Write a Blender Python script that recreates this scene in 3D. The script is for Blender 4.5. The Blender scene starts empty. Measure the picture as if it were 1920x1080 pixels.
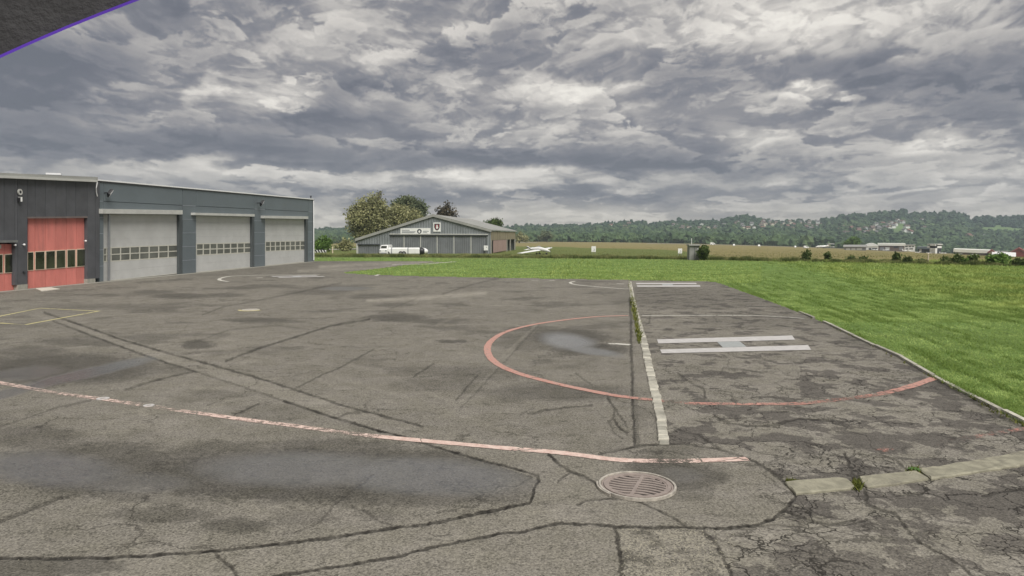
import bpy, bmesh, math, random
import numpy as np
from mathutils import Vector

random.seed(7)
rng = np.random.default_rng(7)
scene = bpy.context.scene
R = math.radians

# ------------------------------------------------------------------ camera
CAM_H = 2.8
FPX = 1300.0                     # focal length in photograph pixels (1920 wide)
PITCH = math.atan(100.0 / FPX)
cam_data = bpy.data.cameras.new("camera")
cam_data.sensor_width = 36.0
cam_data.lens = FPX / 1920.0 * 36.0
cam_data.clip_start = 0.02
cam_data.clip_end = 9000.0
cam = bpy.data.objects.new("camera", cam_data)
scene.collection.objects.link(cam)
cam.location = (0, 0, CAM_H)
cam.rotation_euler = (R(90) - PITCH, 0, 0)
scene.camera = cam

# ------------------------------------------------------------------ sky, sun, exposure
SUN_EL, SUN_AZ = R(52), R(150)      # azimuth clockwise from +Y
world = bpy.data.worlds.new("World")
scene.world = world
world.use_nodes = True


class NT:
    """small helper around a node tree"""
    def __init__(self, tree):
        self.t = tree

    def n(self, kind, **kw):
        nd = self.t.nodes.new(kind)
        for k, v in kw.items():
            setattr(nd, k, v)
        return nd

    def put(self, sock, v):
        if v is None:
            return
        if isinstance(v, bpy.types.NodeSocket):
            self.t.links.new(v, sock)
        else:
            sock.default_value = v

    def m(self, op, a, b=None, c=None, clamp=False):
        nd = self.n('ShaderNodeMath', operation=op, use_clamp=clamp)
        self.put(nd.inputs[0], a)
        self.put(nd.inputs[1], b)
        self.put(nd.inputs[2], c)
        return nd.outputs[0]

    def sm(self, x, lo, hi):
        nd = self.n('ShaderNodeMapRange', interpolation_type='SMOOTHSTEP')
        self.put(nd.inputs[0], x)
        self.put(nd.inputs[1], lo)
        self.put(nd.inputs[2], hi)
        return nd.outputs[0]

    def lin(self, x, a, b, c=0.0, d=1.0):
        nd = self.n('ShaderNodeMapRange')
        for i, v in enumerate((x, a, b, c, d)):
            self.put(nd.inputs[i], v)
        return nd.outputs[0]

    def mix(self, f, a, b):
        nd = self.n('ShaderNodeMix', data_type='RGBA')
        self.put(nd.inputs[0], f)
        for s, v in ((nd.inputs[6], a), (nd.inputs[7], b)):
            if isinstance(v, tuple) and len(v) == 3:
                v = v + (1.0,)
            self.put(s, v)
        return nd.outputs[2]

    def noise(self, vec, scale, detail=4, rough=0.5, lac=2.0, dist=0.0, color=False):
        nd = self.n('ShaderNodeTexNoise')
        self.put(nd.inputs['Vector'], vec)
        nd.inputs['Scale'].default_value = scale
        nd.inputs['Detail'].default_value = detail
        nd.inputs['Roughness'].default_value = rough
        nd.inputs['Lacunarity'].default_value = lac
        nd.inputs['Distortion'].default_value = dist
        return nd.outputs['Color'] if color else nd.outputs['Fac']

    def v(self, op, a, b=None, scale=None):
        nd = self.n('ShaderNodeVectorMath', operation=op)
        self.put(nd.inputs[0], a)
        if b is not None:
            self.put(nd.inputs[1], b)
        if scale is not None:
            self.put(nd.inputs['Scale'], scale)
        return nd.outputs[0]

    def xyz(self, x, y, z):
        nd = self.n('ShaderNodeCombineXYZ')
        self.put(nd.inputs[0], x)
        self.put(nd.inputs[1], y)
        self.put(nd.inputs[2], z)
        return nd.outputs[0]


# ---- cloud field in numpy (gradient noise, cellular puffs), evaluated per direction
_perm = np.random.default_rng(11).permutation(4096).astype(np.int64)
_ga = np.random.default_rng(12).uniform(0, 2 * np.pi, 4096).astype(np.float32)
_gx, _gy = np.cos(_ga), np.sin(_ga)
_jx = np.random.default_rng(13).uniform(0, 1, 4096).astype(np.float32)
_jy = np.random.default_rng(14).uniform(0, 1, 4096).astype(np.float32)


def _hash(i, j):
    return _perm[(_perm[i & 4095] + j) & 4095]


def perlin(x, y):
    xi = np.floor(x).astype(np.int64)
    yi = np.floor(y).astype(np.int64)
    fx, fy = (x - xi).astype(np.float32), (y - yi).astype(np.float32)
    u = fx * fx * fx * (fx * (fx * 6 - 15) + 10)
    v = fy * fy * fy * (fy * (fy * 6 - 15) + 10)

    def g(i, j, dx, dy):
        h = _hash(i, j)
        return _gx[h] * dx + _gy[h] * dy
    a = g(xi, yi, fx, fy)
    b = g(xi + 1, yi, fx - 1, fy)
    c = g(xi, yi + 1, fx, fy - 1)
    d = g(xi + 1, yi + 1, fx - 1, fy - 1)
    return (a + u * (b - a) + v * (c - a + u * (a - b - c + d))) * 1.41


def fbm(x, y, octv=6, rough=0.5, lac=2.03):
    s, a, tot = 0.0, 1.0, 0.0
    for k in range(octv):
        s = s + a * perlin(x + 17.3 * k, y - 9.1 * k)
        tot += a
        a *= rough
        x, y = x * lac, y * lac
    return s / tot


def puffs(x, y, octv=3, rough=0.5, lac=2.2):
    """rounded cauliflower lumps: 1 at a lump's middle, falling to 0 in the creases"""
    s, a, tot = 0.0, 1.0, 0.0
    for k in range(octv):
        xi = np.floor(x).astype(np.int64)
        yi = np.floor(y).astype(np.int64)
        acc = 0.0
        for i in (-1, 0, 1):
            for j in (-1, 0, 1):
                h = _hash(xi + i, yi + j)
                dx = (xi + i + _jx[h]) - x
                dy = (yi + j + _jy[h]) - y
                acc = acc + np.exp(-14.0 * (dx * dx + dy * dy).astype(np.float32))
        d = -np.log(acc + 1e-6) / 14.0
        s = s + a * (1 - 1.6 * np.clip(d, -0.05, 0.6))
        tot += a
        a *= rough
        x, y = x * lac + 5.2, y * lac + 1.7
    return s / tot


def sstep(x, a, b):
    t = np.clip((x - a) / (b - a), 0, 1)
    return t * t * (3 - 2 * t)


# broad masses of the cloud cover: (px, py, rx, ry, tilt, amount) - where they hang, as directions
MASSES = [
    (330, 250, 300, 42, 0.08, -0.17), (60, 300, 130, 26, 0.0, -0.07), (40, 150, 110, 60, 0.3, -0.10),
    (560, 292, 300, 20, -0.02, -0.10), (960, 300, 330, 18, 0.0, -0.17), (1300, 316, 240, 16, -0.03, -0.13),
    (1290, 122, 210, 32, -0.05, -0.13), (1790, 170, 240, 40, -0.12, -0.18), (1850, 90, 200, 50, 0, -0.08),
    (740, 140, 190, 22, 0.2, -0.12), (1030, 30, 110, 20, 0, -0.06), (260, 60, 130, 36, 0.4, -0.06),
    (1000, 205, 90, 20, 0.0, -0.08), (1240, 265, 200, 14, 0.1, -0.06), (1880, 240, 100, 20, 0.0, -0.10),
    (490, 184, 66, 24, 0.22, 0.22), (388, 168, 26, 13, 0.7, 0.22), (330, 222, 46, 18, 0.1, 0.12),
    (800, 80, 260, 26, 0.30, 0.08), (1500, 50, 240, 46, -0.05, 0.15), (980, 165, 120, 20, 0, 0.12),
    (1110, 180, 60, 10, 0, 0.15), (1535, 181, 66, 8, 0, 0.26), (1420, 247, 44, 11, 0, 0.18),
    (1770, 260, 56, 13, 0, 0.24), (1650, 215, 110, 26, 0.2, 0.06), (950, 338, 170, 16, 0.0, 0.26),
    (700, 330, 220, 14, 0.05, 0.12), (1600, 330, 260, 20, 0, 0.06), (1800, 350, 130, 22, 0.1, 0.10),
    (1170, 225, 420, 16, 0.05, 0.05), (560, 60, 160, 40, 0.4, 0.07), (150, 235, 150, 16, 0.05, 0.07),
    (330, 318, 300, 12, 0.06, 0.12), (1150, 365, 420, 7, 0, -0.07), (1080, 350, 300, 7, 0, 0.04)]


def cloud_colour(x, y, z):
    """linear RGB of the overcast in the directions (x, y, z), arrays of unit vectors"""
    z = np.maximum(z, 0.0)
    az, el = np.arctan2(x, y), np.arcsin(np.clip(z, 0, 1))

    def coords(zz, off):
        k = zz + off
        return x / k, y / k

    def cells(zz, seed, sc, off, asp):
        """one sheet of heaped cloud: soft field with cauliflower lumps"""
        a = az / (zz + 0.50) * 4.2 * sc + seed          # heaps stand upright, so they are only mildly foreshortened
        e = -3.2 * sc * asp / (zz + 0.26) + seed * 1.7
        a = a + 0.25 * az
        wx = fbm(a * .8, e * .8, 3, 0.5)
        wy = fbm(a * .8 + 9, e * .8 + 4.0, 3, 0.5)
        a, e = a + 0.45 * wx, e + 0.45 * wy
        n = fbm(a * .55, e * .55, 4, 0.5)
        jx = fbm(a * 2.6, e * 2.6, 4, 0.6)
        jy = fbm(a * 2.6 + 5, e * 2.6 + 7, 4, 0.6)
        p = puffs(a * 1.1 + 0.30 * jx, e * 1.1 + 0.30 * jy, 5, 0.60, 2.05)
        return n, p, 0.95 * n + 0.62 * (p - 0.55)

    sheets = []
    for (seed, sc, off, asp, thr) in ((3.1, 0.78, 0.28, 1.0, -0.16), (41.7, 1.2, 0.24, 1.0, 0.00),
                                      (77.3, 0.9, 0.32, 1.0, 0.05), (120.9, 1.8, 0.22, 1.0, 0.12)):
        n, p, h = cells(z, seed, sc, off, asp)
        _, _, hu = cells(z + 0.010, seed, sc, off, asp)
        _, _, hU = cells(z + 0.030, seed, sc, off, asp)
        sheets.append((n, p, h, h - hu, h - hU, thr))
    wa = fbm(az * 7.0 + 2, el * 13.0, 6, 0.6)
    we = fbm(az * 7.0 - 5, el * 13.0 + 9, 6, 0.6)
    azw, elw = az + 0.075 * wa, el + 0.034 * we
    acc = np.zeros_like(az)
    for (px, py, rx, ry, tilt, amt) in MASSES:
        u, vv = (px - 960) / FPX, (540 - py) / FPX
        dx_, dy_, dz_ = u, math.cos(PITCH) + vv * math.sin(PITCH), -math.sin(PITCH) + vv * math.cos(PITCH)
        ln = math.sqrt(dx_ * dx_ + dy_ * dy_ + dz_ * dz_)
        a0, e0 = math.atan2(dx_, dy_), math.asin(dz_ / ln)
        dx, dy = azw - a0, elw - e0
        dy = dy - dx * tilt
        r2 = (dx * FPX / rx) ** 2 + (dy * FPX / ry) ** 2
        acc += amt * np.exp(-0.5 * r2 ** 1.6)
    u, v = coords(z, 0.25)
    big = fbm(u * 0.8 + 50, v * 0.8, 4, 0.5)
    b = 0.31 + 0.20 * big + acc * 1.15
    for (n, p, h, r1, r2, thr) in sheets:
        m = h - thr + acc * 0.45
        al = sstep(m, -0.01, 0.09) * 0.76
        up = np.clip(r1 * 1.3, -0.05, 0.08) + np.clip(r2 * 0.85, -0.10, 0.12)   # crowns lit, bases in shade
        lb = 0.37 - 0.17 * sstep(m, 0.04, 0.50) + 0.14 * big + up
        lb = lb + acc * 1.25
        b = b * (1 - al) + lb * al
    b = 0.290 + (b - 0.345) * 1.16
    b = np.where(b < 0.24, 0.24 - (0.24 - b) * 0.50, b) + 0.035 * fbm(az * 16 + 3, el * 40, 5, 0.6) * (b < 0.30)
    hz = sstep(-elw, -0.055, -0.010)
    b = np.clip(b + hz * 0.20 * (0.7 + 1.2 * fbm(az * 5, el * 60, 3)), 0.10, 0.80)
    st = np.array([0.10, 0.20, 0.30, 0.42, 0.56, 0.80])
    cr = np.array([0.125, 0.190, 0.285, 0.43, 0.60, 0.88])
    cg = np.array([0.132, 0.193, 0.277, 0.412, 0.57, 0.84])
    cb = np.array([0.160, 0.217, 0.283, 0.393, 0.53, 0.77])
    rgb = np.stack([np.interp(b, st, c) for c in (cr, cg, cb)], -1)
    wv = (hz * 0.45)[..., None]
    return rgb * (1 - wv) + wv * np.array([0.56, 0.53, 0.45])


def build_sky(tree):
    """overcast computed per direction and stored as a lat-long sky, over a faint clear sky"""
    Wd, Hd = 5120, 2560
    img = bpy.data.images.new("overcast", Wd, Hd, alpha=False, float_buffer=False)
    buf = np.ones((Hd, Wd, 4), np.float32)
    buf[..., :3] = 0.36                                     # below the horizon: dull ground light

    def fill(c0, c1, r0, r1, step):
        cc = np.arange(c0, c1, step) + step / 2
        rr = np.arange(r0, r1, step) + step / 2
        C, Rw = np.meshgrid(cc, rr)
        phi = -(C / Wd - 0.5) * 2 * np.pi
        th = (Rw / Hd - 0.5) * np.pi
        c = cloud_colour(np.cos(phi) * np.cos(th), np.sin(phi) * np.cos(th), np.sin(th))
        c = np.clip(c, 0, 1)
        c = np.where(c < 0.0031308, c * 12.92, 1.055 * c ** (1 / 2.4) - 0.055)
        c = np.repeat(np.repeat(c, step, 0), step, 1)[: r1 - r0, : c1 - c0]
        buf[r0:r1, c0:c1, :3] = c
    fill(0, Wd, Hd // 2, Hd, 5)
    mid, half = Wd // 4, int(Wd * 46 / 360)
    fill(mid - half, mid + half, Hd // 2, Hd // 2 + int(Hd * 31 / 180), 1)
    buf[Hd // 2 - 6: Hd // 2, :, :3] = buf[Hd // 2, :, :3]
    img.pixels.foreach_set(buf.ravel())
    img.update()
    img.pack()
    tree.nodes.clear()
    t = NT(tree)
    env = t.n('ShaderNodeTexEnvironment')
    env.image = img
    tc = t.n('ShaderNodeTexCoord')
    t.put(env.inputs[0], tc.outputs['Generated'])
    cloud = t.n('ShaderNodeBackground')
    t.put(cloud.inputs[0], env.outputs[0])
    cloud.inputs[1].default_value = 0.43
    sky = t.n('ShaderNodeTexSky', sky_type='NISHITA')
    sky.sun_disc = False
    sky.sun_elevation = SUN_EL
    sky.sun_rotation = SUN_AZ
    clear = t.n('ShaderNodeBackground')
    t.put(clear.inputs[0], sky.outputs[0])
    clear.inputs[1].default_value = 0.05
    mx = t.n('ShaderNodeMixShader')
    mx.inputs[0].default_value = 0.98         # a closed overcast: the clear sky only tints it
    t.put(mx.inputs[1], clear.outputs[0])
    t.put(mx.inputs[2], cloud.outputs[0])
    out = t.n('ShaderNodeOutputWorld')
    t.put(out.inputs[0], mx.outputs[0])


build_sky(world.node_tree)

sun_data = bpy.data.lights.new("sun", 'SUN')
sun_data.energy = 1.5
sun_data.angle = R(40)
sun_data.color = (1.0, 0.97, 0.91)
sun = bpy.data.objects.new("sun", sun_data)
scene.collection.objects.link(sun)
sd = Vector((math.sin(SUN_AZ) * math.cos(SUN_EL), math.cos(SUN_AZ) * math.cos(SUN_EL), math.sin(SUN_EL)))
sun.rotation_euler = sd.to_track_quat('Z', 'Y').to_euler()

scene.view_settings.view_transform = 'Standard'
scene.view_settings.look = 'None'
scene.view_settings.gamma = 1.0
scene.view_settings.exposure = 1.4
scene.view_settings.use_curve_mapping = False
try:
    scene.cycles.volume_bounces = 0
    scene.cycles.max_bounces = 6
    scene.cycles.transparent_max_bounces = 12
except Exception:
    pass

# ------------------------------------------------------------------ measuring helpers
CP, SP = math.cos(PITCH), math.sin(PITCH)


def ray(px, py):
    u, v = (px - 960.0) / FPX, (540.0 - py) / FPX
    return Vector((u, CP + v * SP, -SP + v * CP))


def G(px, py, z=0.0):
    d = ray(px, py)
    t = (z - CAM_H) / d.z
    return Vector((d.x * t, d.y * t, z))


def At(px, py, Y):
    d = ray(px, py)
    t = Y / d.y
    return Vector((d.x * t, Y, CAM_H + d.z * t))


def slope_at(c):
    """fall of the valley floor (metres per metre) in the direction x/Y = c"""
    k = np.minimum((np.abs(c) * FPX / 940.0) ** 2, 1.1)
    return (9.0 + 33.0 * k) / FPX


def terrain_z(x, y):
    x = np.asarray(x, float)
    y = np.asarray(y, float)
    q = np.maximum(y - 75.0, 0.0)
    q = q * q / (q + 15.0)
    return -slope_at(x / np.maximum(y, 1.0)) * q


def TG(px, py):
    """point of the terrain that stands at that spot of the photograph"""
    lo, hi = 3.0, 1500.0
    for _ in range(50):
        mid = math.sqrt(lo * hi)
        p = At(px, py, mid)
        if p.z > float(terrain_z(p.x, p.y)):
            lo = mid
        else:
            hi = mid
    p = At(px, py, lo)
    return Vector((p.x, p.y, float(terrain_z(p.x, p.y))))


def to_px(x, y, z):
    """numpy projection to photograph pixels"""
    zz = z - CAM_H
    f = y * CP - zz * SP
    up = y * SP + zz * CP
    f = np.maximum(f, 1e-3)
    return 960 + FPX * x / f, 540 - FPX * up / f


# ------------------------------------------------------------------ building helpers
COL = scene.collection


def link(o, parent=None):
    COL.objects.link(o)
    if parent is not None:
        o.parent = parent
        o.matrix_parent_inverse = Vector((0, 0, 0)) and parent.matrix_basis.inverted() if False else o.matrix_parent_inverse
    return o


def thing(name, label, cat, loc=(0, 0, 0), group=None, rotz=0.0):
    o = bpy.data.objects.new(name, None)
    COL.objects.link(o)
    o.location = loc
    o.rotation_euler = (0, 0, rotz)
    o.empty_display_size = 0.3
    o['label'] = label
    o['category'] = cat
    if group:
        o['group'] = group
    return o


def tag(o, label, cat, group=None):
    o['label'] = label
    o['category'] = cat
    if group:
        o['group'] = group
    return o


def mesh_obj(name, verts, faces, mat, parent=None, smooth=False, origin=None):
    """verts in world coordinates; a child's vertices are stored relative to its thing's base"""
    me = bpy.data.meshes.new(name)
    base = Vector(parent_base(parent)) if parent is not None else (Vector(origin) if origin is not None else Vector((0, 0, 0)))
    vs = [(v[0] - base.x, v[1] - base.y, v[2] - base.z) for v in verts]
    me.from_pydata(vs, [], faces)
    me.update()
    if smooth:
        me.polygons.foreach_set('use_smooth', [True] * len(me.polygons))
    if mat is not None:
        me.materials.append(mat)
    o = bpy.data.objects.new(name, me)
    COL.objects.link(o)
    if parent is not None:
        o.parent = parent
    elif origin is not None:
        o.location = base
    return o


def parent_base(p):
    b = Vector((0, 0, 0))
    while p is not None:
        b = b + p.location
        p = p.parent
    return b


class MB:
    """collects verts and faces of one mesh"""
    def __init__(self):
        self.v, self.f = [], []

    def add(self, vs, fs):
        n = len(self.v)
        self.v += [tuple(v) for v in vs]
        self.f += [tuple(i + n for i in f) for f in fs]

    def prism(self, front, back):
        """two matching loops, front and back"""
        n = len(front)
        fs = [tuple(range(n)), tuple(range(2 * n - 1, n - 1, -1))]
        for i in range(n):
            j = (i + 1) % n
            fs.append((i, i + n, j + n, j))
        self.add(list(front) + list(back), fs)

    def box(self, c, s, rz=0.0):
        cx, cy, cz = c
        hx, hy, hz = s[0] / 2, s[1] / 2, s[2] / 2
        co, si = math.cos(rz), math.sin(rz)
        P = []
        for dx, dy, dz in ((-1, -1, -1), (1, -1, -1), (1, 1, -1), (-1, 1, -1), (-1, -1, 1), (1, -1, 1), (1, 1, 1), (-1, 1, 1)):
            X, Y = dx * hx, dy * hy
            P.append((cx + X * co - Y * si, cy + X * si + Y * co, cz + dz * hz))
        self.add(P, [(0, 3, 2, 1), (4, 5, 6, 7), (0, 1, 5, 4), (1, 2, 6, 5), (2, 3, 7, 6), (3, 0, 4, 7)])

    def tube(self, p0, p1, r0, r1=None, n=8, caps=True):
        r1 = r0 if r1 is None else r1
        p0, p1 = Vector(p0), Vector(p1)
        d = (p1 - p0).normalized()
        a = d.orthogonal().normalized()
        b = d.cross(a)
        vs = []
        for p, r in ((p0, r0), (p1, r1)):
            for i in range(n):
                t = 2 * math.pi * i / n
                vs.append(p + a * (r * math.cos(t)) + b * (r * math.sin(t)))
        fs = [(i, (i + 1) % n, n + (i + 1) % n, n + i) for i in range(n)]
        if caps:
            fs += [tuple(range(n - 1, -1, -1)), tuple(range(n, 2 * n))]
        self.add(vs, fs)

    def loft(self, rings, caps=True):
        """rings: list of equal-length loops"""
        n = len(rings[0])
        vs = [p for r in rings for p in r]
        fs = []
        for k in range(len(rings) - 1):
            for i in range(n):
                j = (i + 1) % n
                fs.append((k * n + i, k * n + j, (k + 1) * n + j, (k + 1) * n + i))
        if caps:
            fs += [tuple(range(n - 1, -1, -1)), tuple(range((len(rings) - 1) * n, len(rings) * n))]
        self.add(vs, fs)

    def build(self, name, mat, parent=None, smooth=False, origin=None):
        return mesh_obj(name, self.v, self.f, mat, parent, smooth, origin)


def np_mesh(name, verts, quads, mat, attrs=None, smooth=True, kind=None):
    """big meshes straight from numpy; quads (n,4) or tris (n,3)"""
    me = bpy.data.meshes.new(name)
    nv, nf, k = len(verts), len(quads), quads.shape[1]
    me.vertices.add(nv)
    me.vertices.foreach_set('co', np.asarray(verts, np.float32).ravel())
    me.loops.add(nf * k)
    me.loops.foreach_set('vertex_index', np.asarray(quads, np.int32).ravel())
    me.polygons.add(nf)
    me.polygons.foreach_set('loop_start', np.arange(0, nf * k, k, dtype=np.int32))
    me.polygons.foreach_set('loop_total', np.full(nf, k, np.int32))
    me.polygons.foreach_set('use_smooth', np.full(nf, smooth, bool))
    me.update(calc_edges=True)
    for nm, data in (attrs or {}).items():
        a = me.color_attributes.new(nm, 'FLOAT_COLOR', 'POINT')
        d = np.ones((nv, 4), np.float32)
        d[:, :data.shape[1]] = data
        a.data.foreach_set('color', d.ravel())
    me.materials.append(mat)
    o = bpy.data.objects.new(name, me)
    COL.objects.link(o)
    if kind:
        o['kind'] = kind
    return o


# ------------------------------------------------------------------ materials
def new_mat(name):
    m = bpy.data.materials.new(name)
    m.use_nodes = True
    m.node_tree.nodes.clear()
    t = NT(m.node_tree)
    b = t.n('ShaderNodeBsdfPrincipled')
    o = t.n('ShaderNodeOutputMaterial')
    t.t.links.new(b.outputs[0], o.inputs[0])
    return m, t, b


def obj_co(t):
    return t.n('ShaderNodeTexCoord').outputs['Object']


def simple(name, col, rough=0.6, var=0.12, scale=3.0, metal=0.0, bump=0.0, bscale=40.0, dirt=0.0, spec=0.5, stretch=None, orand=0.0):
    """painted or plain surface with uneven tone, fine grain and some grime"""
    m, t, b = new_mat(name)
    co = obj_co(t)
    if stretch:
        co = t.v('MULTIPLY', co, stretch)
    n = t.noise(co, scale, 6, 0.6)
    c = t.mix(t.sm(n, 0.3, 0.7), tuple(x * (1 - var) for x in col), tuple(min(1, x * (1 + var)) for x in col))
    if dirt > 0:
        d = t.noise(co, scale * 0.45 + 0.2, 5, 0.65)
        c = t.mix(t.m('MULTIPLY', t.sm(d, 0.5, 0.75), dirt), c, (0.10, 0.09, 0.075))
    if orand > 0:       # every piece has its own tone
        oi = t.n('ShaderNodeObjectInfo')
        c = t.v('SCALE', c, scale=t.lin(oi.outputs['Random'], 0, 1, 1 - orand, 1 + orand))
    t.put(b.inputs['Base Color'], c)
    t.put(b.inputs['Roughness'], t.lin(n, 0, 1, rough - 0.08, min(1, rough + 0.08)))
    b.inputs['Metallic'].default_value = metal
    b.inputs['Specular IOR Level'].default_value = spec
    if bump > 0:
        bp = t.n('ShaderNodeBump')
        bp.inputs['Strength'].default_value = bump
        bp.inputs['Distance'].default_value = 0.01
        t.put(bp.inputs['Height'], t.noise(co, bscale, 4, 0.6))
        t.put(b.inputs['Normal'], bp.outputs[0])
    return m


def asphalt_mat():
    m, t, b = new_mat("asphalt")
    co = obj_co(t)
    a1 = t.n('ShaderNodeAttribute', attribute_name='surf')      # crack, wet, pad
    a2 = t.n('ShaderNodeAttribute', attribute_name='tone')      # lighter/darker wear, stain, gravel
    s1 = t.n('ShaderNodeSeparateXYZ')
    t.put(s1.inputs[0], a1.outputs['Color'])
    s2 = t.n('ShaderNodeSeparateXYZ')
    t.put(s2.inputs[0], a2.outputs['Color'])
    crack, wet, pad = s1.outputs
    wear, stain_vignette, gravel = s2.outputs
    # aggregate: stones of many tones
    ag = t.n('ShaderNodeTexVoronoi')
    t.put(ag.inputs['Vector'], co)
    ag.inputs['Scale'].default_value = 62.0
    agc = t.n('ShaderNodeSeparateXYZ')
    t.put(agc.inputs[0], ag.outputs['Color'])
    grain = t.noise(co, 38, 3, 0.75)
    mid = t.noise(co, 1.7, 6, 0.62)
    big = t.noise(co, 0.22, 4, 0.55)
    val = t.m('ADD', t.m('MULTIPLY', t.m('SUBTRACT', agc.outputs[0], 0.5), 0.8), 0.0)
    val = t.m('ADD', val, t.m('MULTIPLY', t.m('SUBTRACT', grain, 0.5), 1.9))
    val = t.m('ADD', val, t.m('MULTIPLY', t.m('SUBTRACT', mid, 0.5), 0.55))
    val = t.m('ADD', val, t.m('MULTIPLY', t.m('SUBTRACT', big, 0.5), 0.45))
    val = t.m('ADD', val, t.m('MULTIPLY', t.m('SUBTRACT', wear, 0.5), 1.5))
    fleck = t.sm(t.noise(t.v('MULTIPLY', co, (1.0, 1.5, 1.0)), 3.1, 7, 0.68), 0.53, 0.66)
    val = t.m('SUBTRACT', val, t.m('MULTIPLY', fleck, 0.28))
    pale = t.sm(t.noise(co, 1.15, 6, 0.66), 0.56, 0.72)
    val = t.m('ADD', val, t.m('MULTIPLY', pale, 0.26))
    val = t.m('ADD', t.m('ADD', 1.02, t.m('MULTIPLY', pad, 0.16)), val)
    dry = t.mix(t.sm(mid, 0.35, 0.65), (0.176, 0.163, 0.134), (0.184, 0.170, 0.146))
    # mottled, crazed old surface of the landing pad: lost binder shows as dark scabs
    wp = t.v('ADD', co, t.v('SCALE', t.v('SUBTRACT', t.noise(co, 2.3, 4, 0.6, color=True), (0.5, 0.5, 0.5)), scale=0.55))
    sc = t.noise(wp, 1.35, 8, 0.62)
    scab = t.sm(t.m('ADD', sc, t.m('MULTIPLY', t.m('SUBTRACT', pad, 1.0), 0.14)), 0.492, 0.520)
    scab = t.m('MULTIPLY', scab, t.sm(pad, 0.05, 0.3))
    vo = t.n('ShaderNodeTexVoronoi', feature='DISTANCE_TO_EDGE')
    t.put(vo.inputs['Vector'], wp)
    vo.inputs['Scale'].default_value = 1.75
    vo2 = t.n('ShaderNodeTexVoronoi', feature='DISTANCE_TO_EDGE')
    t.put(vo2.inputs['Vector'], wp)
    vo2.inputs['Scale'].default_value = 5.2
    craze = t.m('MULTIPLY', t.sm(vo.outputs[0], 0.022, 0.007), t.sm(t.noise(co, 0.6, 3), 0.42, 0.56))
    c2 = t.m('MULTIPLY', t.sm(vo2.outputs[0], 0.045, 0.012), t.sm(t.noise(co, 0.9, 3), 0.50, 0.60))
    craze = t.m('MULTIPLY', t.m('MAXIMUM', craze, c2), pad)
    # hair cracks that wander over the whole apron, in places only
    vo3 = t.n('ShaderNodeTexVoronoi', feature='DISTANCE_TO_EDGE')
    t.put(vo3.inputs['Vector'], t.v('ADD', co, t.v('SCALE', t.v('SUBTRACT', t.noise(co, 0.9, 6, 0.65, color=True), (0.5, 0.5, 0.5)), scale=1.3)))
    vo3.inputs['Scale'].default_value = 0.42
    hairc = t.m('MULTIPLY', t.sm(vo3.outputs[0], 0.008, 0.003), t.sm(t.noise(co, 0.5, 3), 0.47, 0.56))
    craze = t.m('MAXIMUM', craze, t.m('MULTIPLY', hairc, 0.60))
    grav = t.m('MULTIPLY', gravel, t.sm(agc.outputs[1], 0.45, 0.80))
    c = t.v('SCALE', dry, scale=t.m('MAXIMUM', val, 0.2))
    scabc = t.v('SCALE', t.mix(0.5, (0.074, 0.067, 0.059), (0.084, 0.076, 0.067)), scale=t.m('MAXIMUM', t.m('ADD', val, 0.1), 0.35))
    c = t.mix(t.m('MULTIPLY', scab, 0.9), c, scabc)
    c = t.mix(t.m('MULTIPLY', grav, 0.6), c, (0.38, 0.35, 0.28))
    # soaked asphalt is darker and smoother; stains only darker
    c = t.mix(t.m('MULTIPLY', t.m('MULTIPLY', stain_vignette, t.m('SUBTRACT', 1.0, t.m('MULTIPLY', wet, 0.55))), 0.85), c, t.v('SCALE', c, scale=0.34))
    c = t.mix(t.m('MULTIPLY', wet, 0.45), c, t.v('SCALE', c, scale=0.40))
    ck = t.m('MAXIMUM', crack, t.m('MULTIPLY', craze, 0.85))
    c = t.mix(t.m('MINIMUM', ck, 1.0), c, (0.017, 0.015, 0.012))
    t.put(b.inputs['Base Color'], c)
    rough = t.m('SUBTRACT', 0.90, t.m('MULTIPLY', wet, 0.62))
    rough = t.m('SUBTRACT', rough, t.m('MULTIPLY', stain_vignette, 0.12))
    t.put(b.inputs['Roughness'], rough)
    t.put(b.inputs['Specular IOR Level'], t.m('ADD', 0.25, t.m('MULTIPLY', wet, 0.35)))
    t.put(b.inputs['Coat Weight'], t.m('MULTIPLY', wet, t.lin(t.m('ADD', t.m('MULTIPLY', grain, .6), t.m('MULTIPLY', agc.outputs[1], .4)), 0.3, 0.7, 0.5, 1.0)))
    b.inputs['Coat Roughness'].default_value = 0.28
    b.inputs['Coat IOR'].default_value = 1.8
    h = t.m('ADD', t.m('MULTIPLY', grain, 0.5), t.m('MULTIPLY', agc.outputs[0], 0.4))
    h = t.m('SUBTRACT', h, t.m('MULTIPLY', ck, 1.5))
    h = t.m('SUBTRACT', h, t.m('MULTIPLY', scab, 0.5))
    bp = t.n('ShaderNodeBump')
    t.put(bp.inputs['Strength'], t.m('SUBTRACT', 0.75, t.m('MULTIPLY', wet, 0.60)))
    bp.inputs['Distance'].default_value = 0.008
    t.put(bp.inputs['Height'], h)
    t.put(b.inputs['Normal'], bp.outputs[0])
    return m


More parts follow.
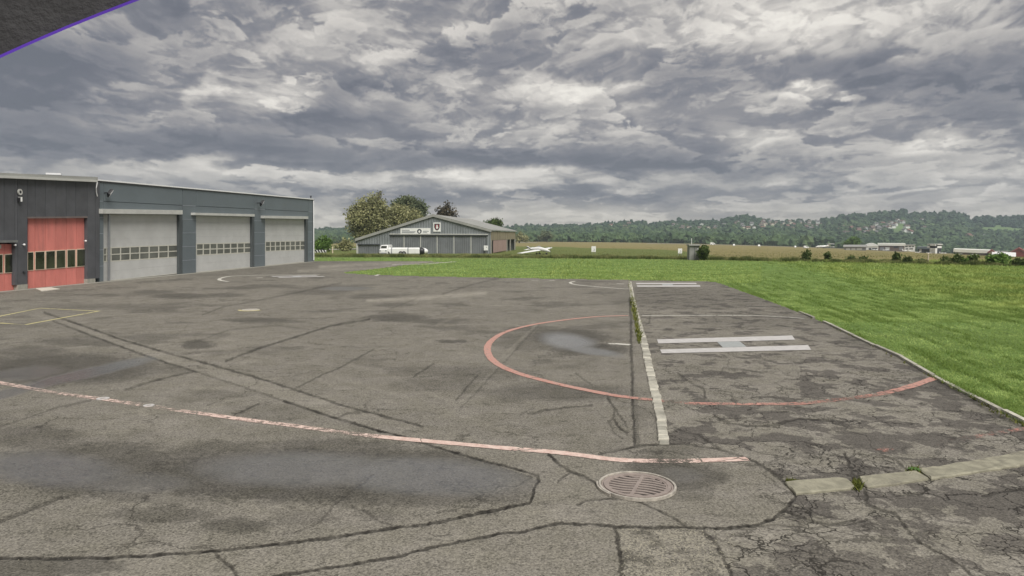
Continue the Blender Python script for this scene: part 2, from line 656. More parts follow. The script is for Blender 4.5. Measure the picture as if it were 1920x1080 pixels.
def paint_mat(name, c_new, c_old, cover=0.55):
    """thin road paint, chipped and cracked so that the asphalt shows through"""
    m, t, b = new_mat(name)
    co = obj_co(t)
    at = t.n('ShaderNodeAttribute', attribute_name='fade')
    fs = t.n('ShaderNodeSeparateXYZ')
    t.put(fs.inputs[0], at.outputs['Color'])
    fade = fs.outputs[0]
    n = t.noise(co, 9.0, 6, 0.7)
    g = t.noise(co, 70.0, 3, 0.7)
    age = t.m('ADD', t.m('MULTIPLY', n, 0.6), t.m('MULTIPLY', g, 0.4))
    c = t.mix(t.sm(age, 0.40, 0.62), c_new, c_old)
    t.put(b.inputs['Base Color'], c)
    b.inputs['Roughness'].default_value = 0.7
    b.inputs['Specular IOR Level'].default_value = 0.3
    chips = t.m('ADD', age, t.m('MULTIPLY', t.m('SUBTRACT', fade, 0.5), 0.5))
    vo = t.n('ShaderNodeTexVoronoi', feature='DISTANCE_TO_EDGE')
    t.put(vo.inputs['Vector'], t.v('ADD', co, t.v('SCALE', t.noise(co, 3, 3, color=True), scale=0.5)))
    vo.inputs['Scale'].default_value = 1.3
    hair = t.m('MULTIPLY', t.sm(vo.outputs[0], 0.016, 0.008), t.sm(t.noise(co, 1.1, 2), 0.48, 0.56))
    keep = t.m('MULTIPLY', t.sm(chips, cover + 0.09, cover - 0.05), t.m('SUBTRACT', 1.0, hair))
    t.put(b.inputs['Alpha'], keep)
    return m


def grass_mat():
    m, t, b = new_mat("grass_ground")
    co = obj_co(t)
    at = t.n('ShaderNodeAttribute', attribute_name='zone')       # lawn, meadow, worn streaks
    s = t.n('ShaderNodeSeparateXYZ')
    t.put(s.inputs[0], at.outputs['Color'])
    lawn, tan, streak = s.outputs
    n1 = t.noise(co, 0.35, 6, 0.6)
    n2 = t.noise(co, 6.0, 5, 0.7)
    n3 = t.noise(co, 0.045, 4, 0.55)
    g = t.mix(t.sm(n1, 0.35, 0.65), (0.185, 0.275, 0.078), (0.210, 0.325, 0.092))
    g = t.mix(t.sm(n2, 0.35, 0.75), t.v('SCALE', g, scale=0.62), g)
    rough_green = t.mix(t.sm(n2, 0.3, 0.7), (0.110, 0.140, 0.045), (0.175, 0.200, 0.070))
    hay = t.mix(t.sm(n1, 0.3, 0.7), (0.215, 0.190, 0.085), (0.270, 0.230, 0.112))
    mead = t.mix(t.sm(t.m('ADD', tan, t.m('MULTIPLY', t.m('SUBTRACT', n3, 0.5), 0.5)), 0.35, 0.65), rough_green, hay)
    c = t.mix(lawn, mead, g)
    c = t.mix(t.m('MULTIPLY', streak, 0.5), c, t.v('SCALE', c, scale=0.45))
    t.put(b.inputs['Base Color'], c)
    b.inputs['Roughness'].default_value = 0.95
    b.inputs['Specular IOR Level'].default_value = 0.1
    bp = t.n('ShaderNodeBump')
    bp.inputs['Strength'].default_value = 0.9
    bp.inputs['Distance'].default_value = 0.05
    t.put(bp.inputs['Height'], t.m('ADD', n2, t.noise(co, 22, 3, 0.7)))
    t.put(b.inputs['Normal'], bp.outputs[0])
    return m


def leaf_mat(name, dark, light, rough=0.75, trans=0.25, warmk=0.25):
    """foliage; the tone of each clump comes from a random value on its faces"""
    m, t, b = new_mat(name)
    at = t.n('ShaderNodeAttribute', attribute_name='leaf')
    s = t.n('ShaderNodeSeparateXYZ')
    t.put(s.inputs[0], at.outputs['Color'])
    c = t.mix(s.outputs[0], dark, light)
    c = t.mix(t.m('MULTIPLY', s.outputs[1], warmk), c, t.v('MULTIPLY', c, (1.22, 1.0, 0.85)))
    t.put(b.inputs['Base Color'], c)
    b.inputs['Roughness'].default_value = rough
    b.inputs['Specular IOR Level'].default_value = 0.2
    if trans > 0:
        tr = t.n('ShaderNodeBsdfTranslucent')
        t.put(tr.inputs[0], c)
        mx = t.n('ShaderNodeMixShader')
        mx.inputs[0].default_value = trans
        out = [n for n in t.t.nodes if n.type == 'OUTPUT_MATERIAL'][0]
        t.put(mx.inputs[1], b.outputs[0])
        t.put(mx.inputs[2], tr.outputs[0])
        t.t.links.new(mx.outputs[0], out.inputs[0])
    return m


M = {}
M['asphalt'] = asphalt_mat()
M['grass'] = grass_mat()
M['red_paint'] = paint_mat('red_line_paint', (0.47, 0.225, 0.18), (0.48, 0.33, 0.28), 0.54)
M['pale_red_paint'] = paint_mat('pale_red_line_paint', (0.70, 0.55, 0.48), (0.52, 0.35, 0.30), 0.60)
M['white_paint'] = paint_mat('white_line_paint', (0.62, 0.60, 0.54), (0.45, 0.43, 0.38), 0.58)
M['yellow_paint'] = paint_mat('yellow_line_paint', (0.56, 0.50, 0.24), (0.46, 0.42, 0.24), 0.57)
M['h_paint'] = simple('marking_paint', (0.50, 0.48, 0.465), 0.7, 0.10, 6, bump=0.3, bscale=60, dirt=0.2)
M['h_grey'] = simple('marking_paint_grey', (0.33, 0.345, 0.34), 0.7, 0.08, 6, bump=0.3, bscale=60, dirt=0.15)
M['cobble'] = simple('granite_sett', (0.40, 0.38, 0.32), 0.8, 0.25, 5, bump=0.8, bscale=35, dirt=0.5, orand=0.28)
M['kerb'] = simple('kerb_concrete', (0.255, 0.24, 0.18), 0.85, 0.22, 7, bump=0.8, bscale=30, dirt=0.7, orand=0.1)
M['iron'] = simple('cast_iron', (0.33, 0.275, 0.245), 0.6, 0.12, 14, metal=0.2, bump=0.4, bscale=60, dirt=0.25)
M['iron_rim'] = simple('worn_rim', (0.50, 0.46, 0.40), 0.55, 0.25, 12, metal=0.2, bump=0.5, bscale=40, dirt=0.4)
M['slot_shade'] = simple('slot_shade', (0.015, 0.013, 0.011), 0.9, 0.1, 4)
M['stone_chip'] = simple('stone_chip', (0.28, 0.26, 0.20), 0.85, 0.3, 20)

# ------------------------------------------------------------------ valley floor: lawn and meadow
def in_poly(X, Y, poly):
    ins = np.zeros(X.shape, bool)
    n = len(poly)
    for i in range(n):
        x1, y1 = poly[i]
        x2, y2 = poly[(i + 1) % n]
        if y1 == y2:
            continue
        cond = (y1 > Y) != (y2 > Y)
        xi = (x2 - x1) * (Y - y1) / (y2 - y1) + x1
        ins ^= cond & (X < xi)
    return ins


def polyline_dist(PX, PY, pts, yscale=1.0, R_=14.0):
    """distance to a polyline, in photograph pixels; only near cells are measured"""
    D = np.full(PX.shape, 1e3, np.float32)
    T = np.zeros(PX.shape, np.float32)
    L = 0.0
    for (x1, y1), (x2, y2) in zip(pts[:-1], pts[1:]):
        ln = math.hypot(x2 - x1, y2 - y1)
        m = (PX > min(x1, x2) - R_) & (PX < max(x1, x2) + R_) & (PY > min(y1, y2) - R_) & (PY < max(y1, y2) + R_)
        idx = np.nonzero(m)
        if len(idx[0]):
            ax, ay = PX[idx] - x1, (PY[idx] - y1) * yscale
            bx, by = x2 - x1, (y2 - y1) * yscale
            h = np.clip((ax * bx + ay * by) / (bx * bx + by * by + 1e-9), 0, 1)
            d = np.hypot(ax - bx * h, ay - by * h)
            old = D[idx]
            T[idx] = np.where(d < old, L + h * ln, T[idx])
            D[idx] = np.minimum(old, d)
        L += ln
    return D, T


def build_field():
    cols = np.concatenate([-np.geomspace(6, 0.9, 14), np.linspace(-0.85, 0.85, 240), np.geomspace(0.9, 6, 14)])
    Ys = np.concatenate([[-60, -20, 0.5], 1 / np.linspace(1 / 3.0, 1 / 1700.0, 300)])
    C, Yg = np.meshgrid(cols, Ys)
    X = C * np.maximum(Yg, 20.0) * 1.0
    near = Yg < 20
    X = np.where(near, C * 20.0, X)
    Z = terrain_z(X, Yg)
    Z = np.where(Yg < 75, 0.0, Z) - 0.012
    P = np.stack([X, Yg, Z], -1).reshape(-1, 3)
    nr, nc = X.shape
    i = np.arange(nr * nc).reshape(nr, nc)
    q = np.stack([i[:-1, :-1], i[:-1, 1:], i[1:, 1:], i[1:, :-1]], -1).reshape(-1, 4)
    # lawn up to the old boundary line, meadow and hay beyond
    edge = [(-900, 482), (587, 482), (1000, 484.5), (1300, 487), (1500, 492), (1920, 502), (3200, 530)]
    ex = np.array([TG(*e).x / TG(*e).y for e in edge])
    ey = np.array([TG(*e).y for e in edge])
    cc = (X / np.maximum(Yg, 1)).ravel()
    lim = np.interp(cc, ex, ey)
    Yf = Yg.ravel()
    nz = fbm(X.ravel() * 0.15, Yf * 0.15, 3)
    lawn = sstep(-(Yf - lim + nz * 2.0), -0.8, 0.8)
    pxs = 960 + cc * FPX
    # the meadow turns from green to hay with distance, sooner towards the right
    far0 = np.interp(pxs, [600, 1000, 1250, 1350, 1500, 1900], [240, 200, 150, 84, 76, 64])
    tan = sstep(Yf, far0 * 0.85, far0 * 1.25)
    tan = np.where(pxs < 960, tan * 0.75, tan)
    band = fbm(cc * 5, np.log(np.maximum(Yf, 2)) * 9.0, 4, 0.6)
    tan = np.clip(tan + band * 0.6 * (tan > 0.02), 0, 1)
    # mowing streaks run along the edge of the apron
    p0, p1 = G(1430, 560), G(1920, 796)
    dx, dy = (p1 - p0).normalized().x, (p1 - p0).normalized().y
    s_al, s_ac = X.ravel() * dx + Yf * dy, -X.ravel() * dy + Yf * dx
    st = fbm(s_al * 0.25, s_ac * 2.2, 4, 0.6)
    streak = sstep(st, 0.10, 0.45) * (Yf < 80)
    o = np_mesh('field', P, q, M['grass'], {'zone': np.stack([lawn, tan, streak], -1)}, True, 'structure')
    return o


build_field()

# ------------------------------------------------------------------ the apron
apron_px = [(-4500, 489.6), (590, 489.6), (700, 489.8), (852, 490.6), (800, 493.5), (760, 497), (700, 505), (640, 511.5), (690, 515.0),
            (760, 517.2), (900, 520.2), (1180, 525), (1340, 528), (1430, 560), (1520, 594), (1600, 630), (1690, 672),
            (1750, 708), (1835, 752), (1920, 796), (2200, 945), (3600, 1700)]
apron_w = [(G(x, y).x, G(x, y).y) for x, y in apron_px] + [(14.0, -30.0), (-60.0, -30.0)]
EDGE_W = [G(x, y) for x, y in apron_px]

# cracks and joints: (points, half width in px, strength)
CRACKS = [
    # straight edges of the old cable trench
    ([(83, 586), (153, 610), (233, 638), (333, 667), (400, 685), (500, 713), (633, 757), (729, 783), (768, 793), (793, 800)], 1.3, 0.85),
    ([(100, 602), (200, 640), (290, 673), (367, 697)], 1.2, 0.75), ([(367, 697), (450, 723), (533, 752)], 1.1, 0.5),
    ([(533, 752), (627, 783), (729, 812), (776, 825), (830, 842), (897, 861), (965, 878), (1007, 892)], 1.6, 1.0),
    ([(1008, 892), (1010, 900), (1001, 918), (994, 942)], 2.2, 1.0),
    ([(994, 942), (940, 953), (883, 964), (802, 981), (743, 988), (644, 1004), (560, 1015), (520, 1021), (400, 1033), (267, 1042), (133, 1047), (0, 1046), (-80, 1046)], 2.3, 1.0),
    ([(480, 1085), (560, 1074), (644, 1061), (729, 1046), (813, 1027), (897, 1009), (951, 998), (982, 997), (1021, 987), (1049, 980), (1100, 982), (1157, 988), (1227, 989), (1292, 989), (1359, 989)], 2.0, 1.0),
    ([(1359, 989), (1414, 986), (1446, 974), (1472, 955), (1493, 930)], 2.3, 1.0),
    ([(1493, 930), (1481, 914), (1464, 898), (1423, 870), (1402, 859)], 1.8, 0.95),
    ([(1402, 859), (1344, 841), (1292, 834), (1251, 832), (1204, 835), (1163, 843), (1122, 851)], 1.5, 0.8),
    ([(1030, 853), (1043, 865), (1050, 872), (1070, 885), (1095, 893), (1117, 905), (1128, 920)], 1.8, 0.95),
    ([(1070, 885), (1056, 893), (1046, 903)], 1.3, 0.8),
    ([(1140, 929), (1204, 943), (1248, 964), (1274, 981), (1292, 989)], 1.4, 0.85),
    ([(1080, 947), (1100, 938), (1130, 934), (1160, 936)], 1.6, 0.8),
    ([(1155, 990), (1159, 1020), (1162, 1050), (1164, 1085)], 3.0, 0.95),
    ([(1318, 996), (1335, 1015), (1350, 1031), (1362, 1055), (1374, 1085)], 2.6, 0.8),
    ([(1359, 989), (1400, 993), (1398, 999)], 1.2, 0.8), ([(1414, 987), (1460, 984), (1520, 992), (1560, 985), (1600, 975)], 1.6, 0.7),
    # slab joints running away over the apron
    ([(423, 677), (480, 655), (560, 630), (623, 610), (660, 604), (692, 599)], 1.2, 0.75),
    ([(550, 730), (600, 705), (640, 688), (700, 655)], 1.0, 0.6), ([(235, 730), (290, 714), (330, 704), (360, 697)], 1.3, 0.65),
    ([(440, 777), (465, 766), (485, 757)], 1.2, 0.8), ([(0, 800), (60, 780), (110, 763), (170, 751)], 1.2, 0.45),
    ([(630, 785), (650, 775), (672, 770)], 1.1, 0.7), ([(775, 706), (812, 682)], 1.2, 0.7),
    ([(855, 750), (880, 720), (895, 705)], 1.2, 0.6), ([(860, 770), (1000, 620), (1010, 610)], 0.9, 0.35),
    ([(380, 590), (420, 575), (470, 566), (560, 548), (640, 530)], 0.9, 0.45), ([(830, 551), (880, 535), (945, 519)], 0.9, 0.5),
    ([(660, 600), (700, 592), (780, 560)], 0.8, 0.3), ([(370, 640), (430, 618), (520, 610), (580, 618)], 0.8, 0.35),
    ([(400, 1033), (407, 1045), (420, 1052), (432, 1062), (445, 1080)], 2.2, 0.8),
    ([(0, 978), (40, 962), (80, 945), (110, 933)], 3.2, 0.6), ([(550, 1000), (590, 985), (620, 955), (640, 935), (700, 890)], 1.4, 0.5),
    ([(743, 987), (710, 975), (690, 962), (660, 950)], 1.6, 0.55), ([(805, 1000), (817, 1006), (845, 1002)], 1.2, 0.6),
    # left of the setts
    ([(1181, 560), (1183, 600), (1183, 650), (1185, 700), (1186, 760), (1188, 800), (1190, 833)], 1.9, 0.85),
    ([(1000, 776), (1010, 770), (1060, 764), (1110, 760)], 1.1, 0.7), ([(1140, 745), (1152, 765), (1150, 785), (1160, 800), (1175, 812)], 1.5, 0.9),
    ([(1152, 765), (1165, 785), (1175, 800)], 1.1, 0.8), ([(1150, 785), (1140, 790), (1155, 815), (1165, 822)], 1.1, 0.7),
    ([(1080, 700), (1095, 712), (1110, 722)], 1.0, 0.5), ([(975, 778), (1000, 765)], 1.0, 0.4), ([(990, 776), (1012, 773)], 1.3, 0.6),
    # the pad
    ([(1270, 700), (1300, 720), (1320, 728), (1322, 745)], 1.4, 0.7), ([(1350, 700), (1356, 690), (1400, 693), (1430, 700)], 1.2, 0.6),
    ([(1340, 780), (1370, 795), (1400, 799), (1450, 797), (1500, 785), (1560, 790)], 1.6, 0.85), ([(1500, 785), (1450, 800)], 1.2, 0.7),
    ([(1265, 800), (1290, 812), (1310, 815), (1345, 838)], 1.5, 0.8), ([(1585, 850), (1590, 870), (1600, 890), (1610, 897)], 1.8, 0.85),
    ([(1600, 865), (1640, 850), (1680, 862), (1700, 880)], 1.5, 0.7), ([(1440, 882), (1480, 900)], 1.3, 0.6),
    ([(1620, 918), (1625, 945), (1680, 965), (1720, 1015), (1760, 1035), (1800, 1060), (1830, 1085)], 2.0, 0.85),
    ([(1475, 960), (1530, 980), (1580, 985), (1625, 975)], 1.8, 0.8), ([(1500, 985), (1540, 1005), (1620, 1012), (1675, 1012)], 1.2, 0.5),
    ([(1665, 917), (1680, 930), (1730, 925), (1735, 912)], 1.3, 0.8), ([(1840, 930), (1880, 922), (1920, 918)], 1.6, 0.7),
    ([(1560, 925), (1600, 930), (1660, 932)], 1.2, 0.6), ([(1305, 652), (1290, 645)], 0.8, 0.2),
    ([(1217, 605), (1219, 592)], 1.4, 0.6), ([(1345, 604), (1338, 594)], 1.2, 0.5),
    ([(1755, 712), (1800, 738), (1850, 768), (1925, 806)], 2.4, 0.6),
]
# light tyre and scrape lines on the asphalt: (points, half width, amount)
SCUFFS = [([(690, 563), (780, 560), (850, 554), (910, 549)], 3.6, 0.85), ([(620, 705), (760, 745), (900, 790), (1020, 832)], 3.5, 0.22),
          ([(640, 680), (720, 700), (860, 760), (900, 780)], 3.0, 0.18), ([(560, 700), (700, 745), (880, 790), (1100, 850)], 2.5, 0.16),
          ([(940, 670), (1005, 610)], 2.2, 0.30), ([(850, 770), (930, 690), (960, 660)], 2.2, 0.20),
          ([(820, 610), (860, 590)], 3, 0.22), ([(0, 640), (120, 632), (260, 640)], 3, 0.12), ([(600, 590), (760, 575)], 3, 0.12),
          ([(410, 600), (560, 590)], 3, 0.12), ([(600, 500), (700, 495), (760, 493.5), (850, 491)], 3.0, 1.1), ([(560, 508), (640, 505), (700, 503), (740, 499)], 2.6, 0.9),
          ([(0, 545), (150, 538), (330, 520)], 2.5, 0.14)]
# ellipses: (px, py, rx, ry, amount)
STAINS_VIGNETTE = [(340, 555, 60, 5, .8), (420, 553, 40, 4, .7), (370, 646, 34, 9, .9), (290, 548, 40, 4, .6), (480, 600, 60, 5, .8), (745, 596, 60, 8, .85),
          (820, 603, 50, 5, .7), (850, 640, 26, 3, .9), (740, 572, 40, 4, .6), (700, 557, 50, 4, .6), (590, 548, 60, 5, .55), (640, 540, 60, 5, .6),
          (450, 540, 40, 3, .7), (500, 536, 50, 3, .6), (180, 640, 120, 10, .6), (60, 660, 70, 12, .6), (1060, 735, 140, 17, .65), (900, 700, 100, 14, .45),
          (820, 720, 90, 14, .35), (1000, 640, 80, 18, .5), (1065, 632, 80, 16, .9), (1110, 655, 80, 12, .9), (1000, 617, 60, 6, .6), (180, 880, 190, 52, .85),
          (60, 820, 90, 24, .6), (420, 855, 140, 28, .6), (600, 890, 420, 55, .95), (780, 925, 220, 26, .7), (300, 930, 120, 16, .55), (300, 965, 100, 16, .55),
          (440, 985, 60, 16, .75), (700, 965, 40, 12, .4), (560, 970, 70, 16, .4), (620, 835, 120, 12, .6), (120, 692, 180, 30, .9), (330, 690, 60, 10, .45),
          (1240, 880, 70, 26, .85), (1290, 895, 70, 26, .85), (1240, 845, 60, 10, .5), (1330, 905, 30, 20, .5), (1280, 930, 50, 10, .5), (90, 1062, 150, 18, .8),  # bottom left corner entries paint in the lens vignette
          (0, 1090, 120, 40, .7), (1205, 780, 18, 24, .3), (250, 575, 80, 6, .4), (160, 575, 90, 5, .35), (40, 610, 70, 5, .3), (520, 770, 80, 12, .25),
          (1190, 505, 90, 3, .0), (680, 500, 120, 3, .3), (500, 507, 140, 4, .35), (1300, 560, 160, 20, .35), (1240, 545, 80, 8, .3), (1420, 600, 120, 16, .3)]
WETS = [(150, 703, 165, 10, 1.0, -0.23), (50, 700, 70, 13, .65, -0.1), (10, 738, 60, 9, .9, -0.25), (90, 880, 150, 34, .85, 0.06), (560, 880, 200, 34, .85, 0.0), (800, 893, 200, 36, 1.0, 0.05),
        (1065, 640, 55, 16, .9, 0.12), (1110, 658, 60, 8, .8, 0.15), (1280, 890, 40, 14, .35, 0.1), (250, 905, 120, 20, .5, 0.0), (650, 541, 50, 4, .5, 0)]


def rot_ell(PX, PY, cx, cy, rx, ry, tilt=0.0):
    dx, dy = PX - cx, PY - cy
    dy = dy - dx * tilt
    return (dx / rx) ** 2 + (dy / ry) ** 2


def build_apron():
    cols = np.concatenate([-np.geomspace(9, 0.86, 26), np.linspace(-0.84, 0.84, 1080), np.geomspace(0.86, 4, 14)])
    Ys = 1 / np.concatenate([np.linspace(1 / 2.0, 1 / 4.9, 10), np.linspace(1 / 5.0, 1 / 73.5, 470)])
    C, Yg = np.meshgrid(cols, Ys)
    X = C * Yg
    PX, PY = to_px(X, Yg, np.zeros_like(X))
    # wander of every edge, so that nothing is ruled
    j1 = fbm(X * 2.2, Yg * 2.2, 4, 0.6)
    j2 = fbm(X * 2.2 + 40, Yg * 2.2 + 9, 4, 0.6)
    j3 = fbm(X * 11, Yg * 11, 2, 0.6)
    near = np.clip((PY - 480) / 500.0, 0.08, 1)
    j4 = fbm(X * 11 + 31, Yg * 11, 2, 0.6)
    JX, JY = PX + (j1 * 7 + j3 * 4.5) * near, PY + (j2 * 4.5 + j4 * 2.4) * near
    crack = np.zeros_like(X)
    for pts, hw, st in CRACKS:
        D, T = polyline_dist(JX, JY, pts)
        br = 0.75 + 0.5 * fbm(T * 0.06, T * 0 + hw, 2)
        crack = np.maximum(crack, st * np.clip(br, 0.3, 1.1) * sstep(-D, -(hw * 1.15 + 1.2), -(hw * 1.15 - 0.4)))
    L1, L2 = fbm(X * 0.5, Yg * 0.5, 5, 0.55), fbm(X * 1.6, Yg * 1.6, 4, 0.6)
    wear = np.full_like(X, 0.5) + 0.04 * L1
    stain_vignette = np.zeros_like(X)
    SX = PX + (j1 * 40 + L1 * 50) * near
    SY = PY + (j2 * 9 + L2 * 7) * near
    for cx, cy, rx, ry, a in STAINS_VIGNETTE:
        r = rot_ell(SX, SY, cx, cy, rx, ry)
        stain_vignette = np.maximum(stain_vignette, a * sstep(-r - 0.5 * j3, -1.5, -0.45))
    # scattered thin damp streaks over the far apron
    stk = fbm(X * 0.35, Yg * 0.45 + 50, 5, 0.6)
    stain_vignette = np.maximum(stain_vignette, sstep(stk, 0.10, 0.30) * np.interp(PY, [500, 640, 800], [0.62, 0.5, 0.3]) * (PX < 1185) * (PY < 820))
    wet = np.zeros_like(X)
    WX, WY = PX + (j1 * 14 + L1 * 20) * near, PY + (L2 * 4) * near
    for cx, cy, rx, ry, a, tl in WETS:
        r = rot_ell(WX, WY, cx, cy, rx, ry, tl)
        wet = np.maximum(wet, a * sstep(-r, -1.5, -0.2))
    # the slab right of the big joint stays dry
    patch = [(100, 594), (400, 685), (633, 757), (793, 800), (1000, 840), (1122, 851), (1163, 843), (1204, 835), (1251, 832), (1292, 834), (1344, 841),
             (1402, 859), (1423, 870), (1464, 898), (1493, 930), (1472, 955), (1446, 974), (1414, 986), (1359, 989), (1227, 989), (1157, 988), (1049, 980),
             (951, 998), (813, 1027), (644, 1061), (480, 1085), (300, 1120), (0, 1120), (0, 1046), (267, 1042), (520, 1021), (743, 988), (883, 964), (994, 942), (1010, 900),
             (897, 861), (729, 812), (450, 723), (200, 640)]
    pin = in_poly(JX, JY, patch)
    drain = rot_ell(PX, PY, 1270, 892, 110, 44) < 1.6
    low_left = in_poly(JX, JY, [(-900, 1046), (0, 1046), (267, 1042), (520, 1021), (560, 1015), (480, 1085), (300, 1200), (-900, 1200)])
    dry = pin & ~drain & ~low_left
    stain_vignette = np.where(dry, stain_vignette * 0.25, stain_vignette)
    wet = np.where(dry, wet * 0.15, wet)
    wear = np.where(pin, wear + 0.045, wear)
    wear = np.where(in_poly(JX, JY, [(-50, 570), (60, 575), (153, 610), (400, 685), (633, 757), (793, 800), (729, 812), (533, 752), (367, 697), (200, 640), (60, 590)]), wear + 0.05, wear)
    # bright grit in the lee of the wet slab
    for cx, cy, rx, ry, a in ((330, 935, 60, 10, .16), (520, 955, 90, 22, .10), (250, 915, 60, 8, .10), (300, 800, 120, 14, .05), (640, 860, 60, 8, .0),
                              (220, 850, 60, 8, .08), (420, 640, 200, 30, .03), (180, 960, 120, 20, .04)):
        wear = wear + a * sstep(-rot_ell(SX, SY, cx, cy, rx, ry), -1.5, -0.1)
    for pts, hw, a in SCUFFS:
        D, T = polyline_dist(PX + j1 * 5 * near, PY + j2 * 2 * near, pts)
        k = sstep(-D, -(hw + 2.0), 0.0)
        wear = wear + 0.42 * a * k * np.clip(0.8 + L2, 0.3, 1.3)
        stain_vignette = stain_vignette * (1 - 0.7 * k * min(1, a * 2))
    # pad area, right of the setts
    sx = np.interp(PY, [480, 527, 590, 650, 700, 745, 790, 833], [1180, 1181, 1192, 1207, 1218, 1230, 1239, 1246])
    pad = ((PX > sx + 6) & (PY < 836)).astype(float)
    rp = in_poly(JX, JY, [(1251, 832), (1292, 834), (1344, 841), (1402, 859), (1423, 870), (1464, 898), (1493, 930), (1472, 955), (1446, 974), (1414, 986), (1359, 989), (1318, 996),
                          (1350, 1031), (1374, 1085), (1420, 1200), (3800, 1700), (3800, 700), (1246, 700)])
    pad = np.where(rp, 1.0, np.where(PY > 832, 0.0, pad))
    pad = pad * np.interp(PY, [525, 560, 620, 700], [0.35, 0.75, 0.6, 1.0]) * np.where((PX < 1500) & (PY < 760) & (PY > 660), 0.75, 1.0)
    wear = np.where((pad > 0.1), wear - 0.005, wear)
    # dark band along the lawn edge of the pad
    D, T = polyline_dist(PX + j1 * 10, PY, [(1340, 528), (1430, 560), (1520, 594), (1600, 630), (1690, 672), (1750, 708), (1835, 752), (1925, 798)], 1.0, 60)
    stain_vignette = np.maximum(stain_vignette, 0.55 * sstep(-D, -34, -4) * np.clip(0.7 + L1 * 1.5, 0, 1) * (pad > 0.05))
    # trench strip left of the setts
    strip = (PX < sx - 2) & (PX > np.interp(PY, [525, 560, 833], [1180, 1182, 1190])) & (PY < 836)
    wear = np.where(strip, wear + 0.04, wear)
    rim = np.abs(PX - np.interp(PY, [525, 560, 833], [1181, 1184, 1194])) < 5 + 5 * j1
    stain_vignette = np.maximum(stain_vignette, 0.6 * rim * sstep(PY, 690, 760) * (PY < 836))
    gravel = in_poly(JX, JY, [(1157, 990), (1292, 989), (1318, 996), (1350, 1031), (1374, 1085), (1400, 1150), (1165, 1150)]).astype(float)
    gravel = np.maximum(gravel, 0.30 * sstep(PY, 930, 1060))
    stain_vignette = np.maximum(stain_vignette, sstep(fbm(X * 3 + 9, Yg * 3, 4, 0.6), -0.10, 0.30) * 0.9 * (gravel > 0.9))
    # far apron under the hangars is browner and darker
    stain_vignette = np.maximum(stain_vignette, 0.30 * sstep(-PY, -530, -500))
    grain = fbm(X * 23, Yg * 23, 2, 0.6)
    Z = -0.006 * crack - 0.003 * wet * (wet > 0.3) + 0.0008 * grain
    P = np.stack([X, Yg, Z], -1).reshape(-1, 3)
    nr, nc = X.shape
    i = np.arange(nr * nc).reshape(nr, nc)
    q = np.stack([i[:-1, :-1], i[:-1, 1:], i[1:, 1:], i[1:, :-1]], -1).reshape(-1, 4)
    cx = P[q, 0].mean(1)
    cy = P[q, 1].mean(1)
    jj = fbm(cx * 3.0, cy * 3.0, 3, 0.6) * 0.12
    keep = in_poly(cx + jj, cy + jj, apron_w)
    q = q[keep][:, ::-1]
    q = q[:, ::-1]
    used = np.zeros(len(P), bool)
    used[q.ravel()] = True
    remap = np.cumsum(used) - 1
    q = remap[q]
    f = used
    A1 = np.stack([crack, wet, pad], -1).reshape(-1, 3)[f]
    A2 = np.stack([np.clip(wear, 0, 1), np.clip(stain_vignette, 0, 1), gravel], -1).reshape(-1, 3)[f]
    np_mesh('apron', P[f], q, M['asphalt'], {'surf': A1, 'tone': A2}, True, 'structure')
    # behind the camera the asphalt just goes on
    o = mesh_obj('apron_behind', [(-60, -30, -0.004), (14, -30, -0.004), (12, 2.1, -0.004), (-60, 2.1, -0.004)], [(0, 1, 2, 3)], M['asphalt'])
    o['kind'] = 'structure'
    for nm, cv in (('surf', (0, 0, 0, 1)), ('tone', (0.5, 0.1, 0, 1))):
        a = o.data.color_attributes.new(nm, 'FLOAT_COLOR', 'POINT')
        for d in a.data:
            d.color = cv


build_apron()


# ------------------------------------------------------------------ painted markings
def catmull(pts, n=8):
    out = []
    P = [pts[0]] + list(pts) + [pts[-1]]
    for i in range(1, len(P) - 2):
        for k in range(n):
            t = k / n
            p0, p1, p2, p3 = P[i - 1], P[i], P[i + 1], P[i + 2]
            out.append(tuple(0.5 * ((2 * p1[d]) + (-p0[d] + p2[d]) * t + (2 * p0[d] - 5 * p1[d] + 4 * p2[d] - p3[d]) * t * t +
                                    (-p0[d] + 3 * p1[d] - 3 * p2[d] + p3[d]) * t ** 3) for d in range(len(pts[0]))))
    out.append(tuple(pts[-1]))
    return out


def stripe(name, pts, width, mat, label=None, z=0.005, smooth=True, cat='marking', group=None):
    """painted line on the ground through photograph points (px, py, fade)"""
    pts = [p if len(p) == 3 else (p[0], p[1], 0.4) for p in pts]
    if smooth:
        pts = catmull(pts)
    W = [(G(p[0], p[1]), p[2]) for p in pts]
    vs, fs, fd = [], [], []
    for i, (p, f) in enumerate(W):
        a = W[max(0, i - 1)][0]
        b = W[min(len(W) - 1, i + 1)][0]
        d = (b - a)
        d.z = 0
        d = d.normalized()
        nn = Vector((-d.y, d.x, 0))
        w = width * (1 + 0.10 * random.uniform(-1, 1))
        vs += [(p + nn * w / 2), (p - nn * w / 2)]
        fd += [f, f]
    vs = [(v.x, v.y, z) for v in vs]
    for i in range(len(W) - 1):
        fs.append((2 * i, 2 * i + 1, 2 * i + 3, 2 * i + 2))
    o = mesh_obj(name, vs, fs, mat)
    a = o.data.color_attributes.new('fade', 'FLOAT_COLOR', 'POINT')
    for d, f in zip(a.data, fd):
        d.color = (f, f, f, 1)
    if label:
        tag(o, label, cat, group)
    return o


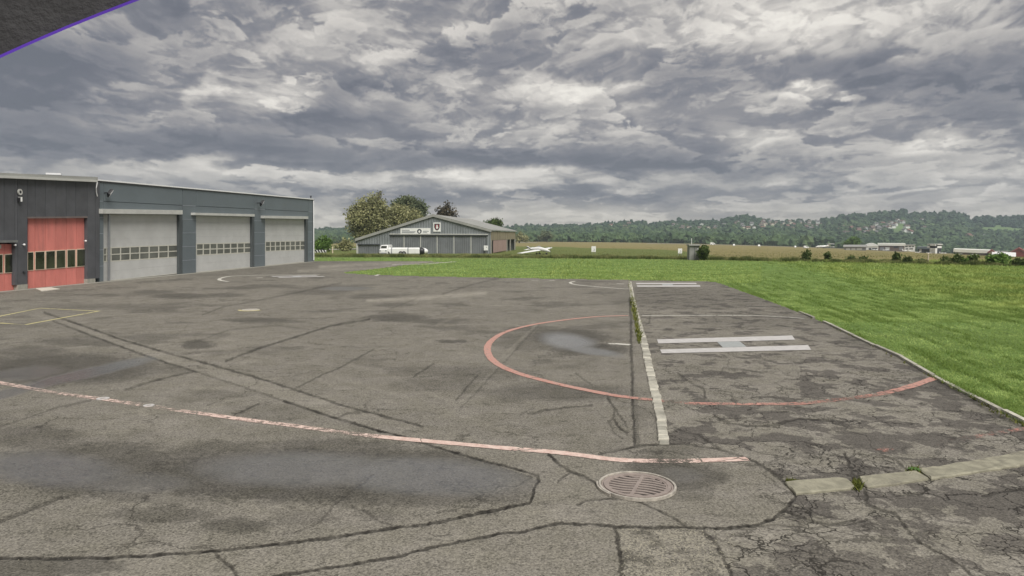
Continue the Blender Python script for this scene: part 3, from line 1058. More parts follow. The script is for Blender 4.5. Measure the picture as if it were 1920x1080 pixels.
stripe('landing_circle_line', [(1178, 592, .35), (1120, 594, .3), (1060, 600, .3), (1000, 609, .35), (950, 622, .4), (924, 637, .42), (914, 652, .42), (919, 670, .42), (940, 687, .42),
       (980, 703, .42), (1040, 719, .4), (1100, 732, .4), (1160, 743, .5), (1220, 750, .6), (1262, 754, .78), (1300, 757, .62), (1400, 758, .55), (1500, 757, .60), (1580, 749, .7), (1650, 739, .6),
       (1710, 724, .5), (1752, 709, .45)], 00.17, M['red_paint'], 'worn red curved line around the nearer landing mark, crossing the stone setts', z=0.008)
stripe('far_arc_line', [(1204, 592, .5), (1240, 592, .5), (1340, 591.4, .45), (1430, 592.5, .5), (1508, 597, .45)], 0.12, M['white_paint'],
       'thin pale line across the landing pad between the two H marks', z=0.006)
stripe('red_boundary_line', [(-30, 713, .75), (0, 718, .7), (100, 736, .8), (200, 750, .7), (300, 765, .86), (400, 779, .62), (480, 790, .66), (560, 800, .70), (640, 811, .8),
       (700, 818, .72), (740, 822, .4), (850, 832, .30), (950, 841, .28), (1030, 847.5, .28), (1080, 853, .3), (1140, 861, .3), (1180, 864, .45), (1240, 865, .78), (1290, 865, .78), (1320, 864, .5), (1402, 861, .45)],
       0.15, M['pale_red_paint'], 'long faded red and pink line running across the foreground past the drain', z=0.007)
stripe('red_edge_line', [(1640, 848, .95), (1664, 843, .66), (1690, 840, .95), (1780, 828, .86), (1860, 814, .74), (1930, 803, .70)], 0.13, M['red_paint'],
       'broken remnant of a red line near the kerb stones at the lawn edge', z=0.007)
stripe('white_curve', [(600, 514.5, .5), (500, 516, .5), (440, 517.5, .4), (418, 520.5, .3), (411, 524, .3), (417, 526.5, .3), (428, 528, .4)], 0.22, M['white_paint'],
       'white curved line in front of the middle roller door', z=0.006)
stripe('white_curve', [(1078, 527.5, .4), (1069, 530, .3), (1078, 533.5, .35), (1110, 537, .45), (1160, 541, .5), (1180, 542, .5)], 0.16, M['white_paint'],
       'white curved line left of the setts near the far H mark', z=0.006)
stripe('white_dash', [(1142, 645.5, .1), (1155, 645, .1), (1181, 647, .1)], 0.20, M['white_paint'], 'short white dash left of the stone setts beside the near H mark', z=0.009, smooth=False)
stripe('white_dash', [(997, 525.6, .2), (1010, 525.2, .2)], 0.2, M['white_paint'], 'left one of two short white dashes at the back lawn edge', z=0.006, smooth=False)
stripe('white_dash', [(1030, 526.3, .2), (1040, 525.8, .2)], 0.2, M['white_paint'], 'right one of two short white dashes at the back lawn edge', z=0.006, smooth=False)
stripe('white_dash', [(1156, 532, .2), (1170, 532.6, .2)], 0.2, M['white_paint'], 'short white dash just left of the far H mark across the setts', z=0.006, smooth=False)
stripe('white_dash', [(704, 517.2, .2), (711, 514.4, .2)], 0.25, M['white_paint'], 'small white tick where the lawn tongue meets the apron', z=0.006, smooth=False)
stripe('white_dash', [(481, 520.8, .3), (493, 520.5, .3)], 0.22, M['white_paint'], 'small white dash inside the white curve by the hangar', z=0.006, smooth=False)
stripe('lawn_edge_line', [(735, 496.3, .3), (790, 495.6, .2), (818, 493.6, .2), (854, 490.6, .2)], 0.5, M['white_paint'], 'pale line along the far tip of the apron beside the lawn', z=0.006)
stripe('yellow_outline', [(-40, 604, .4), (0, 593, .4), (75, 578, .35), (185, 583.5, .3), (48, 609, .3), (0, 606, .3), (-40, 605, .4)], 0.13, M['yellow_paint'],
       'yellow painted outline of a parking box near the red doors', z=0.006, smooth=False)


def flat_mark(name, polys, z, parent=None):
    mb = MB()
    for pl in polys:
        mb.add([(G(x, y).x, G(x, y).y, z) for x, y in pl], [tuple(range(len(pl)))])
    return mb


def h_mark(corners, bars, cross, label, z=0.010):
    base = G(*corners)
    t = thing('landing_mark', label, 'marking', (base.x, base.y, 0))
    for b in bars:
        flat_mark('h', [b], z).build('stroke', M['h_paint'], t)
    flat_mark('h', [cross], z).build('crossbar', M['h_grey'], t)
    return t


h_mark((1375, 648), [[(1232, 637), (1485, 629.5), (1491, 637.5), (1234.5, 644.5)], [(1237.5, 656), (1515, 647.5), (1521, 656.5), (1241, 663)]],
       [(1344.5, 641.8), (1387, 640.6), (1399.5, 650.8), (1355.5, 652.2)], 'large grey-white painted H on the cracked pad, the nearer of the two pads')
h_mark((1250, 534), [[(1192.5, 530.7), (1304.5, 530.7), (1307, 533.0), (1193.5, 533.0)], [(1194, 535.4), (1312, 535.0), (1313.5, 537.8), (1195, 538)]],
       [(1241, 533.1), (1261, 533.1), (1262.5, 535.2), (1242, 535.3)], 'small far white painted H at the back end of the pad by the lawn')
h_mark((556, 518), [[(508, 518.0), (592, 516.2), (598, 517.0), (512, 519.0)], [(520, 520.0), (604, 518.0), (611, 518.8), (524, 521)]],
       [(546, 518.3), (562, 517.9), (568, 518.9), (552, 519.3)], 'white painted H lying flat in front of the far roller door')

# ------------------------------------------------------------------ stone setts beside the pad
setts = thing('sett_row', 'row of pale stone setts dividing the apron from the cracked landing pad', 'kerb', tuple(G(1246, 833)))
SL = [(1178, 528), (1183, 560), (1189, 590), (1202, 650), (1212, 700), (1222, 745), (1231, 790), (1236.5, 835)]
SR = [(1184, 528), (1190, 560), (1198, 590), (1216, 650), (1227, 700), (1239, 745), (1249, 790), (1255, 835)]


def along(tab, Y):
    ws = [G(*p) for p in tab]
    ys = [w.y for w in ws][::-1]
    xs = [w.x for w in ws][::-1]
    return float(np.interp(Y, ys, xs))


y0, y1 = G(1246, 834).y, G(1181, 529).y
yy = y0
while yy < y1:
    ln = random.uniform(0.16, 0.30) if yy < 20 else random.uniform(0.25, 0.36)
    a, b = yy + 0.012, yy + ln - 0.014
    h = random.uniform(0.020, 0.034)
    mb = MB()
    jl, jr = random.uniform(-.012, .012), random.uniform(-.012, .012)
    quad = [(along(SL, a) + jl, a), (along(SR, a) + jr, a + random.uniform(-.01, .01)), (along(SR, b) + jr, b), (along(SL, b) + jl, b + random.uniform(-.01, .01))]
    cx, cy = sum(p[0] for p in quad) / 4, sum(p[1] for p in quad) / 4
    ins = [(cx + (p[0] - cx) * 0.86, cy + (p[1] - cy) * 0.88) for p in quad]
    tl = random.uniform(-.004, .004)
    mb.loft([[(p[0], p[1], -0.06) for p in quad], [(p[0], p[1], h * 0.6) for p in quad], [(p[0], p[1], h + tl * (1 if k < 2 else -1)) for k, p in enumerate(ins)]])
    mb.build('sett', M['cobble'], setts)
    yy += ln

# ------------------------------------------------------------------ flat kerb slabs at the right
ks = thing('kerb_row', 'line of flat weathered concrete kerb slabs at the lower right', 'kerb', tuple(G(1600, 905)))
for pl in ([(1473, 908), (1500, 903.5), (1572, 898.5), (1590, 901.5), (1603, 915), (1596, 919.5), (1492, 929)],
           [(1610, 898), (1717, 885.5), (1740, 899.5), (1735, 902.5), (1628, 917.5), (1618, 912)],
           [(1723, 884), (1790, 873), (1843, 863.5), (1932, 845), (1936, 872), (1840, 887), (1747, 901.5)],
           [(1934, 844.5), (2050, 818), (2062, 843), (1938, 871.5)]):
    w0_ = [G(x, y) for x, y in pl]
    w = []
    for a, b in zip(w0_, w0_[1:] + w0_[:1]):
        m_ = max(2, int((b - a).length / 0.09))
        for i_ in range(m_):
            p_ = a.lerp(b, i_ / m_)
            w.append(p_ + Vector((random.uniform(-.010, .010), random.uniform(-.014, .014), 0)))
    c = sum(w0_, Vector()) / len(w0_)
    mb = MB()
    mb.loft([[(p.x, p.y, -0.08) for p in w], [(p.x, p.y, 0.018) for p in w], [(c.x + (p.x - c.x) * .975, c.y + (p.y - c.y) * random.uniform(.90, .955), 0.030 + random.uniform(-.005, .005)) for p in w]])
    mb.build('kerb_slab', M['kerb'], ks)

# low concrete edging along the lawn
ed = thing('lawn_edging', 'thin broken concrete edging between the pad and the bright lawn', 'kerb', tuple(G(1700, 680)))
EDG = [(1498, 585), (1560, 612), (1600, 631), (1640, 650), (1690, 672), (1750, 707), (1790, 728), (1835, 751), (1880, 774), (1925, 797), (2050, 862)]
Wp = [G(*p) for p in EDG]
for a, b in zip(Wp[:-1], Wp[1:]):
    L = (b - a).length
    n = max(1, int(L / 1.0))
    d = (b - a) / n
    for k in range(n):
        p, q = a + d * k, a + d * (k + 1)
        if a.y > 14 and random.random() < 0.18:
            continue
        u = (q - p).normalized()
        q = q - u * 0.03
        nn = Vector((u.y, -u.x, 0)) * -0.04
        off = Vector((0.03, 0.03, 0)) + Vector((random.uniform(-.02, .02), random.uniform(-.02, .02), 0))
        h = random.uniform(0.035, 0.055)
        mb = MB()
        mb.prism([p + off + nn + Vector((0, 0, h)), q + off + nn + Vector((0, 0, h)), q + off - nn + Vector((0, 0, h)), p + off - nn + Vector((0, 0, h))],
                 [p + off + nn - Vector((0, 0, .06)), q + off + nn - Vector((0, 0, .06)), q + off - nn - Vector((0, 0, .06)), p + off - nn - Vector((0, 0, .06))])
        mb.build('edging_stone', M['cobble'], ed)


# ------------------------------------------------------------------ drain cover
def ring(mb, c, r0, r1, z0, z1, n=64, a0=0.0, a1=2 * math.pi, tilt=0.0):
    full = abs(a1 - a0) > 6.28
    m = n if full else n + 1
    prof = [(r0, z0), (r0, z1), (r1, z1), (r1, z0)]
    vs, fs = [], []
    for i in range(m):
        a = a0 + (a1 - a0) * i / n
        for r, z in prof:
            vs.append((c.x + r * math.cos(a), c.y + r * math.sin(a), z))
    for i in range(n):
        j = (i + 1) % m
        for k in range(4):
            l = (k + 1) % 4
            fs.append((i * 4 + k, j * 4 + k, j * 4 + l, i * 4 + l))
    if not full:
        fs += [(0, 1, 2, 3), (4 * n + 3, 4 * n + 2, 4 * n + 1, 4 * n)]
    mb.add(vs, fs)


dc = (G(1195, 888.5) + G(1195, 939.5)) / 2
dc = Vector((G(1196, 915).x, dc.y, 0))
RAD = (G(1268, 914).x - G(1124, 914).x) / 2
dr = thing('drain_cover', 'round slotted cast iron drain cover sunk in the asphalt patch', 'drain cover', tuple(dc))
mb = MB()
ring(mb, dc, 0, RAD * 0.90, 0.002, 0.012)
mb.build('slot_shade', M['slot_shade'], dr)  # black disc paints the darkness between the bars; no hole below
mb = MB()
ring(mb, dc, RAD * 0.945, RAD, -0.02, 0.030)
mb.build('frame', M['iron_rim'], dr)
mb = MB()
ring(mb, dc, RAD * 0.88, RAD * 0.93, 0.0, 0.018)
ring(mb, dc, RAD * 0.78, RAD * 0.87, 0.0, 0.026)
ring(mb, dc, RAD * 0.735, RAD * 0.79, 0.0, 0.021)
mb.build('rim', M['iron'], dr)
mb = MB()
ring(mb, dc, RAD * 1.015, RAD * 1.06, -0.01, 0.03, 20, math.pi * 0.93, math.pi * 1.22)
mb.build('collar', M['iron_rim'], dr)
rr = RAD * 0.765
ribdir = (G(1208, 897) - G(1186, 934)).normalized()
perp = Vector((ribdir.y, -ribdir.x, 0))
mb = MB()
a, b = dc + ribdir * rr, dc - ribdir * rr
w = perp * RAD * 0.045
mb.prism([a + w + Vector((0, 0, .024)), b + w + Vector((0, 0, .024)), b - w + Vector((0, 0, .024)), a - w + Vector((0, 0, .024))],
         [a + w, b + w, b - w, a - w])
mb.build('rib', M['iron'], dr)
NB = 9
for k in range(NB):
    s = (-1 + (2 * k + 1) / NB) * rr
    for side in (-1, 1):
        L = math.sqrt(max(0, rr * rr - s * s))
        if L < 0.05:
            continue
        prof = []
        for q in range(7):
            t = RAD * 0.04 + (L - RAD * 0.04) * q / 6
            wav = 0.016 * math.sin(q / 6 * math.pi * 1.2) * side - 0.020 * (q / 6)
            prof.append(dc + ribdir * (s + wav) + perp * (side * t))
        hw = rr / NB * 0.50
        mb = MB()
        mb.loft([[p + ribdir * hw + Vector((0, 0, .010)), p - ribdir * hw + Vector((0, 0, .010)), p - ribdir * hw * .9 + Vector((0, 0, .020)), p + ribdir * hw * .9 + Vector((0, 0, .020))] for p in prof])
        mb.build('bar', M['iron'], dr)

# small round cover caps on the apron
for px, py, r, lab, mt in ((279, 761, 0.085, 'small white ring cap on the long red line at the left', 'white_paint'),
                           (193, 748, 0.10, 'tiny pale cap beside the weedy joint on the red line', 'white_paint')):
    c = G(px, py)
    o = thing('ground_marker', lab, 'marker', tuple(c))
    mb = MB()
    ring(mb, c, r * 0.45, r, 0, 0.014, 20)
    mb.build('ring', M['h_paint'], o)
    mb = MB()
    ring(mb, c, 0.0, r * 0.42, 0, 0.008, 14)
    mb.build('centre', M['iron'], o)
c = G(470, 581)
o = thing('manhole_cover', 'flat round manhole with a broken yellow painted ring on the middle apron', 'manhole', tuple(c))
mb = MB()
ring(mb, c, 0.0, 0.32, 0, 0.012, 24)
mb.build('lid', M['iron_rim'], o)
mb = MB()
ring(mb, c, 0.34, 0.44, 0, 0.009, 24, 3.3, 6.0)
mb.build('painted_ring', simple('yellow_ring_paint', (0.55, 0.49, 0.25), 0.7, 0.2, 9), o)

# loose grit: nobody could count it
mb = MB()
for k in range(900):
    if k < 450:
        px, py = random.uniform(1165, 1375), random.uniform(992, 1085)
    elif k < 650:
        px, py = random.uniform(1188, 1204), random.uniform(700, 833)
    else:
        px, py = random.uniform(0, 1900), random.uniform(860, 1085)
    p = G(px, py)
    r = random.uniform(0.003, 0.010) * (1.0 if k < 450 else 0.55)
    a0 = random.uniform(0, 6.28)
    ringp = [(p.x + r * math.cos(a0 + i * 1.2566) * random.uniform(.7, 1.2), p.y + r * math.sin(a0 + i * 1.2566) * random.uniform(.7, 1.2), 0.0) for i in range(5)]
    top = (p.x, p.y, r * random.uniform(.6, 1.0))
    mb.add(ringp + [top], [(i, (i + 1) % 5, 5) for i in range(5)])
o = mb.build('grit', M['stone_chip'])
o['kind'] = 'stuff'
tag(o, 'loose pale grit and stone chips scattered on the worn asphalt', 'gravel')

# ------------------------------------------------------------------ materials of the buildings
M['clad_blue'] = simple('blue_grey_panel', (0.128, 0.152, 0.166), 0.5, 0.05, 0.6, dirt=0.14, orand=0.05)
M['clad_dark'] = simple('dark_fibre_panel', (0.082, 0.084, 0.092), 0.7, 0.14, 1.5, bump=0.3, bscale=30, dirt=0.14, orand=0.08)
M['door_grey'] = simple('door_grey', (0.52, 0.52, 0.505), 0.5, 0.06, 0.9, dirt=0.10, orand=0.015)
M['door_frame'] = simple('door_frame_pale', (0.56, 0.55, 0.48), 0.5, 0.05, 2)
M['trim_light'] = simple('light_trim', (0.50, 0.50, 0.47), 0.5, 0.07, 2, dirt=0.12)
M['trim_white'] = simple('white_edge', (0.80, 0.80, 0.80), 0.4, 0.03, 2)
M['reveal_shade'] = simple('door_reveal_shade', (0.075, 0.085, 0.088), 0.6, 0.08, 2)  # reveal darkened by colour to read as shaded
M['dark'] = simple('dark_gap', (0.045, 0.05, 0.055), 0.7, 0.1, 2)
M['red_door'] = simple('salmon_red_door', (0.63, 0.205, 0.172), 0.6, 0.09, 1.3, dirt=0.20, stretch=(2, 2, .5), orand=0.06)
M['cream'] = simple('cream_frame', (0.66, 0.55, 0.42), 0.6, 0.06, 3)
M['concrete'] = simple('grey_concrete', (0.30, 0.29, 0.25), 0.85, 0.2, 3, bump=0.4, dirt=0.4)
M['roof_grey'] = simple('roof_sheet', (0.30, 0.30, 0.28), 0.7, 0.12, 0.4, dirt=0.25)
M['metal'] = simple('grey_metal', (0.30, 0.31, 0.32), 0.45, 0.08, 3, metal=0.4)
M['black'] = simple('black_plastic', (0.02, 0.02, 0.022), 0.5, 0.1, 4)
M['white'] = simple('white_gloss', (0.80, 0.80, 0.78), 0.35, 0.04, 1.5, dirt=0.05)
M['lamp_white'] = simple('lamp_housing', (0.8, 0.8, 0.8), 0.3, 0.03, 2)


def glass_mat(name, col, rough=0.12, var=0.5, scale=0.8):
    m, t, b = new_mat(name)
    n = t.noise(obj_co(t), scale, 4, 0.6)
    c = t.mix(t.sm(n, 0.35, 0.65), tuple(x * (1 - var) for x in col), tuple(x * (1 + var) for x in col))
    t.put(b.inputs['Base Color'], c)
    b.inputs['Roughness'].default_value = rough
    b.inputs['Specular IOR Level'].default_value = 0.6
    return m


M['glass'] = glass_mat('workshop_glass', (0.035, 0.038, 0.028), 0.08)
M['pane'] = glass_mat('door_pane', (0.135, 0.138, 0.122), 0.3, 0.2)


def corrugated(name, col, pitch=0.18, depth=0.6, dirt=0.15):
    """profiled sheet: vertical ribs along local x"""
    m, t, b = new_mat(name)
    co = obj_co(t)
    s = t.n('ShaderNodeSeparateXYZ')
    t.put(s.inputs[0], co)
    w = t.m('SINE', t.m('MULTIPLY', s.outputs[0], 2 * math.pi / pitch))
    n = t.noise(co, 0.7, 5, 0.6)
    c = t.mix(t.sm(n, 0.3, 0.7), tuple(x * .85 for x in col), tuple(x * 1.12 for x in col))
    st = t.noise(t.v('MULTIPLY', co, (3.0, 3.0, 0.25)), 1.0, 4, 0.6)
    c = t.mix(t.m('MULTIPLY', t.sm(st, 0.52, 0.75), dirt), c, (0.12, 0.11, 0.10))
    t.put(b.inputs['Base Color'], c)
    b.inputs['Roughness'].default_value = 0.55
    bp = t.n('ShaderNodeBump')
    bp.inputs['Strength'].default_value = depth
    bp.inputs['Distance'].default_value = 0.05
    t.put(bp.inputs['Height'], w)
    t.put(b.inputs['Normal'], bp.outputs[0])
    return m


M['sheet'] = corrugated('profiled_sheet', (0.215, 0.232, 0.242), 0.42)
M['sheet_door'] = corrugated('profiled_door', (0.165, 0.175, 0.185), 0.30, 0.4)


class Front:
    """a vertical building front through two ground points; features are measured on it"""
    def __init__(self, A, B):
        self.A, self.B = Vector((A[0], A[1], 0)), Vector((B[0], B[1], 0))
        self.u = (self.B - self.A).normalized()
        self.n = Vector((self.u.y, -self.u.x, 0))       # towards the camera
        if self.n.dot(-self.A) < 0:
            self.n = -self.n

    def pt(self, px, py, off=0.0):
        d = ray(px, py)
        o = Vector((0, 0, CAM_H))
        P = self.A + self.n * off
        t = (P - o).dot(self.n) / d.dot(self.n)
        return o + d * t

    def slab(self, poly, off, th):
        """poly: photograph points of the face that looks at us, in front of the wall line by off; th deep"""
        f = [self.pt(x, y, off) for x, y in poly]
        return f, [p - self.n * th for p in f]

    def put(self, name, poly, off, th, mat, parent, inset=0.0):
        if inset:
            cx = sum(p[0] for p in poly) / len(poly)
            cy = sum(p[1] for p in poly) / len(poly)
            poly = [(x + (cx - x) / max(abs(cx - x), 1e-6) * inset if abs(cx - x) > 1e-6 else x,
                     y + (cy - y) / max(abs(cy - y), 1e-6) * inset if abs(cy - y) > 1e-6 else y) for x, y in poly]
        mb = MB()
        mb.prism(*self.slab(poly, off, th))
        return mb.build(name, mat, parent)


A_, B_ = G(187, 528.6), G(587, 490.2)
HF = Front(A_, B_)


def base_row(px):
    return 528.6 + (490.2 - 528.6) / 400.0 * (px - 187)


def top_row(px):
    return 338.0 + (373.5 - 338.0) / 400.0 * (px - 187)


def row(px, f):
    return base_row(px) + (top_row(px) - base_row(px)) * f


def q4(x0, x1, f0, f1, g=0.0):
    """quad between two photograph columns and two heights given as fractions of the front's height"""
    return [(x0, row(x0, f0)), (x1, row(x1, f0)), (x1, row(x1, f1)), (x0, row(x0, f1))]


def qr(x0, x1, r0, r1):
    """r0 = (top,bottom) at x0, r1 = the same at x1"""
    return [(x0, r0[1]), (x1, r1[1]), (x1, r1[0]), (x0, r0[0])]


# ================================================================== hangar with three roller doors
mid = (A_ + B_) / 2
hang = thing('roller_door_hangar', 'long blue-grey hangar with three pale roller doors', 'hangar', (mid.x, mid.y, 0))
DOORS = [  # x0, x1 (door edges), x2 = right edge of opening, opening top rows at x0, x2
    dict(x0=194.0, xp=206.5, x1=335.8, x2=342.6, t0=401.0, t2=402.6, win=(208.5, 333.5, 464.6, 489.8, 459.4, 481.8), n=7),
    dict(x0=367.5, xp=None, x1=472.3, x2=477.5, t0=403.8, t2=406.6, win=(368.5, 471.0, 457.2, 478.6, 455.2, 473.4), n=8),
    dict(x0=497.0, xp=None, x1=573.4, x2=578.0, t0=409.8, t2=411.2, win=(498.0, 572.5, 453.2, 471.2, 451.8, 468.2), n=8)]
# pillars: panels stacked between seams
SEAM = [0.0, 0.155, 0.315, 0.475, 0.635, 0.795]
for k, (x0, x1) in enumerate(((187.0, 194.0), (343.0, 367.5), (477.5, 497.0), (578.0, 587.0))):
    for a, b in zip(SEAM[:-1], SEAM[1:]):
        HF.put('cladding_panel', q4(x0, x1, a + 0.003, b - 0.003), 0.0, 0.35, M['clad_blue'], hang)
    HF.put('cladding_panel', q4(x0, x1, 0.798, 0.985), 0.0, 0.35, M['clad_blue'], hang)
    for s in SEAM[1:]:
        HF.put('joint_strip', q4(x0 + 0.1, x1 - 0.1, s - 0.0035, s + 0.0035), 0.012, 0.05, simple('joint_strip_paint', (0.24, 0.26, 0.29), 0.5) if 'joint' not in M else M['joint'], hang)
M['joint'] = simple('joint_line_paint', (0.24, 0.26, 0.29), 0.5)
for d, (a, b) in zip(DOORS, ((0.680, 0.795), (0.673, 0.795), (0.662, 0.795))):
    x0, x2 = d['x0'], d['x2']
    # two broad panels over the opening
    HF.put('cladding_panel', [(x0, d['t0'] - 8.5), (x2, d['t2'] - 8.0), (x2, row(x2, 0.795) - 0.3), (x0, row(x0, 0.795) - 0.3)][::1]
           if False else [(x0 + .4, d['t0']), (x2 - .4, d['t2']), (x2 - .4, row(x2, 0.792)), (x0 + .4, row(x0, 0.792))], 0.0, 0.35, M['clad_blue'], hang)
    HF.put('cladding_panel', q4(x0 + .4, x2 - .4, 0.797, 0.985), 0.0, 0.35, M['clad_blue'], hang)
    # roller box over the door
    bh = 9.5 if x0 < 200 else (5.0 if x0 < 400 else 5.5)
    HF.put('roller_box', [(x0 - 1.5, d['t0'] - 0.6), (x2, d['t2'] - 0.6), (x2, d['t2'] - bh + (1.0 if x0 < 200 else 0)), (x0 - 1.5, d['t0'] - bh)], 0.34, 0.335, M['trim_light'], hang)
    # dark plate painting in the shade of the reveal at the opening's far side
    HF.put('reveal_shade', [(d['x1'] + 0.3, base_row(d['x1'])), (x2 - 0.1, base_row(x2)), (x2 - 0.1, d['t2']), (d['x1'] + 0.3, d['t2'])], -0.03, 0.2, M['reveal_shade'], hang)
    # the door itself: sections stacked, with two rows of panes
    wx0, wx1, a0, b0, a1, b1 = d['win']
    OFF = -0.22
    bx = lambda x: base_row(x) + (-3.6 if x0 < 200 else -2.6 if x0 < 400 else -1.2) * 0.55

    def wt(x):
        return a0 + (a1 - a0) * (x - wx0) / (wx1 - wx0)

    def wb(x):
        return b0 + (b1 - b0) * (x - wx0) / (wx1 - wx0)
    bot = [(x0, base_row(x0) - 0.6), (d['x1'], base_row(d['x1']) - 2.4 if x0 < 200 else base_row(d['x1']) - 1.4)]
    tp = [(x0, d['t0'] - 1), (d['x1'], d['t2'] - 1)]

    def lerp_row(x, ra, rb):
        return ra + (rb - ra) * (x - x0) / (d['x1'] - x0)
    door = None
    # lower part: two sections, upper part: three sections
    low = [(1.0), (0.5), (0.0)]
    X0, X1 = x0 + 0.1, d['x1']
    levels = []
    for f in (0.0, 0.5, 1.0):
        levels.append((bot[0][1] + (wb(X0) - bot[0][1]) * f, bot[1][1] + (wb(X1) - bot[1][1]) * f))
    for (l0, l1), (m0, m1) in zip(levels[:-1], levels[1:]):
        HF.put('door_section', [(X0, l0 - 0.05), (X1, l1 - 0.05), (X1, m1 + 0.05), (X0, m0 + 0.05)], OFF, 0.06, M['door_grey'], hang)
    levels = []
    for f in (0.0, 0.25, 0.5, 0.75, 1.0):
        levels.append((wt(X0) + (tp[0][1] - wt(X0)) * f, wt(X1) + (tp[1][1] - wt(X1)) * f))
    for (l0, l1), (m0, m1) in zip(levels[:-1], levels[1:]):
        HF.put('door_section', [(X0, l0 - 0.05), (X1, l1 - 0.05), (X1, m1 + 0.05), (X0, m0 + 0.05)], OFF, 0.06, M['door_grey'], hang)
    # glazed band: frame behind, panes proud of nothing: 4 cm back
    fr = HF.put('window_band', [(X0, wb(X0) - .1), (X1, wb(X1) - .1), (X1, wt(X1) + .1), (X0, wt(X0) + .1)], OFF - 0.035, 0.03, M['pane'], hang)
    n = d['n']
    xs = [wx0 + (wx1 - wx0) * k / n for k in range(n + 1)]
    allx = xs if not d['xp'] else [194.2, 200.5] + xs
    for k, x in enumerate(allx):
        w = 0.9 if x0 < 400 else 0.7
        HF.put('mullion', [(x - w, wb(x) - .2), (x + w, wb(x) - .2), (x + w, wt(x) + .2), (x - w, wt(x) + .2)], OFF + 0.004, 0.04, M['door_frame'], fr)
    for g in (0.0, 0.5, 1.0):
        r_ = lambda x: wb(x) + (wt(x) - wb(x)) * g
        h_ = 1.0 if x0 < 400 else 0.75
        HF.put('rail', [(X0, r_(X0) + h_), (X1, r_(X1) + h_), (X1, r_(X1) - h_), (X0, r_(X0) - h_)], OFF + 0.008, 0.045, M['door_frame'], fr)
    # individual panes just in front of the band
    for c0, c1 in zip(xs[:-1], xs[1:]):
        for g in (0, 1):
            def rr_(x, e):
                return wb(x) + (wt(x) - wb(x)) * (g * 0.5 + e)
            HF.put('pane', [(c0 + 1.2, rr_(c0, 0.08)), (c1 - 1.2, rr_(c1, 0.08)), (c1 - 1.2, rr_(c1, 0.43)), (c0 + 1.2, rr_(c0, 0.43))], OFF - 0.010, 0.02, M['pane'], fr)
    # bottom seal and guide
    HF.put('bottom_seal', [(X0, base_row(X0) - .2), (X1, bot[1][1] + .9), (X1, bot[1][1] - .2), (X0, bot[0][1] - .6)], OFF + 0.01, 0.05, M['door_frame'], hang)
    if d['xp']:
        HF.put('guide_post', [(204.0, 526.4), (206.8, 526.2), (206.8, 401.6), (204.0, 401.6)], 0.03, 0.08, M['metal'], hang)

# roof edge, roof and the rest of the shell
HF.put('roof_trim', [(184.5, top_row(184.5) + 0.9), (588.3, top_row(588.3) + 0.8), (588.3, top_row(588.3) - 0.9), (184.5, top_row(184.5) - 1.6)], 0.10, 0.55, M['trim_white'], hang)
HF.put('fascia', [(187, top_row(187) + 3.6), (587, top_row(587) + 2.2), (587, top_row(587) + 0.9), (187, top_row(187) + 1.0)], 0.05, 0.38, M['clad_dark'], hang)
tl, tr = HF.pt(187, top_row(187)), HF.pt(587, top_row(587))
bl, br = Vector((A_.x, A_.y, 0)), Vector((B_.x, B_.y, 0))
DEP = 22.0
bk = -HF.n
mb = MB()
o1, o2 = bk * 0.40, bk * DEP
mb.prism([bl + o1, br + o1 - HF.u * .02, tr + o1 - HF.u * .02 - Vector((0, 0, .1)), tl + o1 - Vector((0, 0, .1))], [bl + o2, br + o2, tr + o2, tl + o2])
mb.build('shell', M['clad_blue'], hang)
mb = MB()
e = HF.u * 0.15
c0, c1, c2, c3 = br + e + HF.n * 0.05, br + e - HF.n * 0.45, tr + e - HF.n * 0.45, tr + e + HF.n * 0.05
mb.prism([c0, c1, c2, c3], [p + HF.u * -0.14 for p in (c0, c1, c2, c3)])
mb.build('corner_trim', M['clad_dark'], hang)
mb = MB()
p = HF.pt(588.4, 488, 0.12)
q = HF.pt(588.0, 376, 0.12)
mb.tube(p, q, 0.05, n=8)
mb.build('downpipe', M['trim_white'], hang)


def floodlight(px, py, off, s, label):
    p = HF.pt(px, py, off)
    o = thing('floodlight', label, 'light', tuple(p), 'floodlights on the hangar front')
    mb = MB()
    d = (HF.n * 0.8 + HF.u * 0.5 - Vector((0, 0, 0.55))).normalized()
    mb.tube(p - HF.n * off, p, 0.04 * s, n=6)
    mb.build('bracket', M['black'], o)
    mb = MB()
    a = d.orthogonal().normalized()
    b = d.cross(a)
    w, h = 0.26 * s, 0.20 * s
    f = [p + a * i * w + b * j * h for i, j in ((-1, -1), (1, -1), (1, 1), (-1, 1))]
    mb.loft([[v * 1 - d * 0.12 * s + (p - v) * 0.35 for v in f], f, [v + d * 0.08 * s for v in f]])
    mb.build('housing', M['black'], o)
    mb = MB()
    g = [p + d * 0.09 * s + (v - p) * 0.8 for v in f]
    mb.loft([g, [v + d * 0.015 for v in g]])
    mb.build('lens', M['lamp_white'], o)
    return o


floodlight(206, 361.5, 0.35, 0.85, 'floodlight above the first roller door from the red doors')
floodlight(491, 380.5, 0.45, 0.95, 'floodlight between the second and the last roller door')
# small roof vent at the far corner
p = HF.pt(583, 372, -0.5)
o = thing('roof_vent', 'tiny dark vent on the far roof corner of the roller door hangar', 'vent', tuple(p))
mb = MB()
mb.tube(p, p + Vector((0, 0, .22)), .06, n=8)
mb.build('pipe', M['black'], o)
mb = MB()
mb.tube(p + Vector((0, 0, .22)), p + Vector((0, 0, .28)), .11, n=8)
mb.build('cap', M['black'], o)

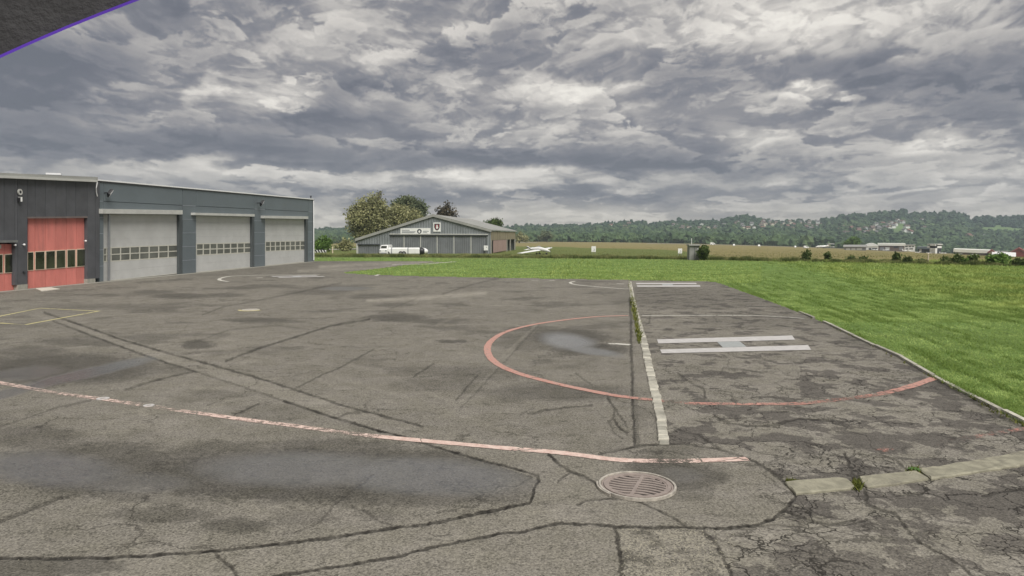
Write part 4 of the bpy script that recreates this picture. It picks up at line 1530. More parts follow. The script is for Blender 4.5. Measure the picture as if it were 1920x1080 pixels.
# ================================================================== dark building with red folding doors
C_ = HF.pt(-330, base_row(-330))
left = thing('red_door_building', 'dark clad workshop building with salmon red folding doors at the left edge', 'building', tuple(HF.pt(60, 541) * 1.0))
LT = lambda x: 334.0 + (341.0 - 334.0) / 183.0 * x        # top of the cladding
LB = lambda x: 548.5 + (530.0 - 548.5) / 178.0 * x        # foot of the front
wall_bot = lambda x: LB(x) - 11.5 + (0.02 * x)            # cladding stops over a concrete plinth
seams = [x for x in (-330, -250, -170, -100, -60, -33, -12, 7.7, 28.0, 33.0, 52.0, 66, 85, 105, 124, 142, 163.5, 178.5, 187)]
for a, b in zip(seams[:-1], seams[1:]):
    if a < 28.0 and b > -66:                 # over the small red doors
        botf = lambda x: 455.5 - 0.01 * x
    elif a >= 52.0 and b <= 163.5:           # over the big red doors
        botf = lambda x: 408.6 + (407.8 - 408.6) * (x - 52) / 111
    elif b <= -60:
        botf = LB
    else:
        botf = wall_bot
    HF.put('cladding_panel', [(a + 0.35, botf(a)), (b - 0.35, botf(b)), (b - 0.35, LT(b)), (a + 0.35, LT(a))], 0.10, 0.45, M['clad_dark'], left)
mb = MB()
mb.prism([HF.pt(-330, LB(-330), -0.36), HF.pt(187, LB(187), -0.36), HF.pt(187, LT(187), -0.36), HF.pt(-330, LT(-330), -0.36)],
         [HF.pt(-330, LB(-330), -0.36) + bk * 20, HF.pt(187, LB(187), -0.36) + bk * 20, HF.pt(187, LT(187), -0.36) + bk * 20, HF.pt(-330, LT(-330), -0.36) + bk * 20])
mb.build('shell', M['clad_dark'], left)
HF.put('gutter', [(-330, 331.8 - 12.6), (183.5, 341.3), (183.5, 337.6), (-330, 325.0 - 12.6)], 0.36, 0.27, M['trim_light'], left)
HF.put('roof_edge', [(-330, 326.5 - 12.6), (183.5, 338.4), (183.5, 332.0), (-330, 321.6 - 12.6)], 0.22, 0.5, M['roof_grey'], left)
for a, b in ((33.0, 52.0), (163.8, 179.0)):
    HF.put('plinth', [(a, LB(a) + 1.2), (b, LB(b) + 1.2), (b, wall_bot(b)), (a, wall_bot(a))], 0.12, 0.45, M['concrete'], left)
# conductor wire at the junction
mb = MB()
pts = [HF.pt(182.5, 342, .38), HF.pt(180.6, 352, .3), HF.pt(180.8, 360, .2), HF.pt(182.5, 368, .15)]
for a, b in zip(pts[:-1], pts[1:]):
    mb.tube(a, b, 0.03, n=6)
mb.build('drain_spout', M['trim_white'], left)

# big folding door, six leaves
OFFD = -0.10
bdb = lambda x: 544.6 + (531.3 - 544.6) * (x - 53) / 106.5
bwt = lambda x: 473.6 + (467.4 - 473.6) * (x - 53) / 106.5
bwb = lambda x: 506.4 + (498.0 - 506.4) * (x - 53) / 106.5
leaves = [(53.0, 65.5, 53.0, 62.3, .0), (65.8, 85.5, 67.3, 83.2, 1), (85.8, 104.7, 87.3, 102.8, 1), (105.0, 124.8, 106.8, 122.0, 1), (125.1, 143.3, 127.2, 140.6, 1), (143.6, 160.0, 145.2, 160.0, 0)]
for a, b, w0, w1, _ in leaves:
    lf = HF.put('door_leaf', [(a, bdb(a)), (b - .3, bdb(b)), (b - .3, 407.2), (a, 407.2)], OFFD, 0.07, M['red_door'], left)
    if a > 124:
        lf['label'] = 'red folding door leaf with a scuffed lower half'
    fr = HF.put('frame', [(w0 - 1.4, bwb(w0) + 1.4), (w1 + 1.4 if w1 < 160 else 160, bwb(w1) + 1.4), (w1 + 1.4 if w1 < 160 else 160, bwt(w1) - 1.4), (w0 - 1.4, bwt(w0) - 1.4)], OFFD + 0.03, 0.04, M['cream'], lf)
    HF.put('glass', [(w0, bwb(w0)), (w1, bwb(w1)), (w1, bwt(w1)), (w0, bwt(w0))], OFFD + 0.045, 0.02, M['glass'], lf)
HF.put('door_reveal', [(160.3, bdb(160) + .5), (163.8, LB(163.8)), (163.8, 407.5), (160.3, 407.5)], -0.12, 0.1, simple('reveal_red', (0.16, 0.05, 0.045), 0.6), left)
HF.put('lintel', [(52.0, 409.6), (164.0, 408.6), (164.0, 405.6), (52.0, 406.6)], 0.14, 0.06, simple('lintel_brown', (0.16, 0.13, 0.12), 0.6), left)
HF.put('threshold', [(50, LB(50) + 2.2), (170, LB(170) + 1.0), (170, bdb(163) + .2), (50, bdb(52) + .2)], 0.02, 0.25, M['concrete'], left)
# small red door
for a, b, w0, w1 in ((-66, -40, -62, -44), (-39.6, -13, -36, -18), (-12.6, 8.0, -9, 4.6), (8.3, 28.0, 10.2, 25.3)):
    y = lambda x: 551.0 - 0.104 * x
    lf = HF.put('door_leaf', [(a, y(a)), (b - .3, y(b)), (b - .3, 457.5), (a, 457.5)], OFFD, 0.07, M['red_door'], left)
    fr = HF.put('frame', [(w0 - 1.4, 513 - .05 * w0), (w1 + 1.4, 513 - .05 * w1), (w1 + 1.4, 476.2 - .05 * w1), (w0 - 1.4, 477.2 - .05 * w0)], OFFD + 0.03, 0.04, M['cream'], lf)
    HF.put('glass', [(w0, 511.4 - .05 * w0), (w1, 511.2 - .05 * w1), (w1, 478 - .05 * w1), (w0, 478.6 - .05 * w0)], OFFD + 0.045, 0.02, M['glass'], lf)
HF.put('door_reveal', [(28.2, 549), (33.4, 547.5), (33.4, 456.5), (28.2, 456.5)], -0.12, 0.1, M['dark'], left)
HF.put('door_hood', [(-80, 456.6), (33.8, 454.4), (33.8, 450.2), (-80, 451.4)], 0.28, 0.18, simple('hood_grey', (0.16, 0.165, 0.16), 0.6), left)
HF.put('door_sign', [(-8, 466), (2.4, 465.8), (2.4, 458.8), (-8, 459)], -0.02, 0.02, M['trim_light'], left)


def wall_lamp(px, py, r, label, off=0.2, mat='lamp_white'):
    p = HF.pt(px, py, off)
    o = thing('wall_lamp', label, 'lamp', tuple(p), 'small round white lamps on the dark building')
    mb = MB()
    mb.tube(p - HF.n * 0.12, p - HF.n * 0.05, r * 0.6, n=10)
    mb.build('base', M['metal'], o)
    mb = MB()
    rings = []
    for k in range(6):
        a = math.pi * k / 5
        rings.append([p + HF.n * (0.0 - r * math.cos(a)) + HF.u * (r * max(math.sin(a), .05) * math.cos(t)) + Vector((0, 0, r * max(math.sin(a), .05) * math.sin(t))) for t in [2 * math.pi * i / 10 for i in range(10)]])
    mb.loft(rings)
    mb.build('globe', M[mat], o, smooth=True)


wall_lamp(28.8, 459.5, 0.055, 'small white round lamp at the top corner of the cropped red door')
wall_lamp(45.5, 458.8, 0.06, 'small white round lamp on the dark pillar between the two red doors')
wall_lamp(160.8, 451.8, 0.06, 'small white round lamp beside the big red door, nearest the grey hangar')
p = HF.pt(36.5, 360, 0.16)
o = thing('wall_fan_vent', 'round pale vent ring high on the dark cladding', 'vent', tuple(p))
for nm, r0, r1, mt in (('ring', 0.07, 0.135, 'trim_light'), ('core', 0.0, 0.06, 'black')):
    mb = MB()
    prof = [(r0, 0), (r0, .06), (r1, .06), (r1, 0)]
    vs, fs = [], []
    for i in range(20):
        a = 2 * math.pi * i / 20
        for r, z in prof:
            vs.append(p + HF.u * (r * math.cos(a)) + Vector((0, 0, r * math.sin(a) * 1.15)) + HF.n * z)
    for i in range(20):
        for k in range(4):
            fs.append((i * 4 + k, ((i + 1) % 20) * 4 + k, ((i + 1) % 20) * 4 + (k + 1) % 4, i * 4 + (k + 1) % 4))
    mb.add(vs, fs)
    mb.build(nm, M[mt], o)
p = HF.pt(40, 374, 0.16)
o = thing('wall_box', 'small white and black box under the round vent on the dark cladding', 'box', tuple(p))
HF.put('housing', [(39.4, 378), (42, 378), (42, 369.3), (39.4, 369.3)], 0.28, 0.17, M['white'], o)
HF.put('side', [(37.2, 379), (39.2, 379), (39.2, 370), (37.2, 370)], 0.26, 0.15, M['black'], o)
p = HF.pt(46, 510.5, 0.16)
o = thing('wall_socket', 'small black socket low on the dark pillar between the red doors', 'socket', tuple(p))
HF.put('box', [(44.6, 512), (47.8, 512), (47.8, 508.6), (44.6, 508.6)], 0.17, 0.06, M['black'], o)
HF.put('lid', [(45.0, 510.8), (47.4, 510.8), (47.4, 509), (45.0, 509)], 0.19, 0.02, M['dark'], o)
p = HF.pt(87, 325, -3)
o = thing('roof_ventilator', 'small flat ventilator on the roof of the dark building', 'vent', tuple(p))
mb = MB()
mb.box((p.x, p.y, p.z - .55), (0.8, 0.7, 0.9), 0.5)
mb.build('base', M['black'], o)
mb = MB()
mb.box((p.x + .45, p.y, p.z - .06), (0.75, .8, 0.10), 0.5)
mb.build('cap', M['trim_white'], o)
# pale mat on the ground before the big red door
w = [G(x, y) for x, y in ((66, 541.5), (96, 539.8), (112, 542.4), (78, 546.6))]
o = mesh_obj('door_mat', [(q.x, q.y, 0.03) for q in w] + [(q.x, q.y, 0.0) for q in w], [(0, 1, 2, 3), (0, 4, 5, 1), (1, 5, 6, 2), (2, 6, 7, 3), (3, 7, 4, 0)], simple('pale_board', (0.62, 0.58, 0.50), 0.7, 0.1, 3, dirt=.2))
tag(o, 'pale flat board lying on the ground before the big red folding door', 'board')
# concrete apron strip along the fronts
w = [HF.pt(x, LB(x) if x < 187 else base_row(x), 0.02) for x in (-330, 587)]
mb = MB()
a, b = HF.A - HF.u * 30 , HF.B
off = HF.n * 0.5
o = mesh_obj('drip_strip', [(a.x, a.y, .006), (b.x, b.y, .006), (b.x + off.x, b.y + off.y, .006), (a.x + off.x, a.y + off.y, .006)], [(3, 2, 1, 0)], M['concrete'])
o['kind'] = 'structure'

# ================================================================== gabled hangar across the field
FR = TG(920, 475.5)
FR.z = float(terrain_z(FR.x, FR.y))
ZB = FR.z - 0.15
w_ = Vector((0.118, 0.993, 0)).normalized()          # depth direction
u_ = Vector((-w_.y, w_.x, 0))                        # along the front, to the left
GF = Front(FR, FR + u_ * 10)
gab = thing('gable_hangar', 'grey corrugated gable hangar with wide sliding doors across the field', 'hangar', (FR.x + u_.x * 12, FR.y + u_.y * 12, FR.z), rotz=0.0)
gt = thing_base = None


def gput(name, poly, off, th, mat, parent=gab):
    return GF.put(name, poly, off, th, mat, parent)


# front wall built as profiled panels following the gable
def gtop(px):
    return np.interp(px, [668, 812, 920], [448.8, 405.0, 432.0])


gx = [668, 690, 711, 731, 757, 783, 812, 840, 866, 890, 912, 920]
for a, b in zip(gx[:-1], gx[1:]):
    if a >= 731 and b <= 912:
        fb = lambda x: 440.6
    elif a >= 668 and b <= 711:
        fb = lambda x: 457.5
    else:
        fb = lambda x: 477.5
    gput('wall_panel', [(a + .1, fb(a)), (b - .1, fb(b)), (b - .1, gtop(b)), (a + .1, gtop(a))], 0.0, 0.2, M['sheet'])
gput('corner_post', [(668.2, 478), (671.2, 478), (671.2, 458), (668.2, 456)], 0.03, 0.15, M['trim_light'])
for a, b in zip((731, 757.5, 788.5, 819.5, 851, 883), (757.5, 788.5, 819.5, 851, 883, 912)):
    gput('sliding_door', [(a + .3, 477), (b - .3, 477), (b - .3, 441.0), (a + .3, 441.0)], -0.12, 0.08, M['sheet_door'])
for x in (757.5, 788.5, 819.5, 851, 883):
    gput('door_stile', [(x - .8, 477), (x + .8, 477), (x + .8, 441.4), (x - .8, 441.4)], -0.05, 0.06, M['trim_light'])
gput('door_track', [(730, 441.6), (915, 442.4), (915, 440.6), (730, 439.8)], 0.10, 0.22, M['dark'])
gput('lintel', [(730, 439.6), (915, 440.4), (915, 438.6), (730, 437.9)], 0.14, 0.15, M['trim_light'])
gput('sliding_door', [(671.5, 477), (691, 477), (691, 459), (671.5, 459)], -0.12, 0.08, M['sheet_door'])
gput('sliding_door', [(691.4, 477), (711, 477), (711, 459), (691.4, 459)], -0.12, 0.08, M['sheet_door'])
gput('door_track', [(670, 459.2), (712, 459.2), (712, 457.6), (670, 457.6)], 0.1, 0.22, M['dark'])
# roof: two sheets with real thickness running back
RL = GF.pt(665.5, 449.8, 0.25)
RT = GF.pt(812, 403.6, 0.25)
RR = GF.pt(921.5, 432.6, 0.25)
LEN = 36.0
mb = MB()
for p0, p1 in ((RL, RT), (RT, RR)):
    th = Vector((0, 0, 0.16))
    mb.prism([p0, p1, p1 + th, p0 + th], [p0 + w_ * LEN, p1 + w_ * LEN, p1 + w_ * LEN + th, p0 + w_ * LEN + th])
mb.build('roof', M['roof_grey'], gab)
mb = MB()
for p0, p1 in ((RL, RT), (RT, RR)):
    f = GF.n * 0.03
    mb.prism([p0 + f - Vector((0, 0, .22)), p1 + f - Vector((0, 0, .22)), p1 + f + Vector((0, 0, .20)), p0 + f + Vector((0, 0, .20))],
             [p0 - Vector((0, 0, .22)), p1 - Vector((0, 0, .22)), p1 + Vector((0, 0, .20)), p0 + Vector((0, 0, .20))])
mb.build('barge_board', M['roof_grey'], gab)
# left wall and back
mb = MB()
zt = RL.z
L0 = GF.pt(668.3, 477.5)
mb.prism([(L0.x, L0.y, ZB), (L0.x, L0.y, zt - .1), (L0.x + w_.x * 34, L0.y + w_.y * 34, zt - .1), (L0.x + w_.x * 34, L0.y + w_.y * 34, ZB)],
         [(L0.x - u_.x * .2, L0.y - u_.y * .2, ZB), (L0.x - u_.x * .2, L0.y - u_.y * .2, zt - .1), (L0.x + w_.x * 34 - u_.x * .2, L0.y + w_.y * 34, zt - .1), (L0.x + w_.x * 34 - u_.x * .2, L0.y + w_.y * 34, ZB)])
mb.build('side_wall', M['sheet'], gab)
# right side: tan boards above, pink sliding door and open bays below
SF = Front(FR, FR + w_ * 10)
eave = 434.2


def sput(name, poly, off, th, mat):
    mb = MB()
    f = [SF.pt(x, y, off) for x, y in poly]
    mb.prism(f, [p - SF.n * th for p in f])
    return mb.build(name, mat, gab)


M['tan'] = simple('tan_boards', (0.26, 0.225, 0.15), 0.8, 0.18, 0.8, dirt=0.2)
M['pink'] = simple('faded_pink_door', (0.36, 0.25, 0.225), 0.7, 0.14, 0.6, dirt=0.2, stretch=(3, 3, 0.3))
ZE = SF.pt(921, 433.5).z
for a, b in ((921.5, 937), (937.3, 952), (952.3, 966.5)):
    def zr(x, z):
        p = SF.pt(x, 450)
        k = to_px(np.array(p.x), np.array(p.y), np.array(z))
        return float(k[1])
    sput('side_board', [(a, zr(a, ZE - 1.45)), (b, zr(b, ZE - 1.45)), (b, zr(b, ZE)), (a, zr(a, ZE))], 0.0, 0.15, M['tan'])
for a, b in ((925.5, 934.0), (934.2, 942.5), (942.7, 949.5)):
    sput('side_door', [(a, zr(a, ZB + .2)), (b, zr(b, ZB + .2)), (b, zr(b, ZE - 1.5)), (a, zr(a, ZE - 1.5))], 0.25, 0.08, M['pink'])
for x in (921.8, 951.0, 957.5, 966.0):
    sput('post', [(x - .6, zr(x, ZB)), (x + .6, zr(x, ZB)), (x + .6, zr(x, ZE - 1.4)), (x - .6, zr(x, ZE - 1.4))], 0.02, 0.14, M['concrete'])
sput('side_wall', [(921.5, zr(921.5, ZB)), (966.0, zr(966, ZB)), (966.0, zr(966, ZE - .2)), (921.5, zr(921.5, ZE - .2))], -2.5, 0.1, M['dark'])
bw = [FR + w_ * 34 + u_ * 0.3, FR + w_ * 34 + u_ * 23.6]
mb = MB()
mb.prism([(bw[0].x, bw[0].y, ZB - .5), (bw[1].x, bw[1].y, ZB - .5), (bw[1].x, bw[1].y, RL.z - .1), (bw[0].x, bw[0].y, ZE)],
         [(bw[0].x, bw[0].y - .2, ZB - .5), (bw[1].x, bw[1].y - .2, ZB - .5), (bw[1].x, bw[1].y - .2, RL.z - .1), (bw[0].x, bw[0].y - .2, ZE)])
mb.build('back_wall', M['sheet'], gab)


# signs on the gable
def gsign(name, px, py, label, cat='sign'):
    p = GF.pt(px, py, 0.05)
    return thing(name, label, cat, tuple(p))


def gdisc(cx, cy, r, off, mat, parent, name, n=18, sy=1.0, shape=None):
    pts = shape or [(cx + r * math.cos(2 * math.pi * i / n), cy - r * sy * math.sin(2 * math.pi * i / n)) for i in range(n)]
    GF.put(name, pts, off, 0.012, mat, parent)


M['ink'] = simple('grey_lettering', (0.25, 0.26, 0.28), 0.6, 0.05, 3)
M['navy'] = simple('dark_emblem', (0.03, 0.035, 0.05), 0.6, 0.05, 3)
M['crest_red'] = simple('crest_red', (0.22, 0.04, 0.04), 0.6, 0.05, 3)
s1 = gsign('long_sign', 779, 434, 'long white sign board with grey lettering and a round emblem on the gable')
GF.put('board', [(750.8, 440.2), (807, 440.0), (807, 427.6), (750.8, 428.0)], 0.10, 0.08, M['white'], s1)
for a, b, y, h in ((753.5, 768, 431.6, .8), (753.5, 779, 434.6, .8), (753.5, 777, 436.4, .5), (793, 804, 433.6, .6), (793, 801, 436, .5)):
    GF.put('lettering', [(a, y + h), (b, y + h), (b, y - h), (a, y - h)], 0.112, 0.012, M['ink'], s1)
gdisc(786.3, 433.7, 4.3, 0.116, M['navy'], s1, 'emblem')
gdisc(786.3, 434.2, 1.9, 0.124, M['white'], s1, 'emblem_figure', sy=1.3)
s2 = gsign('crest_sign', 819, 426, 'white square sign with a dark red crest under the hangar gable')
GF.put('board', [(812.3, 434.3), (826.2, 434.3), (826.2, 417.2), (812.3, 417.2)], 0.10, 0.08, M['white'], s2)
sh = [(814.2, 419.3), (824.4, 419.3), (824.4, 426.5), (822.6, 430.2), (819.3, 432.4), (816.0, 430.2), (814.2, 426.5)]
gdisc(0, 0, 0, 0.112, M['navy'], s2, 'shield', shape=sh)
sh2 = [(815.6, 421.0), (823.0, 421.0), (823.0, 426.2), (821.6, 429.0), (819.3, 430.6), (817.0, 429.0), (815.6, 426.2)]
gdisc(0, 0, 0, 0.122, M['crest_red'], s2, 'shield_field', shape=sh2)
gdisc(0, 0, 0, 0.130, M['white'], s2, 'figure', shape=[(818.4, 421.6), (820.3, 421.6), (820.6, 424.5), (822.0, 426.8), (819.4, 429.4), (817.2, 427.4), (818.2, 425)])
s3 = gsign('small_notice', 911, 464.5, 'small white notice at the right end of the hangar doors')
GF.put('board', [(907.2, 469.4), (915, 469.4), (915, 460.6), (907.2, 460.2)], 0.3, 0.06, M['white'], s3)
GF.put('post', [(910.6, 477), (911.8, 477), (911.8, 469), (910.6, 469)], 0.26, 0.05, M['metal'], s3)
GF.put('lettering', [(911.3, 464.5), (913.2, 464), (913.0, 462.6), (911.6, 463)], 0.315, 0.012, M['ink'], s3)

# ================================================================== hills and the far wood
RIDGE = [(400, 438), (590, 434), (620, 433), (640, 431), (700, 432), (962, 430), (975, 428), (1010, 428), (1050, 428), (1100, 427), (1125, 424), (1170, 420), (1215, 422), (1230, 424), (1262, 419), (1300, 420),
         (1330, 419), (1347, 421), (1362, 414), (1395, 410), (1418, 415), (1440, 420), (1470, 419), (1495, 416), (1520, 418), (1546, 414), (1580, 410), (1605, 404), (1661, 404), (1672, 400), (1690, 400),
         (1704, 406), (1729, 403), (1784, 403), (1802, 406), (1816, 418), (1824, 415), (1840, 412), (1904, 412), (1960, 415), (2100, 418), (2400, 425)]
RX = np.array([p[0] for p in RIDGE], float)
RY = np.array([p[1] for p in RIDGE], float)


def foot_row(px):
    c = (np.asarray(px, float) - 960) / FPX
    return 440 + FPX * slope_at(c) + 3.2


YN, YF = 800.0, 1500.0


def hill_point(px, t):
    """t = 0 at the foot of the hills, 1 at the crest"""
    Y = YN + (YF - YN) * t
    r0, r1 = foot_row(px), np.interp(px, RX, RY) + 2.0
    r = r0 + (r1 - r0) * (t ** 0.85)
    x = (np.asarray(px, float) - 960) / FPX * Y
    z = CAM_H + (440 - r) / FPX * Y
    return x, Y, z


M['hill'] = simple('hill_meadow', (0.115, 0.185, 0.055), 0.95, 0.25, 0.01)
pxs = np.linspace(300, 2500, 221)
ts = np.concatenate([np.linspace(0, 1, 24)])
Pg, Tg = np.meshgrid(pxs, ts)
hx, hy, hz = hill_point(Pg, Tg)
hz = np.where(Tg == 0, hz - 6, hz)
back = np.stack([hx[-1] * 1.5, hy[-1] * 1.5, hz[-1] - 60], -1)
V = np.concatenate([np.stack([hx, hy, hz], -1).reshape(-1, 3), back])
nr, nc = len(ts) + 1, len(pxs)
ii = np.arange(nr * nc).reshape(nr, nc)
q = np.stack([ii[:-1, :-1], ii[:-1, 1:], ii[1:, 1:], ii[1:, :-1]], -1).reshape(-1, 4)
np_mesh('hills', V, q, M['hill'], {}, True, 'structure')

# far blue ridge seen between the hangars
M['far_ridge'] = simple('far_ridge_wood', (0.040, 0.060, 0.050), 0.95, 0.3, 0.01)


def ico(sub):
    bm = bmesh.new()
    bmesh.ops.create_icosphere(bm, subdivisions=sub, radius=1.0)
    v = np.array([tuple(x.co) for x in bm.verts])
    f = np.array([[l.index for l in p.verts] for p in bm.faces])
    bm.free()
    return v, f


ICO1, ICOF1 = ico(2)       # 42 verts, 80 faces


def crowns(name, items, mat, lump=0.48):
    """items: (x, y, z, rx, rz, tone); every crown a lumpy solid of its own outline"""
    n = len(items)
    nv = len(ICO1)
    it = np.array(items)
    V = np.repeat(ICO1[None], n, 0)
    ang = rng.uniform(0, 6.28, n)
    ca, sa = np.cos(ang)[:, None], np.sin(ang)[:, None]
    V = np.stack([V[..., 0] * ca - V[..., 1] * sa, V[..., 0] * sa + V[..., 1] * ca, V[..., 2]], -1)
    d = 1 + lump * rng.uniform(-1, 1, (n, nv))
    V = V * d[..., None]
    V[..., 0] *= it[:, 3:4]
    V[..., 1] *= it[:, 3:4]
    V[..., 2] *= it[:, 4:5]
    V += it[:, None, :3]
    F = (ICOF1[None] + (np.arange(n) * nv)[:, None, None]).reshape(-1, 3)
    tone = np.repeat(it[:, 5:6], nv, 1) + rng.uniform(-0.22, 0.22, (n, nv))
    warm = np.repeat(rng.uniform(0, 1, (n, 1)) ** 2, nv, 1)
    A = np.stack([np.clip(tone, 0, 1), warm, warm], -1).reshape(-1, 3)
    return np_mesh(name, V.reshape(-1, 3), F, mat, {'leaf': A}, False)


M['wood'] = leaf_mat('far_wood_foliage', (0.025, 0.050, 0.028), (0.100, 0.150, 0.065), 0.9, 0.0)
items = []
HOUSE_ZONES = [(1495, 424, 55, 7), (1405, 427, 60, 5), (1650, 424, 50, 8), (1620, 437, 35, 4), (1170, 427, 60, 4), (1690, 442, 30, 5), (1310, 433, 40, 4)]
CLEAR = [(1865, 432, 44, 6, -.02), (1688, 431, 22, 9, 0), (1470, 434, 16, 2.2, 0), (1745, 424, 14, 4, 0), (1905, 437, 30, 3, 0)]
for k in range(7600):
    px = rng.uniform(560, 2300) if k > 600 else rng.uniform(950, 2000)
    t = rng.uniform(0, 1.0) ** 0.9
    x, Y, z = hill_point(px, t)
    r = 440 - (float(z) - CAM_H) / Y * FPX
    if any(((px - a) / c) ** 2 + ((r - b - e * (px - a)) / d) ** 2 < 1 for a, b, c, d, e in CLEAR):
        continue
    dens = 1.0
    for a, b, c, d in HOUSE_ZONES:
        if ((px - a) / c) ** 2 + ((r - b) / d) ** 2 < 1:
            dens = 0.45
    if rng.uniform() > dens:
        continue
    s = rng.uniform(2.2, 5.6) * (0.85 if dens < 1 else 1.0) * (1.0 + 0.35 * t)
    tone = rng.uniform(0.1, 0.85) * (0.45 if t > 0.75 else 1.0)
    if px > 1812 and r < 427:
        tone *= 0.25
    items.append((float(x), Y, float(z) + s * 0.55, s, s * rng.uniform(0.75, 1.15), tone))
# trees standing up along the crest
for k in range(420):
    px = rng.uniform(960, 2000)
    x, Y, z = hill_point(px, 1.0)
    s = rng.uniform(2.2, 5.5)
    if 1540 < px < 1660:
        s *= 0.6
    items.append((float(x), Y - 5, float(z) + s * 0.9, s * rng.uniform(.7, 1.3), s * rng.uniform(0.9, 1.5), rng.uniform(0, 0.3)))
wood = crowns('far_wood', items, M['wood'])
wood['kind'] = 'stuff'
tag(wood, 'dense mixed woodland covering the low hills along the horizon', 'woodland')

# belt of trees on the flat at the foot of the hills
items = []
for k in range(2300):
    px = rng.uniform(560, 2300)
    c = (px - 960) / FPX
    Y = rng.uniform(690, 800)
    if 585 < px < 700 and k % 2:
        continue
    x = c * Y
    z = float(terrain_z(x, Y))
    h = rng.uniform(2.6, 5.6) * (0.8 if px > 1560 else 1.0) * (1.1 if 1250 < px < 1560 else 0.9)
    items.append((x, Y, z + h * 0.8, h * rng.uniform(0.7, 1.1), h * 0.95, rng.uniform(0.25, 0.95)))
belt = crowns('tree_belt', items, M['wood'])
belt['kind'] = 'stuff'
tag(belt, 'belt of green trees along the far side of the airfield below the hills', 'woodland')

# ------------------------------------------------------------------ leafy trees and shrubs
M['bark'] = simple('bark', (0.085, 0.070, 0.055), 0.9, 0.3, 6)
M['leaf_olive'] = leaf_mat('olive_foliage', (0.150, 0.165, 0.080), (0.450, 0.445, 0.235))
M['leaf_green'] = leaf_mat('fresh_foliage', (0.060, 0.115, 0.025), (0.190, 0.310, 0.070))
M['leaf_dark'] = leaf_mat('dark_foliage', (0.050, 0.048, 0.030), (0.135, 0.112, 0.070))
M['leaf_blue'] = leaf_mat('blue_green_foliage', (0.085, 0.110, 0.065), (0.250, 0.290, 0.165))
M['leaf_hedge'] = leaf_mat('hedge_foliage', (0.045, 0.072, 0.020), (0.140, 0.195, 0.060))


def foliage(name, lobes, n, size, mat, parent=None, inner=0.25):
    """leaf sprays spread through the outer part of several lobes; lobes: (centre, rx, ry, rz)"""
    vol = np.array([a * b * c for _, a, b, c in lobes]) ** 0.67
    pick = rng.choice(len(lobes), n, p=vol / vol.sum())
    C = np.array([tuple(l[0]) for l in lobes])[pick]
    S = np.array([(l[1], l[2], l[3]) for l in lobes])[pick]
    d = rng.normal(size=(n, 3))
    d /= np.linalg.norm(d, axis=1)[:, None]
    r = inner + (1 - inner) * rng.uniform(0, 1, n) ** 0.45
    r *= 1 + 0.16 * rng.normal(size=n)
    # clumping: points gather round a few hundred twigs
    P = C + d * S * r[:, None]
    nt = max(12, n // 26)
    twigs = P[rng.choice(n, nt)]
    which = rng.integers(0, nt, n)
    pull = rng.uniform(0.55, 0.97, n)[:, None]
    P = P * (1 - pull) + twigs[which] * pull + rng.normal(size=(n, 3)) * size * 1.1
    base = np.array(parent_base(parent)) if parent is not None else np.zeros(3)
    P -= base
    a = rng.normal(size=(n, 3))
    a /= np.linalg.norm(a, axis=1)[:, None]
    b = np.cross(a, rng.normal(size=(n, 3)))
    b /= np.linalg.norm(b, axis=1)[:, None] + 1e-9
    s = size * rng.uniform(0.6, 1.35, n)[:, None]
    V = np.stack([P - a * s, P + b * s * 0.6, P + a * s, P - b * s * 0.6], 1).reshape(-1, 3)
    Q = np.arange(n * 4).reshape(n, 4)
    tw = rng.uniform(0, 1, nt)[which]
    tone = np.clip(tw * 0.7 + rng.uniform(0, 0.3, n), 0, 1)
    A = np.repeat(np.stack([tone, rng.uniform(0, 1, n) ** 2, tone], -1), 4, 0)
    o = np_mesh(name, V, Q, mat, {'leaf': A}, False)
    if parent is not None:
        o.parent = parent
    return o


def tree(name, label, px, prow, lobes_px, Y, n, size, mat, group=None, trunks=None, inner=0.25, depth=1.0):
    """lobes_px: (px, row, half width px, half height px); everything stands at distance Y"""
    s = Y / FPX
    x = (px - 960) * s
    z0 = float(terrain_z(x, Y))
    t = thing(name, label, 'tree', (x, Y, z0), group)
    lobes = []
    for k, (lx, lr, rx, rz) in enumerate(lobes_px):
        yo = rng.uniform(-1, 1) * rx * s * 0.5
        c = At(lx, lr, Y)
        lobes.append((Vector((c.x, c.y + yo, c.z)), rx * s, rx * s * depth, rz * s))
    mb = MB()
    for (bx, r0) in (trunks or [(px, 0.35)]):
        b = Vector(((bx - 960) * s, Y, z0 - 0.2))
        top = max(lobes, key=lambda l: -abs(l[0].x - b.x) + l[0].z * 0.3)[0]
        m1 = b.lerp(top, 0.45) + Vector((rng.uniform(-.4, .4), rng.uniform(-.4, .4), 0))
        mb.tube(b, m1, r0, r0 * .65, 8)
        mb.tube(m1, top, r0 * .65, r0 * .2, 7)
        for l in lobes:
            if abs(l[0].x - b.x) < 60 * s:
                st = b.lerp(m1, rng.uniform(.7, 1.0))
                md = st.lerp(l[0], 0.55) + Vector((rng.uniform(-.5, .5), rng.uniform(-.5, .5), rng.uniform(-.2, .6)))
                mb.tube(st, md, r0 * .4, r0 * .22, 6)
                mb.tube(md, l[0] + Vector((0, 0, l[3] * .5)), r0 * .22, r0 * .06, 5)
                for q_ in range(4):
                    e = l[0] + Vector((rng.uniform(-1, 1) * l[1] * .9, rng.uniform(-1, 1) * l[2] * .9, rng.uniform(-.6, .9) * l[3]))
                    mb.tube(md, e, r0 * .12, r0 * .03, 4)
    mb.build('trunk', M['bark'], t)
    foliage('crown', lobes, n, size, mat, t, inner)
    return t


